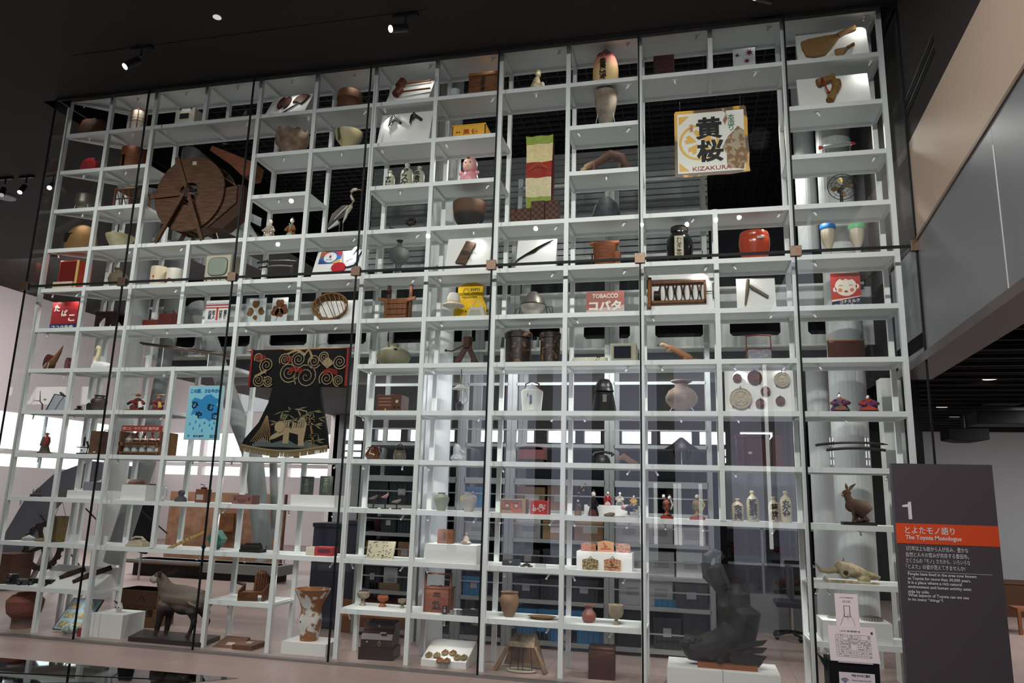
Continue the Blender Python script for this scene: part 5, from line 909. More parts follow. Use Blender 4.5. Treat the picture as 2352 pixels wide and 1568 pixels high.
mk('round_mark', MB().disc(-w*.36, h*.075, .014, -.004, -.002, 14), BL, t); text('麺の名門', M('1a2430'), t, -w*.08, -.005, h*.07, w*.28, h*.035, bold=.02); text('三笠', M('1a2430'), t, w*.34, -.005, h*.07, w*.22, h*.055, bold=.02); mk('hanging_wire', MB().tube([(-w*.3, .01, h), (-w*.3, .01, h+.12)], .002, 5).tube([(w*.3, .01, h), (w*.3, .01, h+.12)], .002, 5), STEEL, t)
# kimono
KY = .12; a, b = aty(578, 830, KY), aty(800, 830, KY); tp, bt = aty(690, 797, KY), aty(665, 1048, KY); w, h = b.x-a.x, tp.z-bt.z; X0 = (a.x+b.x)/2
t = thing('embroidered_kimono', 'black festival robe embroidered with swirling clouds, a tiger and bamboo, fringed hem', 'kimono', (X0, KY, bt.z)); GOLD = M('94815f', .55, kind='clay', h2='7c6844', s=60); KB = M('0c0b0d', .8)
hang = lambda s: s
body = [(-w*.16, h*.97), (w*.2, h*.97), (w*.22, h*.7), (w*.26, h*.5), (w*.34, h*.2), (w*.36, h*.07), (w*.1, h*.04), (-w*.18, h*.03), (-w*.52, h*.07), (-w*.5, h*.14), (-w*.36, h*.3), (-w*.28, h*.48), (-w*.24, h*.68)]
mk('robe', MB().prism(body, -.03, .03), KB, t, bevel=.008)
for s, lx0, lx1 in ((-1, -.5, -.17), (1, .2, .49)):
    mk('sleeve', MB().prism([(w*lx0, h*.98), (w*lx1, h*.98), (w*lx1, h*.62), (w*lx0, h*.63)], -.022, .022), KB, t, bevel=.006); e = lx0 if s < 0 else lx1
    mk('red_cuff', MB().box(w*e-.012, -.026, h*.63, w*e+.012, .026, h*.985), M('8a1c1c', .6), t)
def spiral(m, cx, cz, r, turns=2.6, n=34, w0=.013, y=-.034, ph=0.):
    m.strip([(cx+r*(i/n)**.9*cos(ph+turns*2*pi*i/n), cz+r*(i/n)**.9*sin(ph+turns*2*pi*i/n)) for i in range(n+1)], [w0*(.4+.6*i/n) for i in range(n+1)], y, y+.003); return m
for cx, cz, r, ph in ((.09, .72, .16, 0), (-.09, .76, .13, 2), (-.33, .83, .1, 1), (-.4, .69, .085, 3), (.3, .7, .1, 0), (.42, .85, .09, 2), (.0, .88, .1, 1), (.16, .86, .09, 2), (-.14, .88, .08, 0), (-.3, .68, .07, 2), (.42, .68, .07, 1), (-.42, .9, .06, 0), (.26, .9, .07, 1)): m = MB(); spiral(m, cx*w, cz*h*1.0+.0, r*w*.78, ph=ph, y=-.036); mk('cloud_swirl', m, GOLD, t)
RD = M('9a2018', .5)
for cx, cz, k in ((-.4, .9, 1), (-.03, .78, 1.3), (.33, .76, 1.3), (-.1, .88, .7)): m = MB(); [m.strip([(w*(cx-.05*k), h*(cz+.012*j)), (w*cx, h*(cz+.02+.012*j)), (w*(cx+.06*k), h*(cz-.005+.012*j))], .006*k, -.04, -.037) for j in (-2, -1, 0, 1)]; mk('red_flame', m, RD, t)
mk('dragon', MB().strip([(-w*.12, h*.93), (-w*.02, h*.97), (w*.06, h*.92), (w*.1, h*.97), (w*.14, h*.9), (w*.1, h*.84)], [.02, .035, .04, .035, .03, .01], -.042, -.037).prism([(w*.3, h*.9), (w*.37, h*.84), (w*.3, h*.79), (w*.24, h*.84)], -.042, -.037).strip([(-w*.44, h*.72), (-w*.38, h*.75), (-w*.32, h*.78)], .03, -.042, -.037), GOLD, t)
TG = M('98876a', .6, kind='clay', h2='8f7a56', s=40); tz = h*.16; tx = -w*.02
mk('tiger_body', MB().prism([(tx-w*.14, tz+h*.12), (tx-w*.08, tz+h*.16), (tx+w*.02, tz+h*.165), (tx+w*.12, tz+h*.19), (tx+w*.16, tz+h*.13), (tx+w*.14, tz-h*.02), (tx+w*.15, tz-h*.07), (tx+w*.09, tz-h*.07), (tx+w*.08, tz+h*.03), (tx-w*.01, tz+h*.05), (tx-w*.01, tz-h*.05), (tx-w*.07, tz-h*.05), (tx-w*.07, tz+h*.03), (tx-w*.16, tz-h*.01), (tx-w*.21, tz-h*.02), (tx-w*.19, tz+h*.02), (tx-w*.12, tz+h*.06)], -.036, -.031), TG, t)
mk('tiger_head', MB().disc(tx-w*.11, tz+h*.1, w*.052, -.042, -.036, 16), TG, t); mk('tiger_tail', MB().strip([(tx+w*.14, tz+h*.17), (tx+w*.15, tz+h*.24), (tx+w*.05, tz+h*.26), (tx-w*.02, tz+h*.255), (tx-w*.04, tz+h*.28)], [.016, .014, .012, .01, .006], -.036, -.031), TG, t); m = MB()
for i in range(14): u = tx-w*.08+i*w*.016; m.strip([(u, tz+h*.165), (u+.006*(i % 3), tz+h*.12), (u-.004, tz+h*.09)], .0035, -.039, -.036)
mk('tiger_stripe', m, KB, t)
mk('bamboo_trunk', MB().strip([(w*.16, h*.34), (w*.2, h*.2), (w*.22, h*.1)], [.014, .022, .022], -.036, -.031), M('7c5434', .6), t)
random.seed(11); m1, m2 = MB(), MB()
for cx, cz in ((-.12, .4), (.03, .42), (-.16, .3), (-.02, .32), (.08, .36), (.22, .28), (.25, .34), (.26, .2), (.24, .14), (-.05, .37), (.19, .4)):
    for k in range(5):
        a = random.uniform(-.3, 3.4)+pi; L = w*random.uniform(.07, .11); (m1 if k % 2 else m2).prism([(cx*w, cz*h), (cx*w+L*.5*cos(a)-.005*sin(a), cz*h+L*.5*sin(a)+.008*cos(a)), (cx*w+L*cos(a), cz*h+L*sin(a)), (cx*w+L*.5*cos(a)+.005*sin(a), cz*h+L*.5*sin(a)-.008*cos(a))], -.036, -.031)
mk('green_leaf', m1, M('5e6c48', .6), t); mk('gold_leaf', m2, GOLD, t); m = MB()
for k in range(9): m.strip([(-w*.28+k*.002, h*.36), (-w*(.33-.012*k), h*.24), (-w*(.42-.025*k), h*.12)], [.002, .004, .006], -.038, -.031)
mk('waterfall_threads', m, M('9c7c58', .6), t)
mk('rock', MB().prism([(-w*.4, h*.1), (-w*.3, h*.16), (-w*.2, h*.11), (-w*.05, h*.15), (w*.05, h*.1), (w*.15, h*.13), (w*.3, h*.09), (w*.3, h*.07), (-w*.4, h*.08)], -.035, -.031), M('4c5450', .7), t)
m = MB(); F = lambda u: (-w*.52+u*w*.88, h*(.085+.0-.05*sin(pi*u)+.0)); 
for i in range(96): u = i/95; a = F(u); m.strip([(a[0], a[1]+.012), (a[0]+random.uniform(-.004, .004), a[1]-h*.045)], .006, -.036, -.026+.004*(i % 2))
m.strip([(F(u/20)[0], F(u/20)[1]+.012) for u in range(21)], .02, -.04, -.03); mk('fringe', m, M('80704e', .8), t)
mk('hanging_pole', MB().tube([(-w*.56, .0, h*.975), (w*.54, 0, h*.985)], .011, 10), M('9a6e4a', .5), t); mk('foot_block', MB().box(-w*.2, -.01, -.02, -w*.15, .02, h*.04).box(w*.02, -.01, -.02, w*.07, .02, h*.04), M('8a5a34'), t)
# radio, oil lamp, bucket, helmet, burial jar, tile board, dolls
t, w, h = crate_box('vintage_radio', 'brown wooden table radio with three slots and a small dial', 'radio', 8, 864, 921, 907, M('4e261c', .4), .22, .08)
for k in range(3): mk('speaker_slot', MB().box(-w*.42, -.004, h*(.72-.2*k), w*.1, .0, h*(.84-.2*k)), M('7a5640', .6), t)
mk('dial', MB().disc(w*.33, h*.6, .018, -.006, 0, 12), M('b8a060'), t); mk('knob', MB().tube([(w*.22, -.014, h*.28), (w*.22, 0, h*.28)], .012, 10), DWOOD, t); mk('knob', MB().tube([(w*.38, -.014, h*.28), (w*.38, 0, h*.28)], .012, 10), DWOOD, t); mk('badge', MB().disc(-w*.12, h*.12, .01, -.006, 0, 10), M('c0942c'), t); mk('handle', MB().tube([(-w*.15, .1, h), (0, .1, h*1.1), (w*.2, .1, h)], .008, 6), M('5a2c1e'), t)
c, d0 = aty(1058, 862, .2), aty(1056, 945, .2); x = c.x; hh = c.z-d0.z; t = thing('hanging_oil_lamp', 'glass oil lamp with a white shade hanging from a hook', 'lamp', (x, .2, d0.z)); mk('shade', MB().lathe([(.1, hh*.62), (.06, hh*.68), (.03, hh*.75)], n=24), M('a8a4a0', .4), t); mk('chimney', MB().lathe([(.02, hh*.28), (.03, hh*.4), (.02, hh*.6)], n=16), ACRYL, t); mk('font', MB().lathe([(.025, 0), (.045, hh*.1), (.045, hh*.2), (.02, hh*.27)], n=18), M('3c3c42', .3, .4), t); mk('bail', MB().tube([(-.045, 0, hh*.2), (-.09, 0, hh*.3), (-.06, 0, hh*.55), (-.03, 0, hh*.72)], .003, 6).tube([(.045, 0, hh*.2), (.09, 0, hh*.3), (.06, 0, hh*.55), (.03, 0, hh*.72)], .003, 6), BLACK, t); mk('hook', MB().tube([(0, 0, hh*.74), (0, 0, hh*.95), (.012, 0, hh*1.0), (0, 0, hh*1.05), (0, 0, hh*1.18)], .004, 6), BLACK, t)
x, y, z, w, h = spot(8, 1197, 1246, 896, .15); t = thing('porcelain_bucket', 'white porcelain pail with blue characters and a brown bail handle', 'pail', (x, y, z)); mk('body', MB().lathe([(w*.42, 0), (w*.46, h*.06), (w*.44, h*.1), (w*.5, h*.85), (w*.5, h*.95), (w*.44, h)], n=30), M('b9beb6', .35), t); mk('lid', MB().lathe([(w*.4, h), (w*.25, h*1.15), (w*.1, h*1.22), (.008, h*1.28)], n=24), M('9a9aa4', .3), t); mk('handle', MB().tube([(-w*.36, 0, h*.98), (-w*.3, 0, h*1.3), (0, 0, h*1.42), (w*.3, 0, h*1.3), (w*.42, 0, h*.98)], .008, 8), M('5a2a22', .5), t)
text('御料理', M('2a3a6a'), t, -w*.16, -w*.5, h*.52, w*.17, h*.6, vertical=True, bold=.03); text('松木屋', M('2a3a6a'), t, w*.05, -w*.505, h*.52, w*.13, h*.45, vertical=True, bold=.02)
x, y, z, w, h = spot(8, 1361, 1414, 869, .2); t = thing('black_felt_helmet', 'tall black bell-shaped hood with a small peak and emblem', 'hood', (x, y, z)); mk('cloak', MB().lathe([(w*.55, 0), (w*.44, h*.4), (w*.36, h*.66)], n=24), M('141318', .6), t); mk('crown', MB().lathe([(w*.37, h*.64), (w*.38, h*.72), (w*.34, h*.85), (w*.22, h*.97), (.01, h)], n=24), M('17161a', .4), t); mk('peak', MB().lathe([(w*.4, h*.64), (w*.43, h*.62), (w*.38, h*.7)], (0, -.01, 0), n=24), BLACK, t); mk('badge', MB().disc(0, h*.78, .018, -w*.37, -w*.34, 10).box(-.03, -w*.42, h*.655, .03, -w*.39, h*.675), M('8a8478', .3, .5), t); mk('paper_tag', MB().box(.0, -w*.5, h*.28, w*.16, -w*.46, h*.5), M('7c7466'), t)
t, w, h = jar('burial_jar', 'large mottled pale jar with a wide flat rim on wire supports', 'jar', 8, 1528, 1603, 873, [(.35, .1), (.7, .18), (.98, .36), (1, .5), (.8, .68), (.42, .8), (.4, .9), (.66, .97), (.66, 1)], CLAY('9a8c80', '6c5850', 5), wall=.01); wire_stand(t, w*.8, h*.35)
B = wedge(8, 1664, 1822, 850, 5, 'white leaning board holding seven round roof-tile ends')
for i, (u, v, r, hx, hy, wd) in enumerate(((1694, 867, 10, '7a4a3c', '5f382e', 'small reddish'), (1734, 866, 17, '6c4034', '523028', 'large reddish-brown'), (1797, 871, 19, 'b0a488', '9a8e72', 'cream upper-right'), (1702, 914, 26, 'b3a88c', '9c9074', 'largest cream'), (1759, 897, 11, '86645a', '705048', 'dusty pink middle'), (1747, 925, 11, '8a6a62', '745650', 'pale pink lower'), (1793, 919, 11, '7a4632', '5c3426', 'small brown lower-right'))):
    c0, rt, w, l = onb(B, u-r, v-r, u+r, v+r); t = thing('roof_tile_end', wd+' round roof-tile end pinned to the white board', 'roof tile', c0, rot=rt, group='round roof-tile ends'); k = w/2; P = [(k*cos(a*pi/16), k*sin(a*pi/16)) for a in range(32)]
    mk('disc', MB().prism(P, -.02, 0), CLAY(hx, hy, 30), t, bevel=.003); m = MB(); [m.prism([(k*(q)*cos(a*pi/16), k*q*sin(a*pi/16)), (k*q*cos((a+1)*pi/16), k*q*sin((a+1)*pi/16)), (k*(q-.06)*cos((a+1)*pi/16), k*(q-.06)*sin((a+1)*pi/16)), (k*(q-.06)*cos(a*pi/16), k*(q-.06)*sin(a*pi/16))], -.026, -.02) for q in (.98, .7) for a in range(32)]; mk('raised_ring', m, CLAY(hx, hy, 30), t)
    for q in range(3): a = pi/2+q*2*pi/3; mk('crest_lobe', MB().disc(k*.3*cos(a), k*.3*sin(a), k*.24, -.025, -.02, 12), CLAY(hy, hx, 30), t)
    mk('pin', MB().box(-.004, -.03, k*.95, .004, 0, k*1.15).box(k*.7, -.03, -k*.8, k*.78, 0, -k*.7).box(-k*.78, -.03, -k*.8, -k*.7, 0, -k*.7), BLACK, t)
doll('hina_doll', 'seated emperor doll in green and purple patterned robe on a black stand', 8, 1906, 1951, 899, M('3a2c6a', .5, kind='patch', h2='7a3a24', s=30), M('b04030', .5, kind='patch', h2='2c6a5a', s=40), hat=1, base=1, group='seated court dolls')
doll('hina_doll', 'seated empress doll in red and violet patterned robe on a black stand', 8, 1971, 2017, 902, M('96322a', .5, kind='patch', h2='4a3a7a', s=26), M('b0402c'), base=1, group='seated court dolls')
# ---------------------------------------------------------------- ninth shelf
x, y, z, w, h = spot(9, 90, 127, 990, .18); t = thing('fan_dancer_doll', 'standing doll in a dark hat and red-brown robe against the bright window', 'doll', (x, y, z)); mk('robe', MB().lathe([(w*.5, 0), (w*.3, h*.12), (w*.2, h*.35), (w*.26, h*.55), (w*.2, h*.75)], n=18, sy=.6), M('5a3428', .6, kind='patch', h2='2c3a34', s=24), t); mk('red_sash', MB().tube([(w*.1, -.02, h*.9), (w*.18, -.03, h*.6), (w*.08, -.03, h*.3)], [.012, .022, .012], 8), M('9a2c24'), t); mk('head', MB().ball((0, 0, h*.82), .016), M('c8b8a8'), t); mk('hat', MB().lathe([(.036, h*.86), (.03, h*.89), (.008, h*.93)]), BLACK, t); mk('sleeve', MB().tube([(-w*.2, 0, h*.6), (-w*.25, -.01, h*.35)], [.02, .012], 8), M('3a3a34'), t)
x, y, z, w, h = spot(9, 186, 204, 997, .15); t = thing('microscope', 'black brass-age microscope with a tilted tube', 'microscope', (x, y, z)); BK2 = M('15171a', .35, .3); mk('base', MB().box(-w*.5, -.04, 0, w*.5, .04, .02), BK2, t); mk('stage', MB().box(-w*.55, -.04, h*.33, w*.55, .04, h*.37), BK2, t); mk('arm', MB().tube([(w*.2, .03, 0), (w*.35, .03, h*.4), (w*.1, .03, h*.65)], .012, 8), BK2, t); mk('tube', MB().tube([(0, 0, h*.4), (0, .0, h*.85)], .014, 10), BK2, t); mk('eyepiece', MB().tube([(0, 0, h*.85), (0, 0, h)], .01, 10), STEEL, t); mk('mirror', MB().ball((0, -.02, h*.2), (.016, .006, .016)), STEEL, t)
t, w, h = crate_box('microscope_case', 'tall brown wooden instrument case with a handle on top', 'case', 9, 208, 236, 990, M('6a4a34', .6, kind='wood', h2='52382a', s=6), .2, .08); mk('handle', MB().tube([(w*.1, .1, h), (w*.1, .1, h*1.07), (w*.4, .1, h*1.07), (w*.4, .1, h)], .006, 6), BLACK, t); mk('paper_label', MB().box(-.02, -.003, h*.08, .02, 0, h*.13), M('b8b0a0'), t)
x, y, z, w, h = spot(9, 276, 372, 978, .06); t = thing('sake_crate', 'wooden crate with a red top board reading as a brand banner, holding bottles', 'crate', (x, y, z)); CW = M('7c5636', .7, kind='woodx', h2='5e3f26', s=10)
mk('front_slat', MB().box(-w*.5, 0, .0, w*.48, .012, h*.11), CW, t); mk('front_slat', MB().box(-w*.5, 0, h*.32, w*.48, .012, h*.44), CW, t); mk('end_board', MB().box(-w*.5, 0, 0, -w*.47, .3, h*.8), CW, t); mk('end_board', MB().box(w*.46, 0, 0, w*.49, .3, h*.8), CW, t); mk('rear_board', MB().box(-w*.5, .29, 0, w*.48, .3, h*.45), CW, t); mk('floor_board', MB().box(-w*.5, 0, 0, w*.48, .3, .012), CW, t)
mk('banner_board', MB().box(-w*.46, -.006, h*.8, w*.5, .006, h), M('a23a2c', .5), t); text('第二優 サクラ味 香嵐渓', M('d0b8b0'), t, 0, -.008, h*.9, w*.86, h*.1, bold=.02); text('豊田の地酒蔵元協同組合', M('3c2818'), t, 0, -.002, h*.38, w*.8, h*.06); text('愛知県酒造組合', M('3c2818'), t, 0, -.002, h*.05, w*.8, h*.06); cx0 = x; cz0 = z
names = ['leftmost', 'second from left', 'middle', 'fourth', 'rightmost']
for k in range(5):
    bx = x-w*.36+k*w*.185; hb = h*.74; t = thing('crated_bottle', ('pale grey' if k == 0 else 'brown glass')+' sake bottle in the wooden crate, '+names[k]+' of five', 'bottle', (bx, .13, z+.013), group='bottles in the wooden crate'); r = w*.075
    mk('glass', MB().lathe([(r, 0), (r, hb*.6), (r*.8, hb*.72), (r*.35, hb*.84), (r*.32, hb*.95), (r*.4, hb*.96), (r*.4, hb), (r*.2, hb)], n=18), M('6c6860', .4) if k == 0 else M('4a1c0c', .12), t); mk('neck_label', MB().lathe([(r*.99, hb*.58), (r*.84, hb*.71), (r*.6, hb*.77)], n=18), M('b0a89c'), t); mk('paper_label', MB().lathe([(r*1.02, hb*.12), (r*1.02, hb*.42)], n=18), M('b8b4ae'), t)
t, w, h = jar('amber_jar', 'shiny amber-brown jar with small loops at its neck', 'jar', 9, 839, 875, 1027, [(.7, 0), (1, .3), (.95, .5), (.66, .78), (.6, .9), (.7, .97), (.6, 1)], M('5a2c14', .15, kind='clay', h2='3c1a0c', s=14)); mk('loop', MB().tube([(-w*.36, 0, h*.95), (-w*.48, 0, h*.85), (-w*.36, 0, h*.75)], .005, 6), M('4a2412', .3), t); mk('loop', MB().tube([(w*.36, 0, h*.95), (w*.48, 0, h*.85), (w*.36, 0, h*.75)], .005, 6), M('4a2412', .3), t)
t, w, h = jar('handled_pot', 'small grey-brown pot with a high arched handle', 'pot', 9, 903, 931, 1035, [(.8, 0), (1, .3), (.95, .6), (.8, .9), (.85, 1)], CLAY('5c5242', '40382e', 16, .4)); mk('handle', MB().tube([(-w*.4, 0, h*.85), (-w*.3, 0, h*1.4), (0, 0, h*1.65), (w*.3, 0, h*1.4), (w*.4, 0, h*.85)], .007, 8), M('3c362e', .5), t)
x, y, z, w, h = spot(9, 1035, 1062, 1020, .15); t = thing('glass_flask', 'white bulb-shaped glass bottle with side arms in front of the column', 'bottle', (x, y, z)); mk('bulb', MB().lathe([(w*.3, 0), (w*.5, h*.15), (w*.45, h*.28), (w*.3, h*.4), (w*.3, h*.8), (w*.2, h*.95), (w*.12, h)], n=24), M('9fa6aa', .2), t); mk('side_arm', MB().tube([(w*.25, 0, h*.35), (w*.65, 0, h*.25)], .008, 8).tube([(w*.25, 0, h*.7), (w*.65, 0, h*.5)], .008, 8), M('9fa6aa', .2), t)
t, w, h = crate_box('lacquer_food_box', 'rounded dusty red lacquer box on a black tray', 'box', 9, 1189, 1248, 1026, M('6e3834', .35), .2, .1); mk('black_base', MB().box(-w*.5, -.004, 0, w*.5, .21, h*.22), BLACK, t); mk('domed_top', MB().prism([(-w*.5, h*.8), (-w*.44, h*.98), (-w*.2, h*1.06), (w*.2, h*1.06), (w*.44, h*.98), (w*.5, h*.8)], .0, .2), M('6e3834', .35), t, bevel=.004)
x, y, z, w, h = spot(9, 1362, 1408, 1036, .15); t = thing('black_telephone', 'old black rotary telephone, on the shelf above the dolls', 'telephone', (x, y, z)); mk('body', MB().prism([(-w*.35, 0), (w*.35, 0), (w*.3, h*.35), (w*.2, h*.7), (-w*.2, h*.7), (-w*.3, h*.35)], -.06, .08), BLACK, t, bevel=.008); mk('dial', MB().tube([(0, -.075, h*.38), (0, -.058, h*.42)], .032, 20), M('55524e', .3), t); mk('dial_centre', MB().tube([(0, -.08, h*.37), (0, -.07, h*.4)], .012, 12), M('a09a90'), t); mk('handset', MB().tube([(-w*.5, 0, h*.65), (-w*.42, 0, h*.86), (0, 0, h*.97), (w*.42, 0, h*.86), (w*.5, 0, h*.65)], [.024, .014, .012, .014, .024], 10), BLACK, t); mk('cord', MB().tube([(-w*.45, 0, h*.6), (-w*.55, -.02, h*.2), (-w*.5, -.02, .005), (-w*.7, -.01, .005)], .004, 6), BLACK, t)
x, y, z, w, h = spot(9, 1418, 1465, 1042, .3); solo('driftwood_carving', MB().tube([(-w*.5, 0, h*.5), (-w*.2, 0, h*.8), (w*.1, 0, h*.4), (w*.5, 0, .02)], [.015, .035, .03, .01], 10), M('6e5240', .7), 'pale brown carved root lying right of the telephone', 'carving', (x, y, z))
x, y, z, w, h = spot(9, 1524, 1606, 1003, .18); t = thing('black_travel_hat', 'black conical hat with chin loops raised on a thin rod', 'hat', (x, y, z)); hb = h*.55; mk('cone', MB().lathe([(w*.5, hb), (w*.49, hb+.008), (w*.25, hb+(h-hb)*.5), (w*.06, h*.98), (.006, h)], n=30, sy=.8), M('17151c', .5), t); mk('chin_loop', MB().tube([(-w*.22, 0, hb), (-w*.2, 0, hb*.5), (-w*.1, 0, hb*.42), (-w*.04, 0, hb*.95)], .008, 7), M('2c2a34', .6), t); mk('chin_loop', MB().tube([(w*.14, 0, hb), (w*.16, 0, hb*.35), (w*.22, 0, hb*.35), (w*.26, 0, hb)], .008, 7), M('2c2a34', .6), t); mk('rod', MB().tube([(0, 0, 0), (0, 0, hb)], .004, 6), STAND, t)
t, w, h = crate_box('travelling_case', 'large dark red-brown travelling trunk with an oval label', 'trunk', 9, 1692, 1768, 995, M('3a1c1e', .5), .24, .1); mk('oval_label', MB().disc(-w*.1, h*.42, .02, -.003, 0, 16, .013), M('a08a78'), t); mk('strap', MB().box(-w*.3, -.005, 0, -w*.2, .245, h*1.005), M('2a1214', .5), t); mk('rim', MB().box(-w*.52, -.006, h*.9, w*.52, .25, h), M('2e1618', .5), t)
x, y, z, w, h = spot(9, 1772, 1800, 998, .14); solo('upright_red_case', MB().prism([(-w*.5, 0), (w*.5, 0), (w*.5, h*.85), (w*.3, h), (-w*.3, h), (-w*.5, h*.9)], 0, .2), M('4a2422', .45), 'narrow dark red case standing right of the trunk', 'case', (x, y, z), bevel=.004)
x, y, z, w, h = spot(9, 1893, 2010, 1008, .2); t = thing('sword_stand', 'clear acrylic stand holding the long sword and its sheath', 'stand', (x, y, z))
for s in (-.35, .35): mk('upright', MB().box(w*s-.012, -.02, 0, w*s+.012, .03, h*1.1), ACRYL, t, smooth=False)
mk('foot', MB().box(-w*.42, -.05, 0, w*.42, .07, .008), ACRYL, t, smooth=False)
sword('bare_sword', 'long bare-bladed sword lying above its black sheath', aty(1874, 1019, .17), aty(2042, 1017, .17), .022, .011, M('3a342a', .3, .5), 'long sword and its sheath', tip=True)
P, Q = aty(1899, 1030, .16), aty(2036, 1030, .16); c = (P+Q)/2; solo('black_scabbard', MB().tube([(P-c).lerp(Q-c, i/10)+Vector((0, 0, .02*(1-(i/5-1)**2))) for i in range(11)], .0135, 8, flat=.6), BLACK, 'black lacquered sheath below the bare sword', 'sheath', c, group='long sword and its sheath')
# ---------------------------------------------------------------- tenth shelf
x, y, z, w, h = spot(10, 74, 99, 1118, .2); t = thing('model_ship', 'small dark sailing ship model with three masts', 'model ship', (x, y, z)); mk('hull', MB().prism([(-w*.5, h*.25), (w*.5, h*.25), (w*.35, 0), (-w*.35, 0)], -.02, .02), DARK, t)
for s in (-.3, 0, .3): mk('mast', MB().tube([(w*s, 0, h*.2), (w*s, 0, h*(1 if s == 0 else .8))], .003, 5).tube([(w*s-.02, 0, h*.5), (w*s+.02, 0, h*.5)], .003, 5).tube([(w*s-.016, 0, h*.7), (w*s+.016, 0, h*.7)], .003, 5), DARK, t)
zp = plinth(10, 155, 238, 1126, 'white plinth under the dark grey case, second bay from left'); t, w, h = crate_box('grey_case', 'dark grey case standing on a white plinth', 'case', 10, 192, 218, 1106, M('5a5a62', .5), .14, .15, z=zp)
zp = plinth(10, 280, 336, 1113, 'white plinth under the brown cap, third bay from left'); x = aty(312, 1113, .2); t = thing('flat_hat', 'flat brown cap with a brim lying on a white plinth', 'hat', (x.x, .2, zp)); mk('crown', MB().ball((0, 0, .02), (.1, .08, .045)), M('5c4238', .7), t); mk('brim', MB().lathe([(.14, 0), (.14, .006), (.09, .012)], n=24, sy=.75), M('5c4238', .7), t)
x, y, z, w, h = spot(10, 280, 352, 1113, .2); 
x, y, z, w, h = spot(10, 358, 376, 1112, .25); solo('steel_hoops', MB().tube([(w*.5*cos(a*pi/12), 0, h*.5+h*.48*sin(a*pi/12)) for a in range(25)], .004, 6).tube([(w*.5*cos(a*pi/12)+.03, .03, h*.45+h*.44*sin(a*pi/12)) for a in range(25)], .004, 6), STEEL, 'pair of thin steel hoops standing on the shelf', 'hoops', (x, y, z))
x, y, z, w, h = spot(10, 404, 430, 1126, .25); solo('dark_bust', MB().lathe([(w*.5, 0), (w*.45, h*.3), (w*.2, h*.5), (w*.3, h*.75), (w*.22, h*.95), (.01, h)], n=20, sy=.7), M('3c3a40', .5), 'small dark head-and-shoulders bust left of the coffee mill', 'bust', (x, y, z))
t, w, h = crate_box('coffee_mill', 'brown wooden coffee mill with a painted panel and metal crank', 'coffee mill', 10, 449, 471, 1124, M('6a3c28', .5), .12, .12); mk('painted_panel', MB().box(-w*.35, -.003, h*.2, w*.35, 0, h*.6), M('9a9088', .5), t); mk('hopper', MB().lathe([(.03, h), (.04, h*1.1), (.012, h*1.2)], (0, .06, 0)), M('4a2c22', .4), t); mk('crank', MB().tube([(0, .06, h*1.2), (0, .06, h*1.33), (-.04, .04, h*1.36)], .005, 6), DARK, t)
t, w, h = crate_box('pink_brown_case', 'low pinkish-brown leather case with metal clasps and a handle', 'case', 10, 533, 578, 1137, M('7c5250', .5), .16, .1); mk('handle', MB().tube([(-w*.2, -.01, h*.45), (0, -.03, h*.4), (w*.2, -.01, h*.45)], .006, 7), M('5a3836'), t)
for s in (-.36, .36): mk('clasp', MB().box(w*s-.008, -.006, h*.4, w*s+.008, 0, h*.7), STEEL, t)
zp = plinth(10, 667, 768, 1138, 'white plinth carrying two dark inscribed stone plates', .06, .38)
for a, b, yt, s, lab in ((691, 718, 1095, '矢作川', 'dark grey-green inscribed stone plate, left of the pair'), (734, 762, 1094, '天作川', 'dark inscribed stone plate with pale characters, right of the pair')): t, w, h = crate_box('stone_plate', lab, 'plate', 10, a, b, yt, CLAY('3c443c', '2e352f', 20), .03, .14, z=zp, group='two inscribed stone plates'); text(s, M('6c7268'), t, 0, -.003, h*.5, w*.36, h*.75, vertical=True, bold=.02)
for a, b, yt, lab, k in ((845, 870, 1134, 'small bird model on a short black post', 0), (874, 896, 1128, 'pinkish wading bird model with a curled neck', 1), (897, 924, 1145, 'small pale songbird model on a bent twig', 2)):
    x, y, z, w, h = spot(10, a, b, yt, .2); t = thing('bird_figurine', lab, 'bird figurine', (x, y, z), group='three bird figurines'); hx = ('5c4c48', '8a6a66', '6e6258')[k]; mk('post', MB().tube([(0, 0, 0), (.004, 0, h*.5)], .008, 7), BLACK, t); blob('body', [('t', [(-w*.45, 0, h*.62), (0, 0, h*.66), (w*.25, 0, h*.8)], [.006, .022, .014])]+([('t', [(w*.1, 0, h*.7), (w*.3, 0, h*.85), (w*.1, 0, h)], [.01, .006, .006])] if k == 1 else [('b', (w*.28, 0, h*.84), .014)]), M(hx, .7), t, .004); mk('base', MB().lathe([(w*.4, 0), (w*.4, .008)], n=16), M('3a1c1c'), t)
t, w, h = jar('celadon_jar', 'pale green glazed jar with a scalloped neck', 'jar', 10, 996, 1031, 1132, [(.5, 0), (.8, .35), (1, .6), (.95, .75), (.5, .88), (.42, .93), (.52, 1)], M('7c8668', .3, kind='clay', h2='6a7458', s=10))
t, w, h = jar('mended_white_jar', 'whitish mended jar with a broken rim and yellow side', 'jar', 10, 1058, 1095, 1129, [(.5, 0), (.75, .3), (1, .6), (.92, .76), (.5, .88), (.55, 1)], CLAY('a8a29a', '8c8478', 9), smash=.08); mk('yellow_patch', MB().ball((-w*.3, -w*.22, h*.6), (w*.2, w*.2, h*.2)), M('98905a', .4), t)
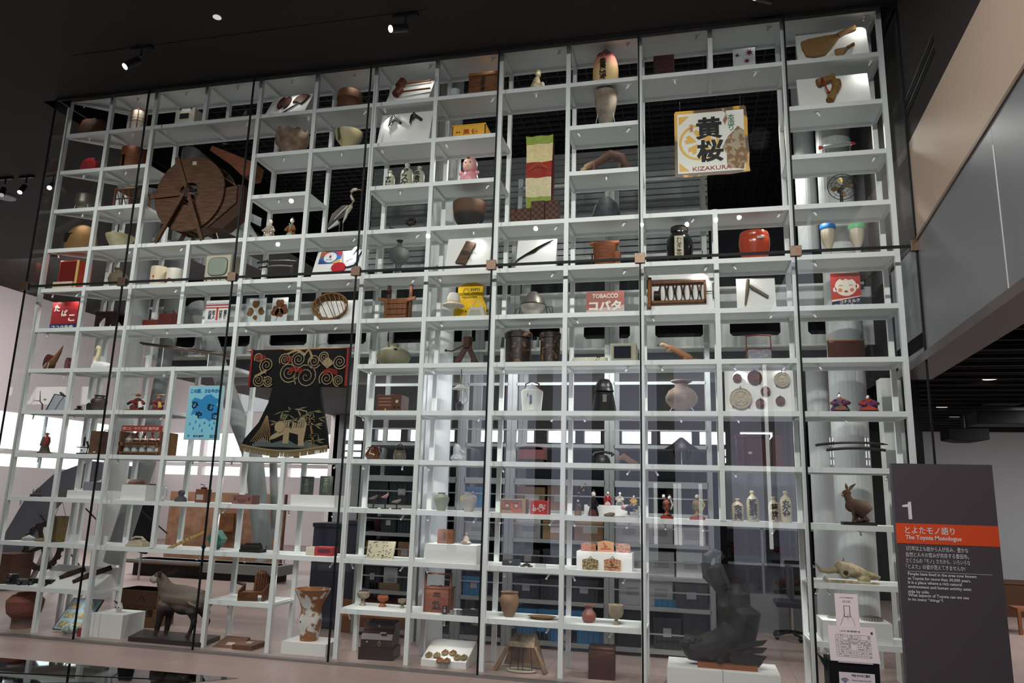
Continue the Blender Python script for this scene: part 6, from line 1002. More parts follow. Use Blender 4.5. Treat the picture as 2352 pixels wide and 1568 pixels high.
t, w, h = crate_box('printed_carton', 'tan cardboard carton printed with an orange and navy cartoon machine', 'carton', 10, 1148, 1206, 1146, M('9a7e60', .7), .16, .08); OR = M('b0563c', .5); NV = M('2c2e46', .5); mk('orange_panel', MB().box(-w*.38, -.002, h*.3, w*.32, 0, h*.84), OR, t, bevel=.001); mk('lower_panel', MB().disc(w*.18, h*.22, w*.25, -.003, 0, 20, h*.15), OR, t); m = MB(); m.strip([(-w*.4, h*.28), (-w*.4, h*.86), (w*.34, h*.86), (w*.34, h*.4)], .007, -.004, 0).strip([(-w*.4, h*.28), (-w*.05, h*.28)], .007, -.004, 0).disc(-w*.22, h*.52, w*.11, -.004, -.001, 16, h*.16).disc(w*.14, h*.52, w*.11, -.004, -.001, 16, h*.16).strip([(-w*.3, h*.72), (w*.26, h*.72)], .006, -.004, 0); mk('navy_line', m, NV, t); mk('cream_eye', MB().disc(-w*.22, h*.52, w*.08, -.006, -.003, 16, h*.12).disc(w*.14, h*.52, w*.08, -.006, -.003, 16, h*.12), M('b89a70'), t)
t, w, h = crate_box('red_flower_case', 'bright red boxy bag printed with white flowers and steel handles', 'bag', 10, 1216, 1259, 1150, M('b4241e', .4), .12, .1); m = MB(); random.seed(8)
for a, b, r in ((-.25, .35, .11), (.1, .6, .12), (-.05, .4, .06), (.25, .45, .07), (-.3, .6, .05), (.05, .25, .05), (.3, .65, .05), (.2, .3, .04)):
    for q in range(6): m.disc(w*(a+r*.6*cos(q*1.05)), h*b+w*r*.6*sin(q*1.05), w*r*.42, -.002, 0, 8)
mk('white_flower', m, M('c8bcb4'), t); mk('handle', MB().box(-w*.5, -.004, 0, -w*.46, .0, h*1.2).box(w*.46, -.004, 0, w*.5, 0, h*1.2), STEEL, t)
zp = plinth(10, 1341, 1466, 1160, 'white step plinth behind the small dolls', .2, .38)
x, y, z, w, h = spot(10, 1318, 1336, 1145, .1); t = thing('willow_doll', 'small doll in a brown kimono on a round wooden stand under bare twigs', 'doll', (x, y, z)); mk('stand', MB().lathe([(w*.45, 0), (w*.45, h*.3)], n=18), M('7c5a3a'), t); mk('robe', MB().lathe([(w*.34, h*.3), (w*.4, h*.5), (w*.3, h*.75)], n=16, sy=.7), M('2a2422', .6, kind='patch', h2='6a4a40', s=40), t); mk('head', MB().ball((0, -.004, h*.86), .013), M('c8b8a8'), t); mk('hair', MB().ball((0, .006, h*.89), .018), BLACK, t); mk('twig', MB().tube([(-.03, .04, 0), (-.01, .04, h), (.08, .04, h*1.9)], .0025, 5).tube([(0, .04, h*.8), (-.03, .04, h*1.8)], .002, 5), M('4a3828'), t)
for q, (a, b) in enumerate(((0, 1.8), (.03, 1.7), (.06, 1.9), (.05, 1.5), (0, 1.35))): mk('bauble', MB().ball((a, .036, h*b), .009), M(('b8904a', 'a8482c')[q % 3 == 2]), t)
for a, b, yt, rb, r2, lab, zz, hat in ((1350, 1375, 1122, '16161a', '5a2c28', 'tall doll in a black robe and brown trousers with an attendant', None, 1), (1386, 1405, 1124, 'a0242a', 'c8bcb4', 'doll in a bright red robe on the white step', zp, 1), (1413, 1433, 1126, 'b0a896', '5a6a5a', 'doll in a cream robe on the white step', zp, 0), (1446, 1464, 1134, 'b8963c', 'b8402c', 'small yellow-clad doll on the white step', zp, 0)):
    doll('small_doll', lab, 10, a, b, yt, M(rb, .6), M(r2), Y=.12 if zz is None else .26, z=zz, hat=hat, group='small dolls in the middle bay')
x, y, z, w, h = spot(10, 1429, 1467, 1157, .1); t = thing('spotted_cow_figure', 'black and white spotted cow figure with a pink muzzle', 'cow figure', (x, y, z)); blob('body', [('t', [(-w*.2, 0, h*.7), (w*.45, 0, h*.72)], [.036, .04]), ('b', (-w*.3, -.01, h*.72), .03)]+[('t', [(w*a, s*.02, h*.5), (w*a, s*.02, 0)], .011) for a in (-.12, .4) for s in (-1, 1)], M('b8b4ae', .5, kind='patch', h2='26262c', s=14), t, .005); mk('muzzle', MB().ball((-w*.45, -.02, h*.72), .022), M('b87c70'), t); mk('base', MB().box(-w*.2, -.04, 0, w*.5, .04, .02), M('a8a8a4'), t)
x, y, z, w, h = spot(10, 1384, 1418, 1178, .08); t = thing('crawling_doll', 'small grey crawling figure in front of the white step', 'figurine', (x, y, z)); blob('body', [('t', [(-w*.45, 0, .015), (-w*.1, 0, h*.4), (w*.3, 0, .03)], [.01, .025, .015]), ('b', (0, 0, h*.75), .02)], M('6c6058', .6), t, .004); mk('base', MB().box(-w*.2, -.02, 0, w*1.0, .02, .006), M('5a4436'), t)
for a, b, yt, c1, c2, lab, hd in ((1515, 1546, 1131, '2a2834', '8a4a30', 'tall clay figure in a dark blue robe bending two white faces', 2), (1582, 1619, 1130, '2c4a3a', '8a6a2c', 'tall clay figure in a green and gold robe', 1)):
    x, y, z, w, h = spot(10, a, b, yt, .18); t = thing('clay_actor_figure', lab, 'figurine', (x, y, z), group='pair of clay actor figures'); blob('robe', [('t', [(0, 0, 0), (0, 0, h*.12), (-w*.05, 0, h*.4), (w*.05, 0, h*.65), (0, 0, h*.82)], [w*.5, w*.42, w*.3, w*.34, w*.15])], M(c1, .5, kind='patch', h2=c2, s=16), t, .006); mk('hem', MB().lathe([(w*.5, 0), (w*.46, h*.1)], n=20), M('8a2420'), t)
    for q in range(hd): mk('head', MB().ball(((q*2-1)*w*.22*(hd-1), -.01, h*(.86 if q == 0 else .82)), (w*.13, w*.13, h*.085)), M('c0bab2'), t); mk('hair', MB().ball(((q*2-1)*w*.22*(hd-1), .01, h*.91), (w*.14, w*.13, h*.05)), BLACK, t)
    mk('sash', MB().strip([(w*.3, h*.75), (w*.45, h*.55), (w*.3, h*.35)], [.012, .02, .01], -w*.36, -w*.3), M('a08a3a' if hd == 1 else 'a8a098'), t)
for a, b, yt, s, lab, hx in ((1679, 1708, 1142, '金玉虎', 'sake bottle with a pinkish glaze and brush writing, leftmost of four', 'a8988a'), (1713, 1742, 1124, '稲荷老鶴', 'tall sake bottle dense with black writing, second of four', 'a09c84'), (1763, 1789, 1137, '菊錢', 'shorter sake bottle with faint writing, third of four', 'a89c98'), (1789, 1817, 1124, '丸久平', 'tall sake bottle with three bold characters, rightmost of four', 'b0a68e')): bottle('large_sake_bottle', lab, 10, a, b, yt, s, M(hx, .3, kind='clay', h2=hx[:4]+'78', s=5), INK, group='four large sake bottles', bold=.03, tw=.7)
x, y, z, w, h = spot(10, 1931, 1998, 1108, .14); t = thing('stuffed_hare', 'stuffed brown hare sitting upright on a black base', 'stuffed animal', (x, y, z)); b0 = .028; H = h-b0; mk('base', MB().box(-w*.52, -.07, 0, w*.62, .07, b0), BLACK, t)
blob('body', [('t', [(-w*.3, 0, b0+H*.72), (-w*.22, 0, b0+H*.55), (-w*.05, 0, b0+H*.45), (w*.2, 0, b0+H*.36), (w*.34, 0, b0+H*.24)], [.03, .04, .062, .078, .075]), ('b', (-w*.12, 0, b0+H*.42), (.07, .05, .06)), ('b', (-w*.3, 0, b0+H*.76), (.042, .03, .034)), ('b', (-w*.4, 0, b0+H*.72), (.024, .02, .02)), ('t', [(-w*.14, -.03, b0+H*.35), (-w*.13, -.035, b0+H*.12), (-w*.16, -.035, b0)], [.022, .013, .014]), ('t', [(0, .02, b0+H*.35), (.0, .02, b0)], [.02, .014]), ('t', [(w*.2, -.04, b0+H*.12), (w*.38, -.04, b0+.012)], [.03, .016]), ('t', [(w*.3, 0, b0+.02), (-w*.05, -.03, b0+.01)], [.02, .012])], ZR([(0, '5a3e2a'), (H*.3, '43291a'), (H, '553a26')], s=80), t, .006)
for s, dx in ((-1, 0), (1, .035)): mk('ear', MB().tube([(-w*.28+dx*.5, s*.012, b0+H*.83), (-w*.3+dx*1.2, s*.014, b0+H*.92), (-w*.33+dx*2.6, s*.012, b0+H*1.02)], [.008, .015, .004], 8, flat=.5), M('6a4c34', .8), t)
mk('eye', MB().ball((-w*.34, -.028, b0+H*.78), .006), BLACK, t); mk('muzzle', MB().ball((-w*.45, -.004, b0+H*.71), (.014, .016, .014)), M('a08c78'), t)
# ---------------------------------------------------------------- eleventh shelf
x, y, z, w, h = spot(11, 125, 155, 1184, .2); t = thing('creel_basket', 'tall tan straw basket with a cord sling', 'basket', (x, y, z)); mk('body', MB().lathe([(w*.42, 0), (w*.5, h*.9), (w*.5, h), (w*.45, h)], n=24), M('8a744a', .8, kind='weave', h2='66542f', s=60), t); mk('cord', MB().tube([(-w*.4, 0, h), (-.02, 0, h*1.7), (w*.4, 0, h)], .003, 5), DARK, t)
x, y, z, w, h = spot(11, 55, 85, 1226, .15); solo('silver_shell', MB().lathe([(w*.5, 0), (w*.45, h*.5), (.01, h)], n=20, sy=.6), M('8c8c88', .3, .3), 'low domed silvery shell at the left end', 'shell', (x, y, z))
x, y, z, w, h = spot(11, 84, 118, 1233, .15); solo('flat_fossil', MB().lathe([(w*.5, 0), (w*.5, h*.4), (w*.2, h)], n=16, sy=.5), CLAY('7c6244', '5c4630'), 'flat brown stone beside the silvery shell', 'stone', (x, y, z))
for k, (a, b) in enumerate(((160, 179), (199, 219), (232, 250))): x, y, z, w, h = spot(11, a, b, 1226+k*2, .1); o = solo('caption_card', MB().prism([(-w*.5, 0), (w*.35, 0), (w*.5, h), (-w*.3, h)], 0, .003), M('c8c8cc', .6), 'small white caption card, '+('left', 'middle', 'right')[k]+' one of three on the lower left shelf', 'card', (x, y, z), group='caption cards on the lower left shelf', smooth=False)
x, y, z, w, h = spot(11, 298, 340, 1233, .15); t = thing('cream_telephone', 'cream rotary telephone on the lower left shelf', 'telephone', (x, y, z)); CT = M('b0a288', .4); mk('body', MB().prism([(-w*.5, 0), (w*.45, 0), (w*.42, h*.4), (w*.1, h*.7), (-w*.2, h*.7), (-w*.48, h*.2)], -.06, .08), CT, t, bevel=.008); mk('dial', MB().lathe([(.035, 0), (.035, .008)], (-w*.1, -.03, h*.68), n=20), M('6a5c4a', .4), t); mk('handset', MB().tube([(-w*.28, -.02, h*.75), (-w*.1, -.02, h*1.0), (w*.25, -.02, h*1.0), (w*.42, -.02, h*.6)], [.018, .013, .013, .02], 10), CT, t)
P, Q = aty(386, 1260, .12), aty(484, 1215, .35); c = (P+Q)/2; t = thing('bamboo_baton', 'long tan bamboo baton with black writing, propped diagonally', 'baton', c); mk('rod', MB().tube([P-c, (Q-c)*.2, Q-c], [.02, .017, .013], 10), M('9c7c48', .5), t); d = (Q-P).normalized()
for k in range(4): q = (P-c)+d*(.1+.05*k); mk('ink_mark', MB().ball((q.x, q.y-.016, q.z), (.009, .004, .011), 8), INK, t)
x, y, z, w, h = spot(11, 476, 511, 1218, .14); t = thing('green_lantern_box', 'teal green diamond-shaped box tilted on one corner beside a black clamp', 'box', (x, y, z)); mk('box', MB().prism([(0, 0), (w*.5, h*.55), (w*.05, h), (-w*.5, h*.6)], 0, .12), M('1c5a4c', .35), t, bevel=.004); mk('clamp', MB().ball((-w*.55, -.02, h*.15), .025), BLACK, t)
x, y, z, w, h = spot(11, 556, 610, 1248, .15); t = thing('hand_crank_calculator', 'dark metal hand-cranked calculating machine', 'calculator', (x, y, z)); mk('base', MB().box(-w*.5, -.05, 0, w*.4, .08, h*.3), DARK, t, bevel=.004); mk('carriage', MB().tube([(-w*.48, 0, h*.5), (w*.3, 0, h*.5)], h*.4, 14), M('2c2622', .35, .4), t); mk('top', MB().box(-w*.3, -.03, h*.7, w*.2, .06, h), DARK, t, bevel=.004); mk('crank', MB().tube([(w*.4, 0, h*.4), (w*.55, 0, h*.4), (w*.55, -.02, h*.7), (w*.62, -.02, h*.7)], .005, 6), BLACK, t)
for a, b, hx, lab in ((702, 722, 'b8b0a0', 'cream upright book left of the red box'), (722, 762, 'a02a30', 'red boxed book with a dark title plate')): t, w, h = crate_box('boxed_book', lab, 'book', 11, a, b, 1258, M(hx, .5), .14, .14)
mk('title_plate', MB().box(-w*.3, -.003, h*.35, w*.4, 0, h*.75), M('4c2a34', .5), t)
x, y, z, w, h = spot(11, 850, 912, 1242, .2); t = thing('open_comic_book', 'open comic book with drawn panels on a clear rest', 'book', (x, .1, z), rot=(-.25, 0, 0)); PG = M('c0b698', .7)
for s in (-1, 1): mk('page_block', MB().add([(0, .012, 0), (s*w*.48, 0, 0), (s*w*.5, .0, h), (0, .014, h), (0, .03, 0), (s*w*.48, .022, 0), (s*w*.5, .022, h), (0, .03, h)], [(0,1,2,3), (4,7,6,5), (0,4,5,1), (1,5,6,2), (2,6,7,3)]), PG, t, smooth=False)
random.seed(9); m = MB()
for k in range(46): u, v = random.uniform(-.45, .45), random.uniform(.06, .94); m.prism([(w*u, h*v), (w*(u+random.uniform(.01, .07)), h*(v+.01)), (w*(u+.04), h*(v+random.uniform(.01, .05))), (w*(u-.01), h*(v+.02))], -.003+.012*(1-abs(u)*2)*1.0-.002, .012*(1-abs(u)*2)+.0)
mk('drawing', m, M('3a3834', .7), t)
zp = plinth(11, 976, 1094, 1252, 'white plinth under the inscribed box and the seated monk')
t, w, h = crate_box('inscribed_small_box', 'small brown wooden box with brush writing on a plinth', 'box', 11, 1004, 1036, 1217, M('7c4e34', .6, kind='wood', h2='653d26', s=8), .12, .12, z=zp); text('古瀬戸', M('3a2416'), t, 0, -.003, h*.55, w*.14, h*.6, vertical=True)
a = aty(1070, 1223, .16); hh = a.z-zp; t = thing('seated_monk_figure', 'cream stone figure of a seated monk with a brown face', 'figurine', (a.x, .16, zp)); blob('robe', [('b', (0, 0, hh*.15), (hh*.46, .06, hh*.16)), ('t', [(0, 0, hh*.1), (0, 0, hh*.45), (0, 0, hh*.72)], [hh*.3, hh*.26, hh*.1]), ('b', (0, -.05, hh*.28), (hh*.2, .02, hh*.08))], CLAY('9a8c78', '7c6c5a', 20), t, .004); mk('head', MB().ball((0, -.004, hh*.86), (hh*.11, hh*.12, hh*.14)), M('6a5848', .5), t)
t, w, h = crate_box('dark_grey_case', 'flat dark grey case with a white triangle mark', 'case', 11, 1152, 1189, 1287, M('2e3134', .5), .12, .12); mk('triangle', MB().prism([(-w*.1, h*.8), (w*.15, h*.8), (w*.02, h*.4)], -.003, 0), M('a89c98'), t)
x, y, z, w, h = spot(11, 1194, 1223, 1294, .1); solo('silver_ornament', MB().lathe([(w*.5, 0), (w*.46, h*.3), (w*.25, h*.5), (w*.3, h*.7), (.01, h)], n=18), M('6c685a', .2, .8), 'small silvery domed ornament beside the triangle case', 'ornament', (x, y, z))
x, y, z, w, h = spot(11, 1228, 1253, 1296, .08); solo('price_card', MB().prism([(-w*.5, 0), (w*.5, 0), (w*.5, h), (-w*.5, h)], 0, .002), M('b8bab8'), 'small white card right of the silver ornament', 'card', (x, y, z), smooth=False)
zp = plinth(11, 1323, 1451, 1268, 'long white plinth with wooden votive plaques', .16, .38)
for k, (a, b, yt, yb, hx, h2, lab) in enumerate(((1333, 1368, 1245, 1266, '7a7058', 'a8482c', 'crowded green and red votive plaque, upper left'), (1371, 1409, 1241, 1266, 'b88460', 'c09068', 'plain wooden votive plaque with a red drawing, upper middle'), (1413, 1447, 1247, 1267, '8a8470', 'a04a34', 'crowded votive plaque, upper right'), (1336, 1373, 1282, 1307, '9c8a50', '5c4a3a', 'busy yellow-green votive plaque, lower left'), (1386, 1425, 1282, 1310, 'b88a60', '9c5a3c', 'orange votive plaque with a dark horse and rider, lower right'))):
    Y = .2 if k < 3 else .12; a, b, tt = aty(a, yt, Y), aty(b, yt, Y), aty((a+b)/2, yt, Y); zz = zp if k < 3 else ZS[11]+.001; w, h = b.x-a.x, tt.z-zz; t = thing('votive_plaque', lab, 'plaque', ((a.x+b.x)/2, Y, zz), group='wooden votive plaques')
    mk('board', MB().prism([(-w*.48, 0), (w*.48, 0), (w*.5, h*.85), (w*.1, h), (-w*.1, h), (-w*.5, h*.85)], 0, .012), M(hx, .6, kind='patch' if k not in (1,) else None, h2=h2, s=45), t, smooth=False)
    if k in (1, 4): mk('drawing', MB().strip([(-w*.15, h*.8), (0, h*.6), (-w*.1, h*.4), (w*.1, h*.5)], .008, -.003, 0).strip([(-w*.3, h*.25), (w*.3, h*.3)], .006, -.003, 0), M('a03a40' if k == 1 else '3a2c28'), t)
    mk('cord', MB().tube([(-w*.1, .006, h*.96), (0, .006, h*1.18), (w*.12, .006, h*.96)], .004, 6), M('2a3058'), t)
# ox skull
x, y, z, w, h = spot(11, 1888, 2020, 1284, .16); t = thing('ox_skull', 'long bleached ox skull with curved horns lying on its jaw', 'skull', (x, y, z)); BN = M('a8997c', .7, kind='clay', h2='7c6c50', s=20)
blob('cranium', [('t', [(w*.5, 0, h*.3), (w*.25, 0, h*.4), (w*.0, 0, h*.6), (-w*.2, 0, h*.72), (-w*.3, 0, h*.55)], [.015, .045, .065, .06, .03]), ('b', (-w*.12, -.04, h*.45), (.05, .03, .05)), ('b', (w*.2, -.03, h*.2), (.06, .03, .035)), ('b', (w*.02, -.05, h*.55), (.045, .02, .03))], BN, t, .007)
mk('horn', MB().tube([(-w*.28, -.03, h*.6), (-w*.42, -.05, h*.52), (-w*.55, -.06, h*.55), (-w*.66, -.06, h*.95)], [.028, .022, .018, .003], 10), M('9a8a6a', .5), t); mk('horn', MB().tube([(-w*.14, .05, h*.8), (-w*.1, .1, h*.95), (-w*.08, .1, h*1.15)], [.02, .014, .003], 10), M('6a5c46', .5), t); mk('jaw', MB().tube([(-w*.5, -.05, h*.2), (-w*.42, -.05, h*.05), (0, -.06, h*.04), (w*.45, -.04, h*.04)], [.02, .016, .02, .01], 10), BN, t); mk('eye_socket', MB().ball((-w*.12, -.072, h*.5), (.022, .012, .02)), M('3c3024'), t); mk('nose_hollow', MB().tube([(w*.1, -.02, h*.62), (w*.4, -.01, h*.42)], [.02, .008], 8), M('4c4232'), t)
# ---------------------------------------------------------------- twelfth shelf
for k, (a, b, yt, lab) in enumerate(((21, 39, 1314, 'black twin-lens box camera, tallest of four cameras'), (43, 63, 1326, 'small silver-topped camera, second from left'), (70, 92, 1325, 'black camera with a large lens, third from left'), (104, 122, 1328, 'black and red folding camera, rightmost of four'))):
    t, w, h = crate_box('old_camera', lab, 'camera', 12, a, b, yt, M('18191c', .4) if k != 1 else M('5a5a58', .35, .4), .06, .1, group='old cameras'); mk('lens', MB().tube([(0, -.03, h*.45), (0, .005, h*.45)], w*.24, 16), M('2c2c30', .2, .4), t); mk('lens_ring', MB().tube([(0, -.032, h*.45), (0, -.028, h*.45)], w*.15, 14), STEEL, t)
    if k == 0: mk('upper_lens', MB().tube([(0, -.02, h*.8), (0, .005, h*.8)], w*.2, 14), STEEL, t)
B = wedge(12, 135, 275, 1298, 60, 'broad sloping white board holding two dark wooden clogs')
for a, b, c, d, lab in ((152, 1306, 190, 1328, 'left dark wooden clog sole on the sloping board'), (188, 1303, 245, 1338, 'right dark wooden clog sole on the sloping board')):
    c0, rt, w, l = onb(B, a, b, c, d); t = thing('wooden_sole', lab, 'clog', c0, rot=rt, group='wooden clogs'); mk('sole', MB().tube([(-w*.45, -.015, -l*.42), (-w*.15, -.02, -l*.12), (w*.1, -.02, l*.1), (w*.42, -.015, l*.42)], [.02, .034, .03, .03], 10), M('4a3426', .7, kind='clay', h2='2e2018', s=20), t)
# carved wooden armchair
x, y, z, w, h = spot(12, 556, 616, 1312, .2); t = thing('miniature_armchair', 'carved brown wooden armchair with a rounded slatted back', 'chair', (x, y, z), rz=.25); AM = M('6a4024', .5, kind='wood', h2='42240f', s=12); P = [(-w*.02, h*.3), (w*.0, h*.8), (w*.12, h), (w*.32, h), (w*.46, h*.85), (w*.48, h*.3)]
mk('backrest', MB().prism(P, .02, .05), AM, t, bevel=.004)
for k in range(5): mk('slat', MB().box(w*(.04+.085*k), .012, h*.32, w*(.09+.085*k), .02, h*.9), M('4a2a16', .5), t)
mk('seat', MB().box(-w*.3, -.14, h*.22, w*.44, .04, h*.3), AM, t); mk('front_apron', MB().box(-w*.34, -.15, 0, w*.3, -.13, h*.28), AM, t)
for s in (-.36, .44): mk('arm_panel', MB().add([(w*s, -.15, 0), (w*s+.018, -.15, 0), (w*s+.018, .05, 0), (w*s, .05, 0), (w*s, -.15, h*.36), (w*s+.018, -.15, h*.36), (w*s+.018, .05, h*.55), (w*s, .05, h*.55)], [(0,3,2,1), (4,5,6,7), (0,1,5,4), (1,2,6,5), (2,3,7,6), (3,0,4,7)]), AM, t, bevel=.003)
mk('side_spout', MB().tube([(-w*.3, 0, h*.5), (-w*.5, -.02, h*.58), (-w*.52, -.02, h*.62)], [.015, .02, .024], 8), DWOOD, t)
for a, b, yt, pr, h1, h2, lab in ((821, 849, 1359, [(.5, 0), (.35, .15), (.22, .42), (.8, .55), (1, .75), (.96, .95), (.85, 1)], 'a08e78', '6e6258', 'tall-footed grey and pink pottery cup, leftmost of three'), (867, 892, 1368, [(.7, 0), (.6, .1), (.3, .38), (.85, .55), (1, .78), (.8, 1)], '94502e', '7a3e22', 'orange-brown pottery cup on a flared foot, middle of three'), (914, 933, 1377, [(.5, 0), (.55, .08), (.2, .4), (.9, .6), (1, .9), (.95, 1)], '9c9276', '6c644e', 'small cream pottery cup, rightmost of three')): jar('pedestal_cup', lab, 'cup', 12, a, b, yt, pr, CLAY(h1, h2, 12), Y=.3, wall=.006, group='footed pottery cups')
x, y, z, w, h = spot(12, 976, 1036, 1316, .16); t = thing('delivery_box', 'reddish wooden delivery box with two characters in a tall handle frame', 'box', (x, y, z)); DB = M('854c38', .5, kind='wood', h2='70402e', s=6)
for s in (-1, 1): mk('frame_post', MB().box(s*w*.48-.01, 0, 0, s*w*.48+.01, .02, h), M('6c3a28', .5), t)
mk('top_rail', MB().box(-w*.48, 0, h*.94, w*.48, .02, h*.98), M('6c3a28', .5), t); mk('body', MB().box(-w*.44, -.01, 0, w*.44, .18, h*.6), DB, t, bevel=.003); mk('lid_knob', MB().ball((0, .08, h*.63), .015), M('5a2e20'), t); mk('rim', MB().box(-w*.48, -.015, h*.59, w*.48, .19, h*.615), M('6c3a28', .5), t); text('三', M('2a2a3e'), t, 0, -.013, h*.45, w*.3, h*.1, bold=.03); text('笠', M('2a2a3e'), t, 0, -.013, h*.19, w*.36, h*.2, bold=.03)
x, y, z, w, h = spot(12, 1015, 1026, 1394, .08); t = thing('black_signpost', 'tiny black plaque with white characters in front of the delivery box', 'plaque', (x, y, z)); mk('plate', MB().box(-w*.5, 0, 0, w*.5, .02, h), BLACK, t); text('三河', M('b0b0ac'), t, 0, -.002, h*.55, w*.6, h*.7, vertical=True, bold=.02)
for a, b, hx, lab in ((1032, 1043, '8a8c90', 'small silvery cup, left of the pair on the lower shelf'), (1047, 1060, '6c7078', 'small grey cup, right of the pair on the lower shelf')): jar('small_cup', lab, 'cup', 12, a, b, 1403, [(.6, 0), (.9, .3), (1, 1)], M(hx, .3, .3), Y=.1, wall=.004)
t, w, h = crate_box('black_tray_box', 'low black tray with small pale pieces, near the column', 'tray', 12, 1060, 1098, 1402, M('1c1c20', .4), .1, .08); mk('pale_piece', MB().ball((w*.1, .04, h), (.03, .02, .01)), M('8c8468'), t)
t, w, h = jar('tall_earthen_pot', 'tall tan unglazed pot with an uneven lip', 'pot', 12, 1148, 1191, 1360, [(.45, 0), (.7, .2), (.98, .55), (1, .7), (.85, .88), (.82, .94), (.95, 1)], CLAY('86664a', '6c5038', 8), Y=.22)
x, y, z, w, h = spot(12, 1210, 1278, 1416, .2); solo('shallow_wooden_dish', MB().lathe([(w*.3, 0), (w*.42, h*.7), (w*.5, h), (w*.47, h), (w*.4, h*.6), (.01, h*.4)], n=30, sy=.6), CLAY('7c5c3c', '644628'), 'shallow oval brown dish beside the tall pot', 'dish', (x, y, z))
jar('red_flask', 'small red-brown pot with a narrow waist and flared lip', 'pot', 12, 1335, 1368, 1389, [(.5, .0), (.9, .15), (1, .35), (.9, .52), (.5, .75), (.48, .82), (.85, .97), (.9, 1)], CLAY('8a3c2c', '6c4a3c', 6, .4), Y=.2)
jar('footed_goblet', 'cream earthen goblet on a narrow foot', 'goblet', 12, 1396, 1432, 1388, [(.42, 0), (.28, .12), (.2, .26), (.7, .38), (.95, .6), (.92, .85), (1, .97), (1, 1)], CLAY('9a8a72', '7e6e5a', 10), Y=.18)
zp = plinth(12, 1888, 2048, 1421, 'low white plinth with two round baskets behind the leaflets', .04, .4)
for a, b, yt, lab in ((1899, 1925, 1405, 'round striped basket left of the leaflets'), (1975, 2027, 1405, 'round striped basket right of the leaflets')): a2, b2 = aty(a, yt, .2), aty(b, yt, .2); w = b2.x-a2.x; hh = a2.z-zp; t = thing('ribbed_basket', lab, 'basket', ((a2.x+b2.x)/2, .2, zp), group='round striped baskets'); mk('body', MB().lathe([(w*.44, 0), (w*.5, hh*.6), (w*.46, hh*.7)], n=30, sy=.7), M('6c6a62', .7), t); mk('lid', MB().lathe([(w*.46, hh*.7), (w*.3, hh*.95), (.01, hh)], n=26, sy=.7), M('544a3e', .8), t); m = MB(); [m.bar((w*.45*cos(q), w*.32*sin(q), 0), (w*.505*cos(q), w*.355*sin(q), hh*.6), .006) for q in [i*pi/12 for i in range(24)]]; mk('pale_rib', m, M('a09c94'), t)
# ---------------------------------------------------------------- floor row
jar('terracotta_urn', 'big terracotta urn with a ridge around it and a dark foot, at the far left', 'urn', 13, 35, 99, 1356, [(.6, 0), (.58, .18), (.6, .28), (.9, .42), (.98, .6), (1, .74), (1.02, .77), (.98, .8), (.75, .93), (.5, .97), (.52, 1)], ZR([(0, '7a5c4a'), (.06, '5a4034'), (.1, '2e2626'), (.14, '7c4030'), (.5, '8a4834')], s=12), Y=.22)
a, b = aty(145, 1375, .3), aty(131, 1438, .08); B = dict(p=Vector((b.x, .06, FL)), n=Vector((0, -cos(R(32)), sin(R(32)))), t=R(32)); c0, rt, w, l = onb(B, 148, 1376, 220, 1440); t = thing('butterfly_frame', 'slanted light blue framed panel with six pale specimens', 'frame', c0, rot=rt)
mk('frame', MB().prism([(-w*.42, l*.5), (w*.58, l*.5), (w*.48, -l*.5), (-w*.55, -l*.5)], -.004, .01), BLACK, t); mk('panel', MB().prism([(-w*.4, l*.48), (w*.55, l*.48), (w*.45, -l*.48), (-w*.52, -l*.48)], -.006, -.003), M('7c98a8', .4), t)
for i in range(3):
    for j in range(2): mk('specimen', MB().box(w*(-.36+.45*j-.04*i), -.01, l*(.16-.29*i), w*(-.04+.45*j-.04*i), -.006, l*(.34-.29*i)), M('9a8c62', .6, kind='patch', h2='7a6c4c', s=30), t)
x, y, z, w, h = spot(13, 148, 190, 1426, .05); z = FL+.0; solo('porcelain_shard_ball', MB().ball((0, 0, h*.4), (w*.5, .08, h*.4)), M('a8b4ae', .4, kind='patch', h2='6c8078', s=26), 'white and green patterned round pillow-like object on the floor', 'cushion', (x, .06, z+.01))
solo('red_patch_box', MB().box(-.03, -.03, 0, .03, .03, .09), M('8c2c30', .5), 'little red and black packet beside the patterned round object', 'packet', (aty(190, 1430, .02).x, .05, FL))
a, b, c = aty(213, 1408, .06), aty(287, 1408, .06), aty(250, 1408, .06); hz = (a.z+b.z)/2-FL; solo('skull_plinth', MB().box(0, 0, 0, b.x-a.x, .36, hz), PLINTH, 'large white floor plinth carrying the small horned skull', 'plinth', (a.x, .06, FL), smooth=False)
q = aty(278, 1380, .2); hh = q.z-FL-hz; t = thing('deer_skull', 'small white skull with one black horn on the floor plinth', 'skull', (q.x, .2, FL+hz)); blob('cranium', [('t', [(0, 0, 0), (0, 0, hh*.4), (0, .01, hh*.9)], [.02, .036, .026]), ('b', (.02, 0, hh*.45), .03)], M('c0bab0', .6), t, .005); mk('horn', MB().tube([(-.02, 0, hh*.8), (-.05, 0, hh*.95), (-.08, 0, hh*1.05)], [.012, .01, .003], 8), BLACK, t)
for s in (-1, 1): mk('eye_socket', MB().ball((s*.018, -.03, hh*.5), .008), DARK, t)
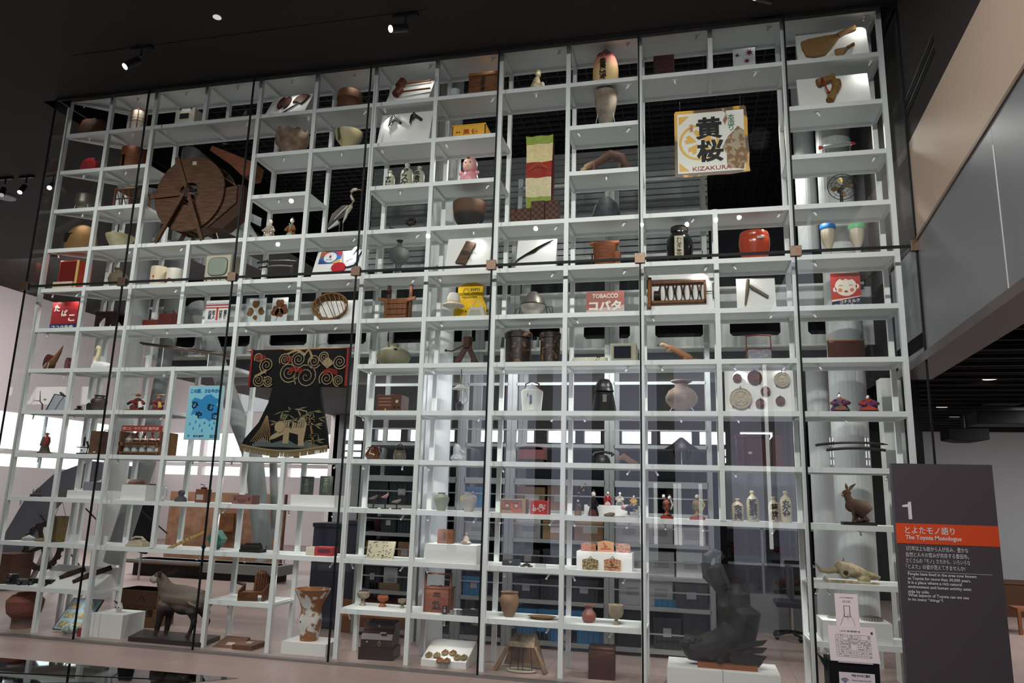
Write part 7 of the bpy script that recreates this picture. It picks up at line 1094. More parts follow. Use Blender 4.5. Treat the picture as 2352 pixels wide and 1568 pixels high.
a, b = aty(266, 1410, .75), aty(360, 1405, .75); t = thing('cardboard_box', 'printed brown cardboard box standing behind the goat-antelope', 'carton', ((a.x+b.x)/2, .75, FL)); w = b.x-a.x; hh = aty(320, 1354, .75).z-FL; mk('body', MB().box(-w*.5, 0, 0, w*.5, .35, hh), M('6c4c36', .8), t); mk('flap', MB().box(-w*.5, -.004, hh*.97, w*.5, .356, hh), M('7c5a42', .8), t); text('松茂養蚕', M('2e1e16'), t, w*.12, -.003, hh*.4, w*.66, hh*.22, bold=.02); mk('mountain_mark', MB().strip([(w*.02, hh*.68), (w*.12, hh*.86), (w*.22, hh*.68)], .008, -.004, 0), M('2e1e16'), t)
# Japanese serow
sc = aty(405, 1460, .2); zt = aty(372, 1303, .16).z; t = thing('stuffed_serow', 'stuffed grey-brown mountain goat-antelope with dark legs and small horns on a black base', 'stuffed animal', (sc.x, .2, FL)); b0 = .05; H = zt-FL-b0; U = lambda u: aty(u, 1400, .2).x-sc.x
mk('base', MB().add([(aty(u, v, yy).x-sc.x, yy-.2, zq) for zq in (0, b0) for u, v, yy in ((298, 1470, .0), (464, 1488, .0), (507, 1478, .42), (331, 1456, .42))], [(0,3,2,1), (4,5,6,7), (0,1,5,4), (1,2,6,5), (2,3,7,6), (3,0,4,7)]), BLACK, t, smooth=False)
L = lambda u, f, yy=0.: (U(u), yy, b0+H*f)
blob('body', [('t', [L(378, .70), L(390, .6), L(415, .585), (L(440, .57)), L(462, .55), L(473, .5)], [.08, .125, .125, .12, .11, .055]), ('b', L(388, .47), (.09, .1, .13)), ('b', L(425, .44), (.15, .1, .09)), ('t', [L(384, .62), L(371, .76), L(362, .86)], [.1, .072, .052]), ('b', L(359, .86), (.06, .05, .055)), ('t', [L(357, .86), L(341, .79)], [.046, .024]),
  ('t', [L(386, .48, -.05), L(379, .28, -.055), L(375, .05, -.055), L(372, .01, -.06)], [.075, .04, .027, .03]), ('t', [L(392, .48, .05), L(386, .28, .05), L(384, .05, .05), L(381, .01, .05)], [.07, .04, .027, .03]),
  ('t', [L(455, .5, -.05), L(450, .38, -.055), L(458, .24, -.055), L(449, .05, -.055), L(445, .01, -.06)], [.1, .07, .036, .026, .03]), ('t', [L(466, .5, .05), L(466, .36, .055), L(474, .24, .055), L(468, .05, .055), L(465, .01, .055)], [.095, .065, .036, .026, .03]), ('t', [L(470, .55), L(478, .45)], [.03, .012])],
  ZR([(b0, '1c1513'), (b0+H*.36, '261c18'), (b0+H*.46, '5a4d44'), (b0+H*.6, '74675a'), (b0+H*.67, '4e433a'), (b0+H*.78, '5c5046'), (b0+H, '6a5e54')], s=50), t, .011)
mk('pale_cheek', MB().ball(L(354, .82, -.04), (.045, .026, .045)), M('a49a8c', .8), t); mk('nose', MB().ball(L(342, .795), (.012, .014, .012)), BLACK, t); mk('eye', MB().ball(L(357, .875, -.052), .009), BLACK, t)
for s, u in ((-1, 0), (1, 4)): mk('horn', MB().tube([L(361+u, .9, s*.02), L(367+u, .96, s*.022), L(374+u, 1.0, s*.024)], [.011, .008, .002], 8), M('2a2624', .4), t); mk('ear', MB().tube([L(366, .88, s*.04), L(372+u, .91, s*.1), L(380+u, .95, s*.12)], [.022, .036, .008], 9, flat=.6), M('3a302a', .8), t)
for a, b, c, lab in ((499, 553, .12, 'thin brown wooden lid board leaning low on the floor'), (562, 602, .05, 'shallow brown wooden tray with pale pieces on the floor')): p, q = atz(a, 1483, FL), atz(b, 1488, FL); t = thing('wooden_tray_part' if 0 else ('lid_panel' if a < 520 else 'shallow_tray'), lab, 'tray', ((p.x+q.x)/2, .14, FL), rot=(.28 if a < 520 else 0, 0, 0)); w = q.x-p.x; mk('board', MB().box(-w*.5, -.1, 0, w*.5, .2, .02 if a < 520 else .05), M('6a4632', .6, kind='woodx', h2='573826', s=8), t); mk('paper_slip', MB().box(-w*.1, 0, .021 if a < 520 else .05, w*.2, .06, .023 if a < 520 else .06), M('a49a90'), t)
zp = plinth(13, 648, 750, 1478, 'white floor plinth carrying the tall mended pot', .04, .4, z=FL)
q0, q1, qt = aty(682, 1353, .2), aty(756, 1353, .2), aty(718, 1353, .2); w = q1.x-q0.x; hh = qt.z-zp; t = thing('mended_jomon_pot', 'tall flared orange-brown pot mended with white plaster patches', 'pot', ((q0.x+q1.x)/2, .2, zp)); pr = [(.5, 0), (.52, .1), (.62, .3), (.62, .42), (.56, .55), (.56, .62), (.72, .78), (.95, .95), (1, 1)]; P = [(r*w/2, k*hh) for r, k in pr]; mk('body', MB().lathe(P+[(r-.012, k) for r, k in reversed(P[3:])], n=32), M('8e5c3c', .7, kind='patch', h2='c4c2bc', s=6.5, bump=.1), t, smooth=True); mk('dark_hole', MB().ball((-w*.14, -w*.25, hh*.37), (.018, .01, .018)), M('2a1614'), t)
# cash register
x, y, z, w, h = spot(13, 829, 905, 1428, .1); z = FL; h = aty(868, 1428, .1).z-FL; t = thing('antique_cash_register', 'dark brown antique wooden cash register with an ornate metal top', 'cash register', (x, .1, z), rz=.12); CR = M('2e1716', .35, kind='wood', h2='1c0d0d', s=8); d = .3
mk('drawer_base', MB().box(-w*.5, 0, 0, w*.5, d, h*.3), CR, t, bevel=.005); mk('drawer_line', MB().box(-w*.5, -.004, h*.14, w*.5, 0, h*.16).box(-w*.5, -.008, h*.29, w*.5, .0, h*.32), DARK, t); Pp = [(0, h*.32), (0, h*.52), (.03, h*.66), (.09, h*.76), (.09, h*.9), (d, h*.9), (d, h*.32)]; n = len(Pp); m = MB(); m.add([(-w*.45, a, b) for a, b in Pp]+[(w*.45, a, b) for a, b in Pp], [tuple(range(n)), tuple(range(n, 2*n))[::-1]]+[(i, (i+1) % n, n+(i+1) % n, n+i) for i in range(n)]); mk('cabinet', m, CR, t, smooth=False, bevel=.004)
mk('top_box', MB().box(-w*.4, .08, h*.86, w*.4, d, h*.93), DARK, t, bevel=.004); m = MB(); [m.ball((-w*.34+w*.085*i, .12, h*.94+.012*(i % 2)), (.014, .01, .018), 8) for i in range(9)]; mk('metal_cresting', m, M('4a4440', .35, .6), t); mk('left_knob', MB().ball((-w*.25, -.01, h*.45), .014), M('6a5a4a', .3, .5), t); mk('handle', MB().tube([(w*.1, -.012, h*.5), (w*.14, -.02, h*.43), (w*.1, -.012, h*.36), (w*.06, -.02, h*.43), (w*.1, -.012, h*.5)], .004, 6), M('a89a78', .3, .7), t); mk('paper_tag', MB().box(w*.1, -.002, h*.68, w*.26, .03, h*.71), M('8c8278'), t); mk('oval_badge', MB().disc(0, h*.84, .014, .084, .09, 14), M('8c8a80', .3, .5), t)
# sandal board
a, b = atz(955, 1537, FL), atz(1068, 1540, FL); zt2 = .12; t0 = solo('low_display_slab', MB().add([(0, 0, .06), (b.x-a.x, 0, .06), (b.x-a.x, .36, .2), (0, .36, .2), (0, 0, 0), (b.x-a.x, 0, 0), (b.x-a.x, .36, 0), (0, .36, 0)], [(0,1,2,3), (4,7,6,5), (0,4,5,1), (1,5,6,2), (2,6,7,3), (3,7,4,0)]), PLINTH, 'low sloping white slab with straw sandals on the floor', 'plinth', (a.x, .05, FL), smooth=False)
B = dict(p=Vector((a.x, .05, FL+.06)), n=Vector((0, -.14, .36)).normalized(), t=0)
for k, (u, v, rd, lab) in enumerate(((985, 1508, 0, 'tiny tan straw sandal, upper left on the slab'), (1003, 1509, 0, 'tiny tan straw sandal beside the upper left one'), (1022, 1503, 1, 'tiny tan and red straw sandal, top middle'), (1040, 1504, 1, 'tiny tan and red straw sandal, right of top middle'), (1050, 1514, 0, 'tiny tan straw sandal, lower of the right-hand group'), (1065, 1514, 0, 'tiny tan straw sandal, rightmost'), (1010, 1521, 2, 'tiny reddish straw sandal, bottom left'), (1026, 1522, 2, 'tiny reddish straw sandal, bottom right'))):
    d = sight(u, v); c = CAM+d*((B['p']-CAM).dot(B['n'])/d.dot(B['n']))+B['n']*.004; al = math.atan2(.14, .36); t = thing('straw_sandal', lab, 'sandal', c, rot=(al, 0, .1), group='tiny straw sandals'); mk('sole', MB().lathe([(.036, 0), (.038, .01), (.03, .016)], n=16, sy=1.25), M(('94825c', '94825c', '8a4a38')[rd], .9, kind='weave', h2='6e5c3a', s=80), t); mk('strap', MB().tube([(-.028, -.01, .012), (0, .02, .03), (.028, -.01, .012)], .006, 6), M(('8a7a54', '9a3428', '9a3428')[rd], .8), t)
# fired clay hearth, chest
x, y, z, w, h = spot(13, 1140, 1254, 1457, .12); z = FL; h = aty(1200, 1457, .2).z-FL; t = thing('clay_stove_fragment', 'broken flared clay stove with a cracked grey top held on thin black rods', 'stove', (x, .12, z)); CL = CLAY('7c6048', '5e4c3c', 9)
mk('cracked_top', MB().add([(-w*.28, 0, h*.68), (w*.26, 0, h*.68), (w*.22, .14, h), (-w*.2, .14, h), (-w*.28, .012, h*.66), (w*.26, .012, h*.66), (w*.22, .16, h*.97), (-w*.2, .16, h*.97)], [(0,1,2,3), (4,7,6,5), (0,4,5,1), (1,5,6,2), (2,6,7,3), (3,7,4,0)]), M('4a4638', .8, kind='clay', h2='7c6a54', s=14), t, smooth=False); mk('back_wall', MB().add([(-w*.42, .16, .03), (w*.42, .16, .03), (w*.24, .16, h*.95), (-w*.22, .16, h*.95), (-w*.42, .19, .03), (w*.42, .19, .03), (w*.24, .19, h*.95), (-w*.22, .19, h*.95)], [(0,1,2,3), (4,7,6,5), (0,4,5,1), (1,5,6,2), (2,6,7,3), (3,7,4,0)]), CL, t, smooth=False)
for s in (-1, 1): mk('side_wall', MB().tube([(s*w*.26, .02, h*.7), (s*w*.4, 0, h*.3), (s*w*.5, -.02, .01)], [.02, .022, .026], 8), CL, t)
for k, s in enumerate((-.22, -.08, .04, .2)): mk('rod', MB().tube([(w*s*.8, .02+.05*(k % 2), h*.68), (w*s, .0+.06*(k % 2), 0)], .004, 5), BLACK, t)
mk('plaster_ring', MB().tube([(w*.28*cos(q*pi/16), .03+w*.16*sin(q*pi/16), .014) for q in range(33)], .012, 7), M('a09a84', .7), t)
x0, x1 = aty(1350, 1490, .1).x, aty(1410, 1490, .1).x; hh = aty(1380, 1490, .1).z-FL; w = x1-x0; t = thing('wooden_chest', 'dark red-brown wooden cube chest with a sliding front, on the floor', 'chest', ((x0+x1)/2, .1, FL), rz=.06); mk('body', MB().box(-w*.5, 0, 0, w*.5, .24, hh), M('46291f', .5, kind='wood', h2='2e1812', s=8), t, bevel=.004); mk('front_panel', MB().prism([(-w*.48, h*0), (w*.5, 0), (w*.46, hh*.62), (w*.3, hh*.72), (-w*.3, hh*.72), (-w*.48, hh*.6)], -.008, 0), M('3c2019', .5), t); mk('top', MB().box(-w*.5, -.004, hh*.97, w*.5, .244, hh+.004), M('2e211e', .5), t)
# shachihoko roof ornament
p0, p1 = aty(1530, 1530, -.02), aty(1790, 1538, -.02); hz = .17+.0; hz = p0.z-FL; solo('long_plinth', MB().box(0, 0, 0, (p1.x-p0.x)*.5-.002, .5, hz).box((p1.x-p0.x)*.5+.002, 0, 0, p1.x-p0.x, .5, hz), PLINTH, 'long white floor plinth under the bronze fish ornament', 'plinth', (p0.x, -.03, FL), smooth=False)
c = aty(1668, 1518, .2); t = thing('fish_roof_ornament', 'large dark bronze roof-end fish with its tail curling upward', 'roof ornament', (c.x, .2, FL+hz)); S = lambda u, v, yy=0.: (lambda q: (q.x-c.x, yy, q.z-FL-hz))(aty(u, v, .2)); BZ = M('2e3028', .5, .1, kind='clay', h2='1c1c22', s=10)
mk('wood_base', MB().box(S(1600, 1515)[0], -.13, 0, S(1735, 1515)[0], .13, .045), M('8a4e2c', .5), t)
blob('body', [('t', [S(1600, 1490), S(1650, 1480), S(1700, 1450), S(1712, 1400), S(1705, 1360)], [.12, .15, .16, .14, .08]), ('t', [S(1635, 1490), S(1585, 1485), S(1565, 1465)], [.13, .11, .06]), ('t', [S(1660, 1450), S(1662, 1390), S(1655, 1340), S(1640, 1295)], [.08, .075, .085, .075]), ('b', S(1692, 1400), (.12, .1, .26)), ('b', S(1600, 1470, -.06), (.05, .04, .04)), ('t', [S(1655, 1505), S(1700, 1500)], [.06, .03])], BZ, t, .012)
for k, (pts, r) in enumerate(([[S(1650, 1350), S(1628, 1310), S(1625, 1275), S(1640, 1266), S(1658, 1268)], .045], [[S(1652, 1345), S(1640, 1305), S(1650, 1280), S(1660, 1270)], .03], [[S(1640, 1340), S(1622, 1320), S(1618, 1290)], .035])): mk('tail_lobe', MB().tube(pts, [r, r*1.2, r*1.2, r, r*.4][:len(pts)], 10, flat=.5), BZ, t)
for k in range(4): mk('tail_rib', MB().tube([S(1634+k*6, 1300, -.05), S(1642+k*7, 1325, -.06), S(1662+k*4, 1345, -.05)], .007, 6), M('4a4a34', .4, .4), t)
for k, (u, v) in enumerate(((1757, 1460), (1757, 1478), (1757, 1498), (1748, 1512))): a, b = S(1680, 1478+k*9, -.11), S(u, v, -.13); mk('fin_ray', MB().prism([(a[0], a[2]-.03), (b[0]-.04, b[2]-.045), (b[0], b[2]), (a[0]-.05, a[2]+.04)], -.14+.012*k, -.11+.012*k), BZ, t)
mk('spine_fin', MB().prism([(S(1715, 1430)[0], S(1715, 1430)[2]), (S(1722, 1380)[0], S(1722, 1380)[2]), (S(1716, 1300)[0], S(1716, 1300)[2]), (S(1706, 1370)[0], S(1706, 1370)[2])], -.02, .02), BZ, t); q = S(1650, 1505, -.13); mk('eye_boss', MB().tube([(q[0], -.16, q[2]), (q[0], -.1, q[2])], .028, 14), BZ, t); mk('eye_pupil', MB().tube([(q[0], -.165, q[2]), (q[0], -.15, q[2])], .014, 12), BLACK, t)
for k in range(3): q = S(1575+k*14, 1472-k*3, -.07); mk('mane_curl', MB().ball(q, (.04, .03, .035)), BZ, t)
# ---------------------------------------------------------------- storage racks behind the shelf
RY, RD = 1.3, .6; RM_ = M('8e9290', .5, .2); LV = [2.55, aty(1250, 1019, RY).z, aty(1250, 1100, RY).z, aty(1250, 1171, RY).z, aty(1250, 1239, RY).z, aty(1250, 1312, RY).z, aty(1250, 1380, RY).z, aty(1250, 1475, RY).z]
LV = LV[1:]
struct('storage_shade_sheet', MB().box(-2.5, 2.35, FL, 2.45, 2.4, 2.42), M('1c1e23', .8))  # added dark sheet, its colour stands in for the shade among the crates
rx = [aty(u, 1000, RY).x for u in (833, 1060, 1173, 1399, 1635)]
for k, (lab, top) in enumerate((('steel storage rack left of the white column', 4.9), ('narrow steel storage rack right of the white column', 4.9), ('steel storage rack behind the two middle bays', 5.75), ('steel storage rack behind the bays with the fish ornament', 5.75))):
    a, b = rx[k], rx[k+1]; t = thing('storage_rack', lab, 'rack', ((a+b)/2, RY, FL), group='steel storage racks'); w = b-a; 
    for s in (-1, 1):
        for yy in (0, RD): mk('post', MB().box(s*(w/2-.03)-.028, yy, 0, s*(w/2-.03)+.028, yy+.045, top-FL), RM_, t, smooth=False)
    for i, z in enumerate(LV): mk('deck', MB().box(-w/2+.05, .0, z-FL-(.07 if i == 1 else .04), w/2-.05, RD+.04, z-FL), RM_, t, smooth=False); mk('safety_rail', MB().box(-w/2+.05, -.01, z-FL+.16, w/2-.05, .0, z-FL+.175), RM_, t, smooth=False)
    for z in (3.05, 4.62, 5.1, 5.6)[:2 if k < 2 else 4]: mk('tie_bar', MB().box(-w/2+.05, .0, z-FL, w/2-.05, .02, z-FL+.035), RM_, t, smooth=False)
KD = dict(g=('33383c', 'dark grey plastic crate'), b=('2a78a8', 'blue plastic crate'), c=('8c6c4c', 'brown cardboard carton'), w=('a8a8a8', 'pale grey document box'), k=('1d2026', 'black fabric bin'), r=('3c1c20', 'maroon drum-shaped bin'), t=('7c6248', 'long tan wooden box'), o=('86502e', 'orange-brown wooden cabinet'))
WHO = ['beside the amber jar', 'behind the bird figurines', 'below the bird figurines', 'behind the open comic book', 'above the footed cups', 'behind the footed cups', 'behind the cash register', 'behind the miniature dolls']
BOXES = [('g', 846, 888, 1102, 1160, 'on the rack behind the left bird figurine'), ('g', 893, 950, 1106, 1160, 'on the rack behind the right bird figurine'), ('r', 843, 870, 1188, 1225, 'on the rack above the open comic book, at its left'), ('g', 874, 908, 1182, 1225, 'directly above the open comic book'), ('g', 912, 950, 1184, 1226, 'above and right of the open comic book'),
 ('c', 838, 866, 1243, 1293, 'behind the left edge of the open comic book'), ('c', 912, 940, 1246, 1293, 'behind the right edge of the open comic book'), ('g', 838, 872, 1300, 1340, 'below the comic book shelf at the left'), ('w', 880, 912, 1304, 1340, 'stacked like papers below the comic book'), ('g', 918, 968, 1304, 1340, 'below the comic book shelf at the right'), ('t', 845, 930, 1340, 1362, 'lying behind the leftmost footed cup'), ('o', 770, 965, 1385, 1466, 'behind the antique cash register'),
 ('b', 1066, 1112, 1118, 1165, 'behind the mended white jar'), ('w', 1066, 1116, 1200, 1236, 'behind the seated monk figure'), ('g', 1064, 1110, 1270, 1308, 'right of the seated monk plinth'), ('b', 1062, 1112, 1325, 1372, 'behind the delivery box'), ('g', 1062, 1112, 1370, 1404, 'behind the small silvery cups'), ('k', 1064, 1128, 1440, 1480, 'low behind the sandal slab'),
 ('c', 1186, 1250, 1118, 1172, 'behind the printed carton'), ('c', 1256, 1310, 1116, 1172, 'behind the red flower bag'), ('w', 1180, 1240, 1193, 1240, 'above the triangle case'), ('c', 1245, 1305, 1196, 1242, 'above the silver ornament'), ('c', 1318, 1385, 1193, 1242, 'above the upper votive plaques'), ('g', 1184, 1238, 1262, 1310, 'behind the silver ornament'), ('g', 1246, 1312, 1262, 1311, 'left of the votive plaques'), ('g', 1178, 1236, 1330, 1383, 'above the tall earthen pot'), ('g', 1240, 1300, 1330, 1384, 'above the shallow dish'), ('g', 1308, 1372, 1332, 1386, 'above the red flask'),
 ('b', 1186, 1230, 1398, 1442, 'behind the tall earthen pot'), ('b', 1234, 1290, 1400, 1444, 'behind the shallow dish'), ('b', 1296, 1340, 1402, 1446, 'behind the red flask'), ('k', 1140, 1186, 1446, 1484, 'behind the left arm of the clay stove'), ('k', 1198, 1258, 1450, 1487, 'behind the right arm of the clay stove'), ('b', 1264, 1324, 1440, 1492, 'at floor level, left of the wooden chest'), ('b', 1328, 1396, 1446, 1494, 'at floor level behind the wooden chest'),
 ('k', 1410, 1500, 1112, 1176, 'behind the spotted cow figure'), ('k', 1530, 1620, 1116, 1178, 'behind the clay actor figures'), ('w', 1410, 1470, 1196, 1244, 'left below the clay actor figures'), ('w', 1478, 1545, 1198, 1245, 'below the dark blue clay actor'), ('w', 1550, 1620, 1210, 1246, 'below the green clay actor'), ('w', 1412, 1478, 1262, 1314, 'right of the votive plaques'), ('w', 1482, 1548, 1265, 1316, 'two bays right of the votive plaques'), ('w', 1552, 1612, 1266, 1317, 'left of the bronze fish tail'), ('w', 1420, 1478, 1325, 1386, 'above the footed goblet'), ('w', 1484, 1544, 1328, 1387, 'right above the footed goblet'), ('g', 1550, 1624, 1340, 1389, 'left of the bronze fish body'),
 ('b', 1502, 1562, 1391, 1416, 'topmost by the bronze fish head'), ('g', 1500, 1562, 1418, 1476, 'below the topmost blue crate by the fish'), ('g', 1568, 1626, 1392, 1476, 'tall one behind the bronze fish head'), ('k', 1415, 1490, 1400, 1470, 'wrapped in plastic right of the goblet')]
for i, (kd, a, b, yt, yb, wh) in enumerate(BOXES):
    Y = RY+.05+.02*(i % 3); p, q = aty(a, (yt+yb)/2, Y), aty(b, (yt+yb)/2, Y); zt, zb = aty((a+b)/2, yt, Y).z, aty((a+b)/2, yb, Y).z
    zl = min(LV+[FL], key=lambda v: abs(v-zb)); hx, nm = KD[kd]; w = q.x-p.x; h = max(.08, zt-zl-.002); h = min(h, .9)
    t = thing({'c': 'cardboard_carton', 'w': 'document_box', 'k': 'fabric_bin', 'r': 'round_bin', 't': 'wooden_crate', 'o': 'storage_cabinet'}.get(kd, 'storage_crate'), nm+' '+wh, 'box', ((p.x+q.x)/2, Y, zl+.001), group='boxes on the storage racks'); mt = M(hx, .6)
    if kd == 'r': mk('body', MB().lathe([(w*.42, 0), (w*.48, h*.9), (w*.5, h)], (0, .2, 0), n=20), mt, t)
    else: mk('body', MB().box(-w/2, 0, 0, w/2, .42, h*(.9 if kd in 'gb' else 1)), mt, t, bevel=.004, smooth=False)
    if kd in 'gb':
        mk('rim', MB().box(-w/2-.006, -.006, h*.88, w/2+.006, .43, h), mt, t, smooth=False); m = MB()
        for k in range(5): m.box(-w*.42+k*w*.2, -.005, h*.08, -w*.42+k*w*.2+.012, 0, h*.86)
        mk('rib', m, M(hx, .7, g=.75), t, smooth=False)
        if i % 2: mk('paper_label', MB().box(-w*.15, -.009, h*.4, w*.15, -.005, h*.68), M('9c9ca0'), t, smooth=False)
    elif kd in 'cw': mk('paper_label', MB().box(-w*.2, -.003, h*.35, w*.3, 0, h*.65), M('b0aca4' if kd == 'c' else '8c8c90'), t, smooth=False)
    elif kd == 'k' and yt > 1430: mk('cushion', MB().ball((0, .2, h), (w*.4, .18, .05)), M('9a9088', .8), t)
for a, b, c_, lab in ((714, 782, 1212, 'dark slate case left behind the red boxed book'), (786, 826, 1206, 'dark slate case right behind the red boxed book')):
    p, q = aty(a, 1290, 1.5), aty(b, 1290, 1.5); zt = aty((a+b)/2, c_, 1.5).z; t = thing('slate_case', lab, 'case', ((p.x+q.x)/2, 1.5, FL), group='tall slate cases'); w = q.x-p.x; mk('body', MB().box(-w/2, 0, .02, w/2, .5, zt-FL), M('3a3c48', .7), t, smooth=False, bevel=.006); mk('lid', MB().box(-w/2-.01, -.01, zt-FL, w/2+.01, .51, zt-FL+.05), M('2e303a', .6), t, smooth=False); mk('foot_rail', MB().box(-w/2, .02, 0, w/2, .48, .02), BLACK, t)
# white cabinet with stuffed foxes, office chair
CY = 3.5; p, q = aty(1640, 1300, CY), aty(1872, 1300, CY); w = q.x-p.x; zz = [FL, aty(1760, 1360, CY).z, aty(1760, 1290, CY).z, aty(1760, 1208, CY).z]; WC = M('a0a4a8', .6)
t = thing('white_display_cabinet', 'white open cabinet with cupboard below, behind the bronze fish ornament', 'cabinet', ((p.x+q.x)/2, CY, FL)); mk('cupboard', MB().box(-w/2, 0, 0, w/2, .5, zz[1]-FL), WC, t, smooth=False); mk('back_panel', MB().box(-w/2, .48, zz[1]-FL, w/2, .5, zz[3]-FL+.8), M('888c94', .6), t, smooth=False)
for k in (2, 3): mk('shelf', MB().box(-w/2, 0, zz[k]-FL-.03, w/2, .5, zz[k]-FL), WC, t, smooth=False)
for s in (-.5, -.02, .42): mk('upright', MB().box(w*s, 0, zz[1]-FL, w*s+.03, .5, zz[3]-FL), WC, t, smooth=False)
def fox(u0, u1, yt, k, lab, flip=1):
    a, b = aty(u0, yt, CY+.2), aty(u1, yt, CY+.2); w = b.x-a.x; zb = zz[k]+.03; h = max(.12, aty((u0+u1)/2, yt, CY+.2).z-zb); t = thing('stuffed_fox', lab, 'stuffed animal', ((a.x+b.x)/2, CY+.2, zb), group='stuffed animals in the white cabinet'); f = flip
    blob('body', [('t', [(-f*w*.3, 0, h*.68), (0, 0, h*.76), (f*w*.2, 0, h*.78)], [.06, .07, .065]), ('t', [(-f*w*.3, 0, h*.75), (-f*w*.42, 0, h*.82), (-f*w*.5, 0, h*.66)], [.05, .04, .012]), ('t', [(f*w*.2, 0, h*.8), (f*w*.35, 0, h*.78), (f*w*.5, 0, h*.86)], [.03, .045, .02])]+[('t', [(f*w*x, y, h*.6), (f*w*(x+.02), y, .01)], [.028, .014]) for x in (-.28, .18) for y in (-.04, .04)]+[('t', [(-f*w*.38, s*.02, h*.88), (-f*w*.37, s*.025, h*1.0)], [.014, .004]) for s in (-1, 1)], M('5c2e20', .8, kind='fur', h2='3a1e18', s=40), t, .012); mk('base', MB().box(-w*.5, -.1, -.028, w*.5, .1, 0), DARK, t)
fox(1660, 1752, 1238, 2, 'stuffed fox walking left on the upper cabinet shelf'); fox(1772, 1842, 1252, 2, 'stuffed fox with its tail stretched left, upper cabinet shelf', -1); fox(1776, 1840, 1326, 1, 'dark stuffed animal sniffing left on the lower cabinet shelf'); fox(1668, 1716, 1332, 1, 'small dark stuffed animal lying left on the lower cabinet shelf')
q = atz(1818, 1462, FL); t = thing('office_chair', 'grey office swivel chair near the white cabinet', 'chair', (q.x, q.y, FL)); mk('seat', MB().box(-.2, -.2, .4, .2, .2, .47), M('4a4c56', .7), t, bevel=.02); mk('backrest', MB().box(-.03, -.18, .5, .03, .18, .9), M('4a4c56', .7), t, bevel=.02); mk('gas_post', MB().tube([(0, 0, .1), (0, 0, .4)], .025, 10), STEEL, t)
for k in range(5): a = k*1.257; mk('caster_arm', MB().bar((0, 0, .1), (.24*cos(a), .24*sin(a), .06), .03), BLACK, t); mk('caster', MB().ball((.24*cos(a), .24*sin(a), .03), .03), BLACK, t)
# ---------------------------------------------------------------- gallery at the lower left
GYW = 6.5; a, b = aty(392, 1128, GYW), aty(655, 1128, GYW); zb = aty(500, 1325, GYW).z
struct('wall_cork', MB().box(a.x, GYW, FL, b.x, GYW+.1, a.z), M('9a7258', .85, kind='clay', h2='7e5a42', s=5))
a, b = aty(496, 1178, GYW-.1), aty(590, 1178, GYW-.1); solo('cork_panel', MB().box(0, 0, 0, (b-a).x*.45, .05, a.z-FL-.8), M('7c4e2a', .85, kind='clay', h2='5e3a1e', s=6), 'darker brown cork panel on the pinkish cork wall', 'panel', (a.x, GYW-.1, FL+.8))
a, b = aty(290, 1290, 5.2), aty(412, 1290, 5.2); t = thing('display_counter', 'long low grey display counter behind the goat-antelope', 'counter', (a.x, 5.2, FL)); W2 = (aty(640, 1290, 5.2)-a).x; hh = a.z-FL; mk('body', MB().box(0, 0, .3, W2*.5, .6, hh), M('8e8e8e', .6), t, smooth=False); mk('body', MB().box(W2*.5+.01, 0, .3, W2, .6, hh-.1), M('7e807c', .6), t, smooth=False); mk('top', MB().box(-.02, -.02, hh, W2*.5, .62, hh+.03), M('6c5844', .6), t, smooth=False); mk('plinth_base', MB().box(.1, .1, 0, W2-.1, .5, .3), DARK, t, smooth=False)
# great grey arch, gear and strut
AY = 3.4; t = thing('steel_arch', 'great curved grey steel arch seen through the lower left bays', 'arch', (0, AY, 0)); P = [aty(u, v, AY) for u, v in ((18, 1290), (35, 1230), (70, 1165), (130, 1108), (205, 1078), (290, 1085))]
mk('arch', MB().strip([(v.x, v.z) for v in P], [.5, .42, .38, .34, .3, .2], 0, .3), M('6c6e7a', .5), t, smooth=False)
for k in (2, 3, 4): a = P[k]; mk('strut', MB().tube([(a.x, .1, a.z), (a.x+.8+.2*k, .1, a.z-1.0)], .012, 6), DARK, t)
c = aty(98, 1252, 3.0); r = .36; t = thing('toothed_gear_wheel', 'large dark toothed gear wheel in the lower left gallery', 'gear', (c.x, 3.0, c.z)); m = MB(); n = 36
for i in range(n): a0, a1 = 2*pi*i/n, 2*pi*(i+1)/n; ro = r*(1.08 if i % 2 else 1); m.prism([(ro*cos(a0), ro*sin(a0)), (ro*cos(a1), ro*sin(a1)), (r*.86*cos(a1), r*.86*sin(a1)), (r*.86*cos(a0), r*.86*sin(a0))], 0, .06)
mk('toothed_rim', m, M('2c211c', .6, .3), t)
for i in range(4): a0 = i*pi/2+.4; mk('spoke', MB().bar((0, .03, 0), (r*.88*cos(a0), .03, r*.88*sin(a0)), .05), M('2c211c', .6, .3), t)
mk('gear_stand', MB().bar((0, .12, 0), (-.25, .12, FL-c.z), .06).bar((0, .12, 0), (.3, .12, FL-c.z), .06), M('b0aaa8', .6), t)
a = aty(12, 1300, 2.6); solo('brown_cabinet', MB().box(-.25, 0, 0, .14, .4, aty(12, 1268, 2.6).z-FL), M('5c3624', .6, kind='wood', h2='41251a', s=6), 'old brown wooden cabinet at the far left edge', 'cabinet', (a.x, 2.6, FL))
a, b = aty(312, 1180, 4.6), aty(346, 1240, 4.6); t = thing('garment_stand', 'black coat-like garment on a thin pole in the gallery above the cream telephone', 'garment', ((a.x+b.x)/2, 4.6, FL)); zq = b.z+.1-FL; mk('garment', MB().prism([(x_, z_+zq) for x_, z_ in ((-.12, .9), (.1, .9), (.22, .2), (.1, -.35), (-.16, -.3), (-.3, .1))], 0, .08), M('16161a', .8), t); mk('pole', MB().tube([(0, .04, 0), (0, .04, zq+.9)], .02, 8), STEEL, t)
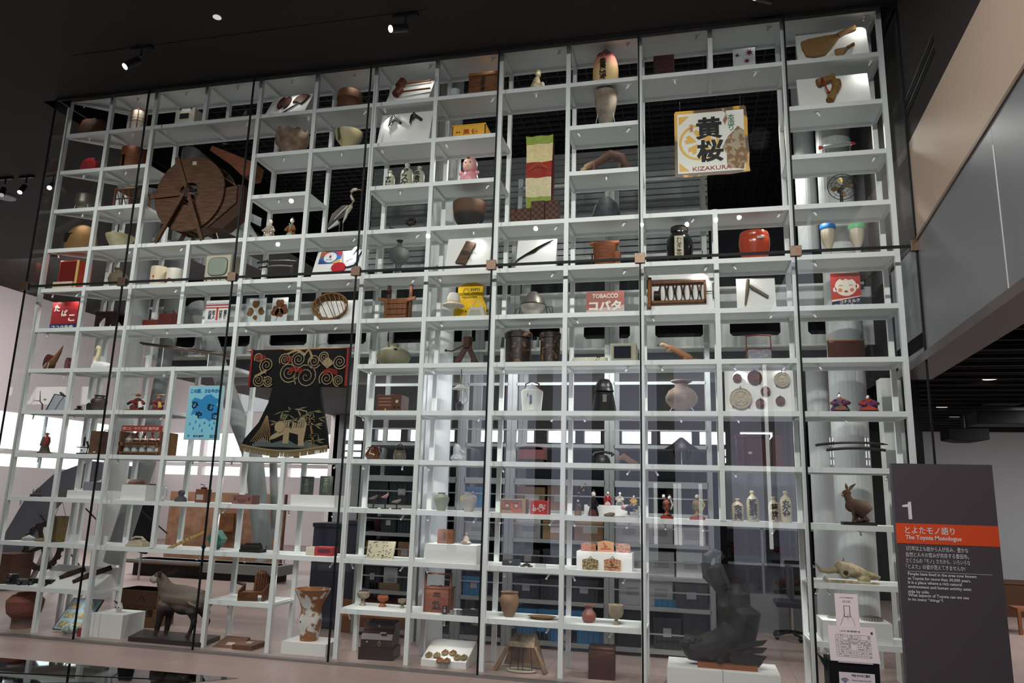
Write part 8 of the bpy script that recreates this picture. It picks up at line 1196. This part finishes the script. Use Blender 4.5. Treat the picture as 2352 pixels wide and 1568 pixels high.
# ---------------------------------------------------------------- room at the right
for k, (u, v) in enumerate(((2275, 868), (2165, 932), (2194, 953), (2174, 963), (2157, 973))): q = atz(u, v, 3.155); solo('downlight', MB().lathe([(.07, 0), (.07, .01)], n=20), glow('warm_downlight_%d' % k, (1, .85, .7), 1.2), 'small recessed ceiling downlight, '+('nearest and largest', 'left one above the projector', 'right one above the projector', 'small one in the middle', 'farthest and smallest')[k], 'downlight', (q.x, q.y, 3.15), group='downlights in the low dark ceiling')
a, b = aty(2180, 990, 5.0), aty(2275, 990, 5.0); w = b.x-a.x; zt = aty(2230, 978, 5.0).z; zb = aty(2230, 1008, 5.0).z; t = thing('ceiling_projector', 'black projector hanging below the low dark ceiling', 'projector', ((a.x+b.x)/2, 5.0, zb)); mk('body', MB().prism([(-w/2, .03), (-w*.2, 0), (w*.2, 0), (w/2, .03), (w/2, zt-zb), (-w/2, zt-zb)], 0, .4), M('060607', .6), t, bevel=.01); mk('mount', MB().tube([(0, .2, zt-zb), (0, .2, 3.16-zb)], .03, 8), BLACK, t)
a = atz(2290, 925, 3.15); t = thing('ceiling_equipment_box', 'black hanging equipment box with a grey top plate beyond the projector', 'equipment', (a.x, a.y-.3, 3.15)); mk('plate', MB().box(-.2, 0, -.03, .2, .3, 0), M('4c5456', .5), t); mk('body', MB().box(-.35, 0, -.3, .4, .4, -.12), M('0c0c0e', .5), t, bevel=.01)
a = atz(2330, 1402, FL); t = thing('brown_bench_wall', 'low brown wooden bench at the far right', 'bench', (a.x, a.y, FL)); hh = aty(2330, 1328, a.y).z-FL; mk('body', MB().box(-.15, 0, 0, 2.5, .5, hh), M('4c3020', .6), t, smooth=False); mk('top', MB().box(-.17, -.02, hh, 2.5, .52, hh+.03), M('5c3c28', .5), t, smooth=False)
a = atz(2349, 1442, FL); t = thing('small_wooden_stool', 'edge of a small wooden stool at the right border', 'stool', (a.x+.16, a.y, FL)); hh = aty(2347, 1382, a.y).z-FL; mk('seat', MB().box(-.2, 0, hh-.04, .2, .35, hh), M('8a5232', .5), t)
for s in (-.18, .18): mk('leg', MB().box(s-.02, 0, 0, s+.02, .04, hh-.04), M('7c4a2e', .5), t)
q = aty(2108, 1020, .9); struct('column', MB().box(q.x-.09, .9, FL, q.x+.06, 1.1, 3.1), M('17181a', .6))
# ---------------------------------------------------------------- ceiling fittings in front
def ceiling_spot(u, v, um, vm, lab, s=1., on=3.5):
    m0 = atz(um, vm, 6.65); e = sight(u, v); hd = Vector((m0.x, m0.y, 6.65-.16*s)); tt = (hd.y-.13-CAM.y)/e.y; lens = CAM+e*tt; ax = (lens-hd); ax = ax.normalized() if ax.length > .02 else Vector((0, -.2, -1)); t = thing('track_spotlight', lab, 'spotlight', m0, group='black ceiling spotlights')
    mk('track_adapter', MB().box(-.14*s, -.02, -.035, .14*s, .02, 0), M('0f0f10', .5), t); mk('stem', MB().tube([(0, 0, -.03), (0, 0, -.13*s)], .012, 8), BLACK, t); d = ax*.11*s; h0 = Vector((0, 0, -.16*s)); L_ = (lens-m0); mk('barrel', MB().tube([L_-ax*.2*s, L_], .042*s, 18), M('131314', .4), t); mk('lens', MB().tube([L_, L_+ax*.004], .036*s, 18), glow('lamp_lens_'+str(u), (1, .96, .9), on), t); return t
ceiling_spot(290, 154, 330, 108, 'black ceiling spotlight pointing left, above the old water wheel'); ceiling_spot(900, 63, 935, 30, 'black ceiling spotlight with a bright lens, above the mallets'); ceiling_spot(1733, -2, 1760, -30, 'black ceiling spotlight cut by the top edge of the picture', 1.1)
ceiling_spot(45, 445, 62, 408, 'black spotlight hanging straight down at the left', 1.0, 2); ceiling_spot(3, 452, 14, 412, 'black spotlight at the very left edge', 1.0, .4); ceiling_spot(113, 434, 124, 405, 'black spotlight seen through the left end glass', 1., 3)
q = atz(503, 38, 6.645); solo('recessed_downlight', MB().lathe([(.045, -.005), (.04, .003)], n=18), glow('downlight_lens', (1, .98, .95), .6), 'tiny recessed downlight in the dark ceiling above the flying squirrel', 'downlight', q)
a, b = atz(172, 131, 6.648), atz(985, 18, 6.648); struct('trim_20', MB().bar(a, b, .008), M('0c0b0b', .5)); q = atz(12, 456, 6.64); solo('round_ceiling_plate', MB().lathe([(.16, -.02), (.17, .005)], n=24), M('8c9098', .5), 'pale round plate on the ceiling at the left edge', 'ceiling plate', q)
# reflecting glass set in the floor at the lower left
m = MB(); P = [(-6.5, -1.18), (-1.98, -1.03), (-2.7, -1.75), (-3.4, -2.6), (-6.5, -2.6)]; m.add([(x, y, FL+.004) for x, y in P]+[(x, y, FL-.02) for x, y in P], [(0,4,3,2,1), (5,6,7,8,9)]+[(i, (i+1) % 5, 5+(i+1) % 5, 5+i) for i in range(5)]); struct('floor_glass', m, M('7d8688', .03, 1., g=.8))
for a, b in (((-5.6, -1.9), (-2.3, -1.25)), ((-5.2, -2.5), (-3.0, -1.6))): struct('floor_joint', MB().bar((a[0], a[1], FL+.005), (b[0], b[1], FL+.005), .008, .004), BLACK)
# ---------------------------------------------------------------- section sign and leaflet stand
SY = -1.5; P = lambda u, v: aty(u, v, SY); x0, x1, zt = 3.457, 4.111, 2.04; SG = M('4a4347', .75, g=1.0)
t = thing('section_sign', 'tall dark grey sign panel with the number 1 and an orange band', 'sign', ((x0+x1)/2, SY, FL)); w = x1-x0; mk('panel', MB().box(-w/2, 0, 0, w/2, .035, zt-FL), SG, t, smooth=False); mk('left_edge_strip', MB().box(-w/2-.006, -.001, 0, -w/2, .036, zt-FL), M('55565c', .4), t, smooth=False)
za, zb = P(2170, 1196).z-FL, P(2170, 1242).z-FL; mk('orange_band', MB().box(-w/2, -.002, zb, w/2, 0, za), M('e0481c', .6, g=1.0), t, smooth=False); TW_ = M('d0ccce', .6)
def stx(s, a, b, c, d, mt=None, bold=.01, nm='lettering'): p, q = P(a, (b+d)/2), P(c, (b+d)/2); zu, zl = P((a+c)/2, b).z, P((a+c)/2, d).z; text(s, mt or TW_, t, (p.x+q.x)/2-t.location.x, -.003, (zu+zl)/2-FL, q.x-p.x, zu-zl, bold=bold, name=nm)
q0, q1 = P(2075, 1185), P(2093, 1146); qx, qz, qw, qh = q0.x-t.location.x, q0.z-FL, q1.x-q0.x, q1.z-q0.z; mk('number', MB().prism([(qx+qw*.62, qz), (qx+qw, qz), (qx+qw, qz+qh), (qx+qw*.72, qz+qh), (qx+qw*.6, qz+qh*.86), (qx, qz+qh*.8), (qx, qz+qh*.7), (qx+qw*.62, qz+qh*.7)], -.003, 0), TW_, t); stx('とよたモノ語り', 2079, 1202, 2193, 1219, nm='title_lettering'); stx('The Toyota Monologue', 2080, 1222, 2209, 1235, bold=.02, nm='title_lettering')
for s, b, c in (('3万年以上も前から人が住み、豊かな', 1247, 2224), ('自然と人々の営みが共存する豊田市。', 1261, 2225), ('たくさんの「モノ」たちから、いろいろな', 1274.5, 2228), ('「とよた」の姿が見えてきませんか?', 1288, 2217)): stx(s, 2081, b, c, b+11, bold=0)
q0, q1 = P(2084, 1303), P(2279, 1308); mk('rule', MB().box(q0.x-t.location.x, -.003, (q0.z+q1.z)/2-FL-.001, q1.x-t.location.x, 0, (q0.z+q1.z)/2-FL+.001), TW_, t)
for s, b, c, k in (('People have lived in the area now known', 1307, 2242, 9), ('as Toyota for more than 30,000 years.', 1317, 2229, 9), ('It is a place where a rich natural', 1326, 2208, 9), ('environment and human activity exist', 1336, 2230, 9), ('side by side.', 1345.5, 2134, 9), ('What aspects of Toyota can we see', 1355, 2224, 9), ('in its many “things”?', 1364, 2165, 8)): stx(s, 2085, b, c, b+k, bold=.012)
SY = -1.8; base = aty(1960, 1512, SY); a, b = aty(1901, 1512, SY).x, aty(2017, 1512, SY).x; cx = (a+b)/2; t = thing('leaflet_stand', 'black pedestal stand with a wireless notice on its front', 'stand', (cx, SY, FL)); w = b-a; zt = base.z-FL
mk('pedestal', MB().box(-w/2, 0, 0, w/2, .22, zt), M('0e0e10', .5), t, smooth=False); mk('side_wing', MB().prism([(-w/2-.06, zt+.03), (-w/2, zt-.02), (-w/2, zt-.09)], .1, .12), M('14241e', .5), t); mk('notice', MB().box(aty(1924, 1536, SY).x-cx, -.003, zt-.32, aty(2006, 1536, SY).x-cx, 0, aty(1965, 1536, SY).z-FL), M('d4c8cc', .6), t, smooth=False)
def stt(s, a, b, c, d, mt, bold=.0): p, q = P(a, (b+d)/2), P(c, (b+d)/2); zu, zl = P((a+c)/2, b).z, P((a+c)/2, d).z; text(s, mt, t, (p.x+q.x)/2-cx, -.004, (zu+zl)/2-FL, q.x-p.x, zu-zl, bold=bold)
NB = M('2a4a90'); stt('FREE Wi-Fiのご案内', 1953, 1539, 1995, 1545, M('3a3444'), .01); stt('FREE', 1933, 1562, 1944, 1566, NB, .03); stt('Museum_Toyota_Free_Wi-Fi', 1954, 1552, 1998, 1555, M('4a4450')); m = MB()
for r in (.012, .021, .03): cc = P(1938, 1559); m.strip([(cc.x-cx+r*cos(a), cc.z-FL+r*sin(a)) for a in [pi*.22+i*pi*.56/8 for i in range(9)]], .004, -.005, -.003)
cc = P(1938, 1558); m.disc(cc.x-cx, cc.z-FL, .004, -.005, -.003, 10); mk('wireless_symbol', m, NB, t)
p0, p1 = P(1906, 1510), P(2019, 1512); wq = p1.x-p0.x; hq = P(1960, 1435).z-p0.z; t = thing('exhibit_map_leaflet', 'pale pink board with a printed grid map of the shelf, on the black stand', 'leaflet', ((p0.x+p1.x)/2, SY+.01, p0.z), rot=(-.2, 0, 0)); hq *= 1.04
mk('board', MB().prism([(-wq*.5, 0), (wq*.52, 0), (wq*.47, hq), (-wq*.5, hq)], 0, .006), M('d8caca', .6), t, smooth=False); mk('ledge', MB().box(-wq*.35, -.02, -.006, wq*.35, .01, 0), M('c8b4bc', .6), t); GL = M('5a5058', .7); m = MB(); random.seed(2)
for i in range(15): x = -wq*.36+i*wq*.72/14; m.box(x-.0005, -.001, hq*.14, x+.0005, 0, hq*.76)
for i in range(14): z = hq*(.14+.62*i/13); m.box(-wq*.36, -.001, z-.0005, wq*.36, 0, z+.0005)
for k in range(60): x, z = -wq*.36+random.randrange(14)*wq*.72/14, hq*(.14+.62*random.randrange(13)/13); m.box(x+.004, -.001, z+.004, x+.011, 0, z+.008)
mk('grid_map', m, GL, t, smooth=False); [mk('void_mark', MB().box(wq*a_, -.0015, hq*b_, wq*c_, -.001, hq*d_), M('d8caca', .6), t, smooth=False) for a_, b_, c_, d_ in ((-.2, .6, -.11, .7), (-.05, .33, .06, .48), (.18, .62, .3, .75))]; mk('black_mark', MB().box(wq*.38, -.001, hq*.8, wq*.42, 0, hq*.87), BLACK, t); text('とよたモノ語り展示資料一覧', GL, t, -wq*.05, -.001, hq*.86, wq*.42, hq*.05)
p0, p1 = P(1924, 1433), P(1978, 1433); wq = p1.x-p0.x; hq = P(1948, 1361).z-p0.z; t = thing('phone_guide_leaflet', 'narrow pale pink leaflet drawn with a hand touching a phone', 'leaflet', ((p0.x+p1.x)/2, SY+.06, p0.z-.02), rot=(-.12, 0, 0)); mk('sheet', MB().box(-wq*.5, 0, 0, wq*.5, .003, hq*1.12), M('dccece', .6), t, smooth=False)
text('とよたモノ語り展示資料一覧', GL, t, 0, -.001, hq*1.0, wq*.58, hq*.035); text('スマートフォンを\nかざしてください', GL, t, 0, -.001, hq*.88, wq*.34, hq*.07); mk('phone_outline', MB().strip([(-wq*.13, hq*.4), (-wq*.13, hq*.74), (wq*.12, hq*.74), (wq*.12, hq*.4), (-wq*.13, hq*.4)], .004, -.0015, 0), BLACK, t); mk('hand_outline', MB().strip([(-wq*.35, hq*.1), (-wq*.2, hq*.35), (-wq*.12, hq*.5)], .002, -.001, 0).strip([(wq*.3, hq*.1), (wq*.25, hq*.3), (wq*.15, hq*.42), (0, hq*.48), (wq*.02, hq*.3)], .002, -.001, 0), GL, t)
# ---------------------------------------------------------------- small white spotlights under the boards
SPOTS = {0: '196,0 319,0 430,0 549,0 673,0 817,0 992,- 1136,- 1288,- 1444,- 1602,- 1765,- 1985,-', 1: '207,0 307,0 380,+ 573,- 710,0 843,- 884,+ 1135,- 1233,0 1445,- 1550,0 1736,- 1999,-', 2: '193,0 290,0 653,0 786,0 877,+ 1025,+ 1328,+ 1446,- 1876,+',
 3: '190,0 275,0 641,0 920,0 1123,- 1393,0 2009,-', 4: '133,+ 298,0 420,- 635,0 817,- 962,- 1088,0 1280,- 1436,- 1595,- 1792,- 1869,+', 5: '121,0 180,- 407,- 668,- 803,- 952,- 1008,+ 1272,- 1438,- 1625,- 1685,+ 1869,+', 6: '109,0 270,- 381,+ 486,- 562,+ 697,- 774,- 864,+ 1011,+ 1216,0 1323,+ 1497,+ 1776,- 1868,+',
 7: '153,- 259,- 381,- 848,+ 992,+ 1153,+ 1443,- 1517,+ 1684,+ 1806,- 1880,+', 8: '77,0 171,0 374,- 830,+ 1104,- 1272,- 1338,+ 1564,0 1691,+ 1939,+', 9: '89,0 196,0 270,+ 442,0 531,0 772,- 834,0 923,0 980,+ 1151,+ 1446,- 1505,+ 1684,+ 2041,-', 10: '50,0 518,- 661,+ 768,- 926,- 978,+ 1093,- 1143,+ 1268,- 1314,+ 1445,- 1527,0 1613,0 1779,- 1976,0',
 11: '460,- 560,+ 653,0 764,- 807,+ 925,- 977,+ 1157,0 1260,- 1314,+ 1436,- 1878,- 1897,+', 12: '193,- 525,+ 801,+ 1020,0 1260,- 1404,- 1892,+'}
cand = [(o.location.x, o.location.z, o['label']) for o in SC.objects if o.parent is None and o.get('label') and -.05 < o.location.y < .5 and o is not shelf]
used = set(); bar_me = {}
def short(s):
    for c in (', ', ' with ', ' holding ', ' standing ', ' in a ', ' on a ', ' behind ', ' between ', ' beside '): s = s.split(c)[0] if len(s.split(c)[0].split()) >= 3 else s
    return ' '.join(s.split()[:9])
proto = {}
for row, s in SPOTS.items():
    for it in s.split():
        u, d = it.split(','); u = float(u); v = 800.
        for _ in range(5): p = aty(u, v, .075); v += (p.z-(ZS[row]-.05))*210
        x = p.x; z = ZS[row]-.0475; best = sorted(cand, key=lambda c: abs(c[0]-x)+(.0 if ZS[min(row+3, 13)]-.1 < c[1] < ZS[row] else 3)+(.6 if c[1] < ZS[min(row+1, 13)]-.1 else 0)); lab = None
        for c in best[:12]:
            for pre in ('small white spotlight aimed at the ', 'second small white spotlight near the '):
                L = pre+short(c[2])
                if L not in used: lab = L; break
            if lab: break
        used.add(lab)
        if d not in proto:
            t = thing('shelf_spotlight', lab, 'spotlight', (x, .075, z), group='small white spotlights under the shelf boards'); k = {'0': .1, '-': -.55, '+': .55}[d]
            mk('mounting_bar', MB().box(-.028, -.012, -.007, .028, .012, 0), WHITE, t, smooth=False); mk('barrel', MB().tube([(0, 0, -.012), (k*.05, -.015, -.058)], .0095, 10), M('dcdcdc', .4, g=1.3), t); proto[d] = t
        else: clone(proto[d], (x, .075, z), label=lab)
        light('SPOT', 'shelf_spotlight_beam', (x+{'0': .005, '-': -.03, '+': .03}[d], .06, z-.062), (x+{'0': .05, '-': -.25, '+': .25}[d], .3, z-.5), 3.4, (1, .97, .93), .01, spot=120, blend=.9)
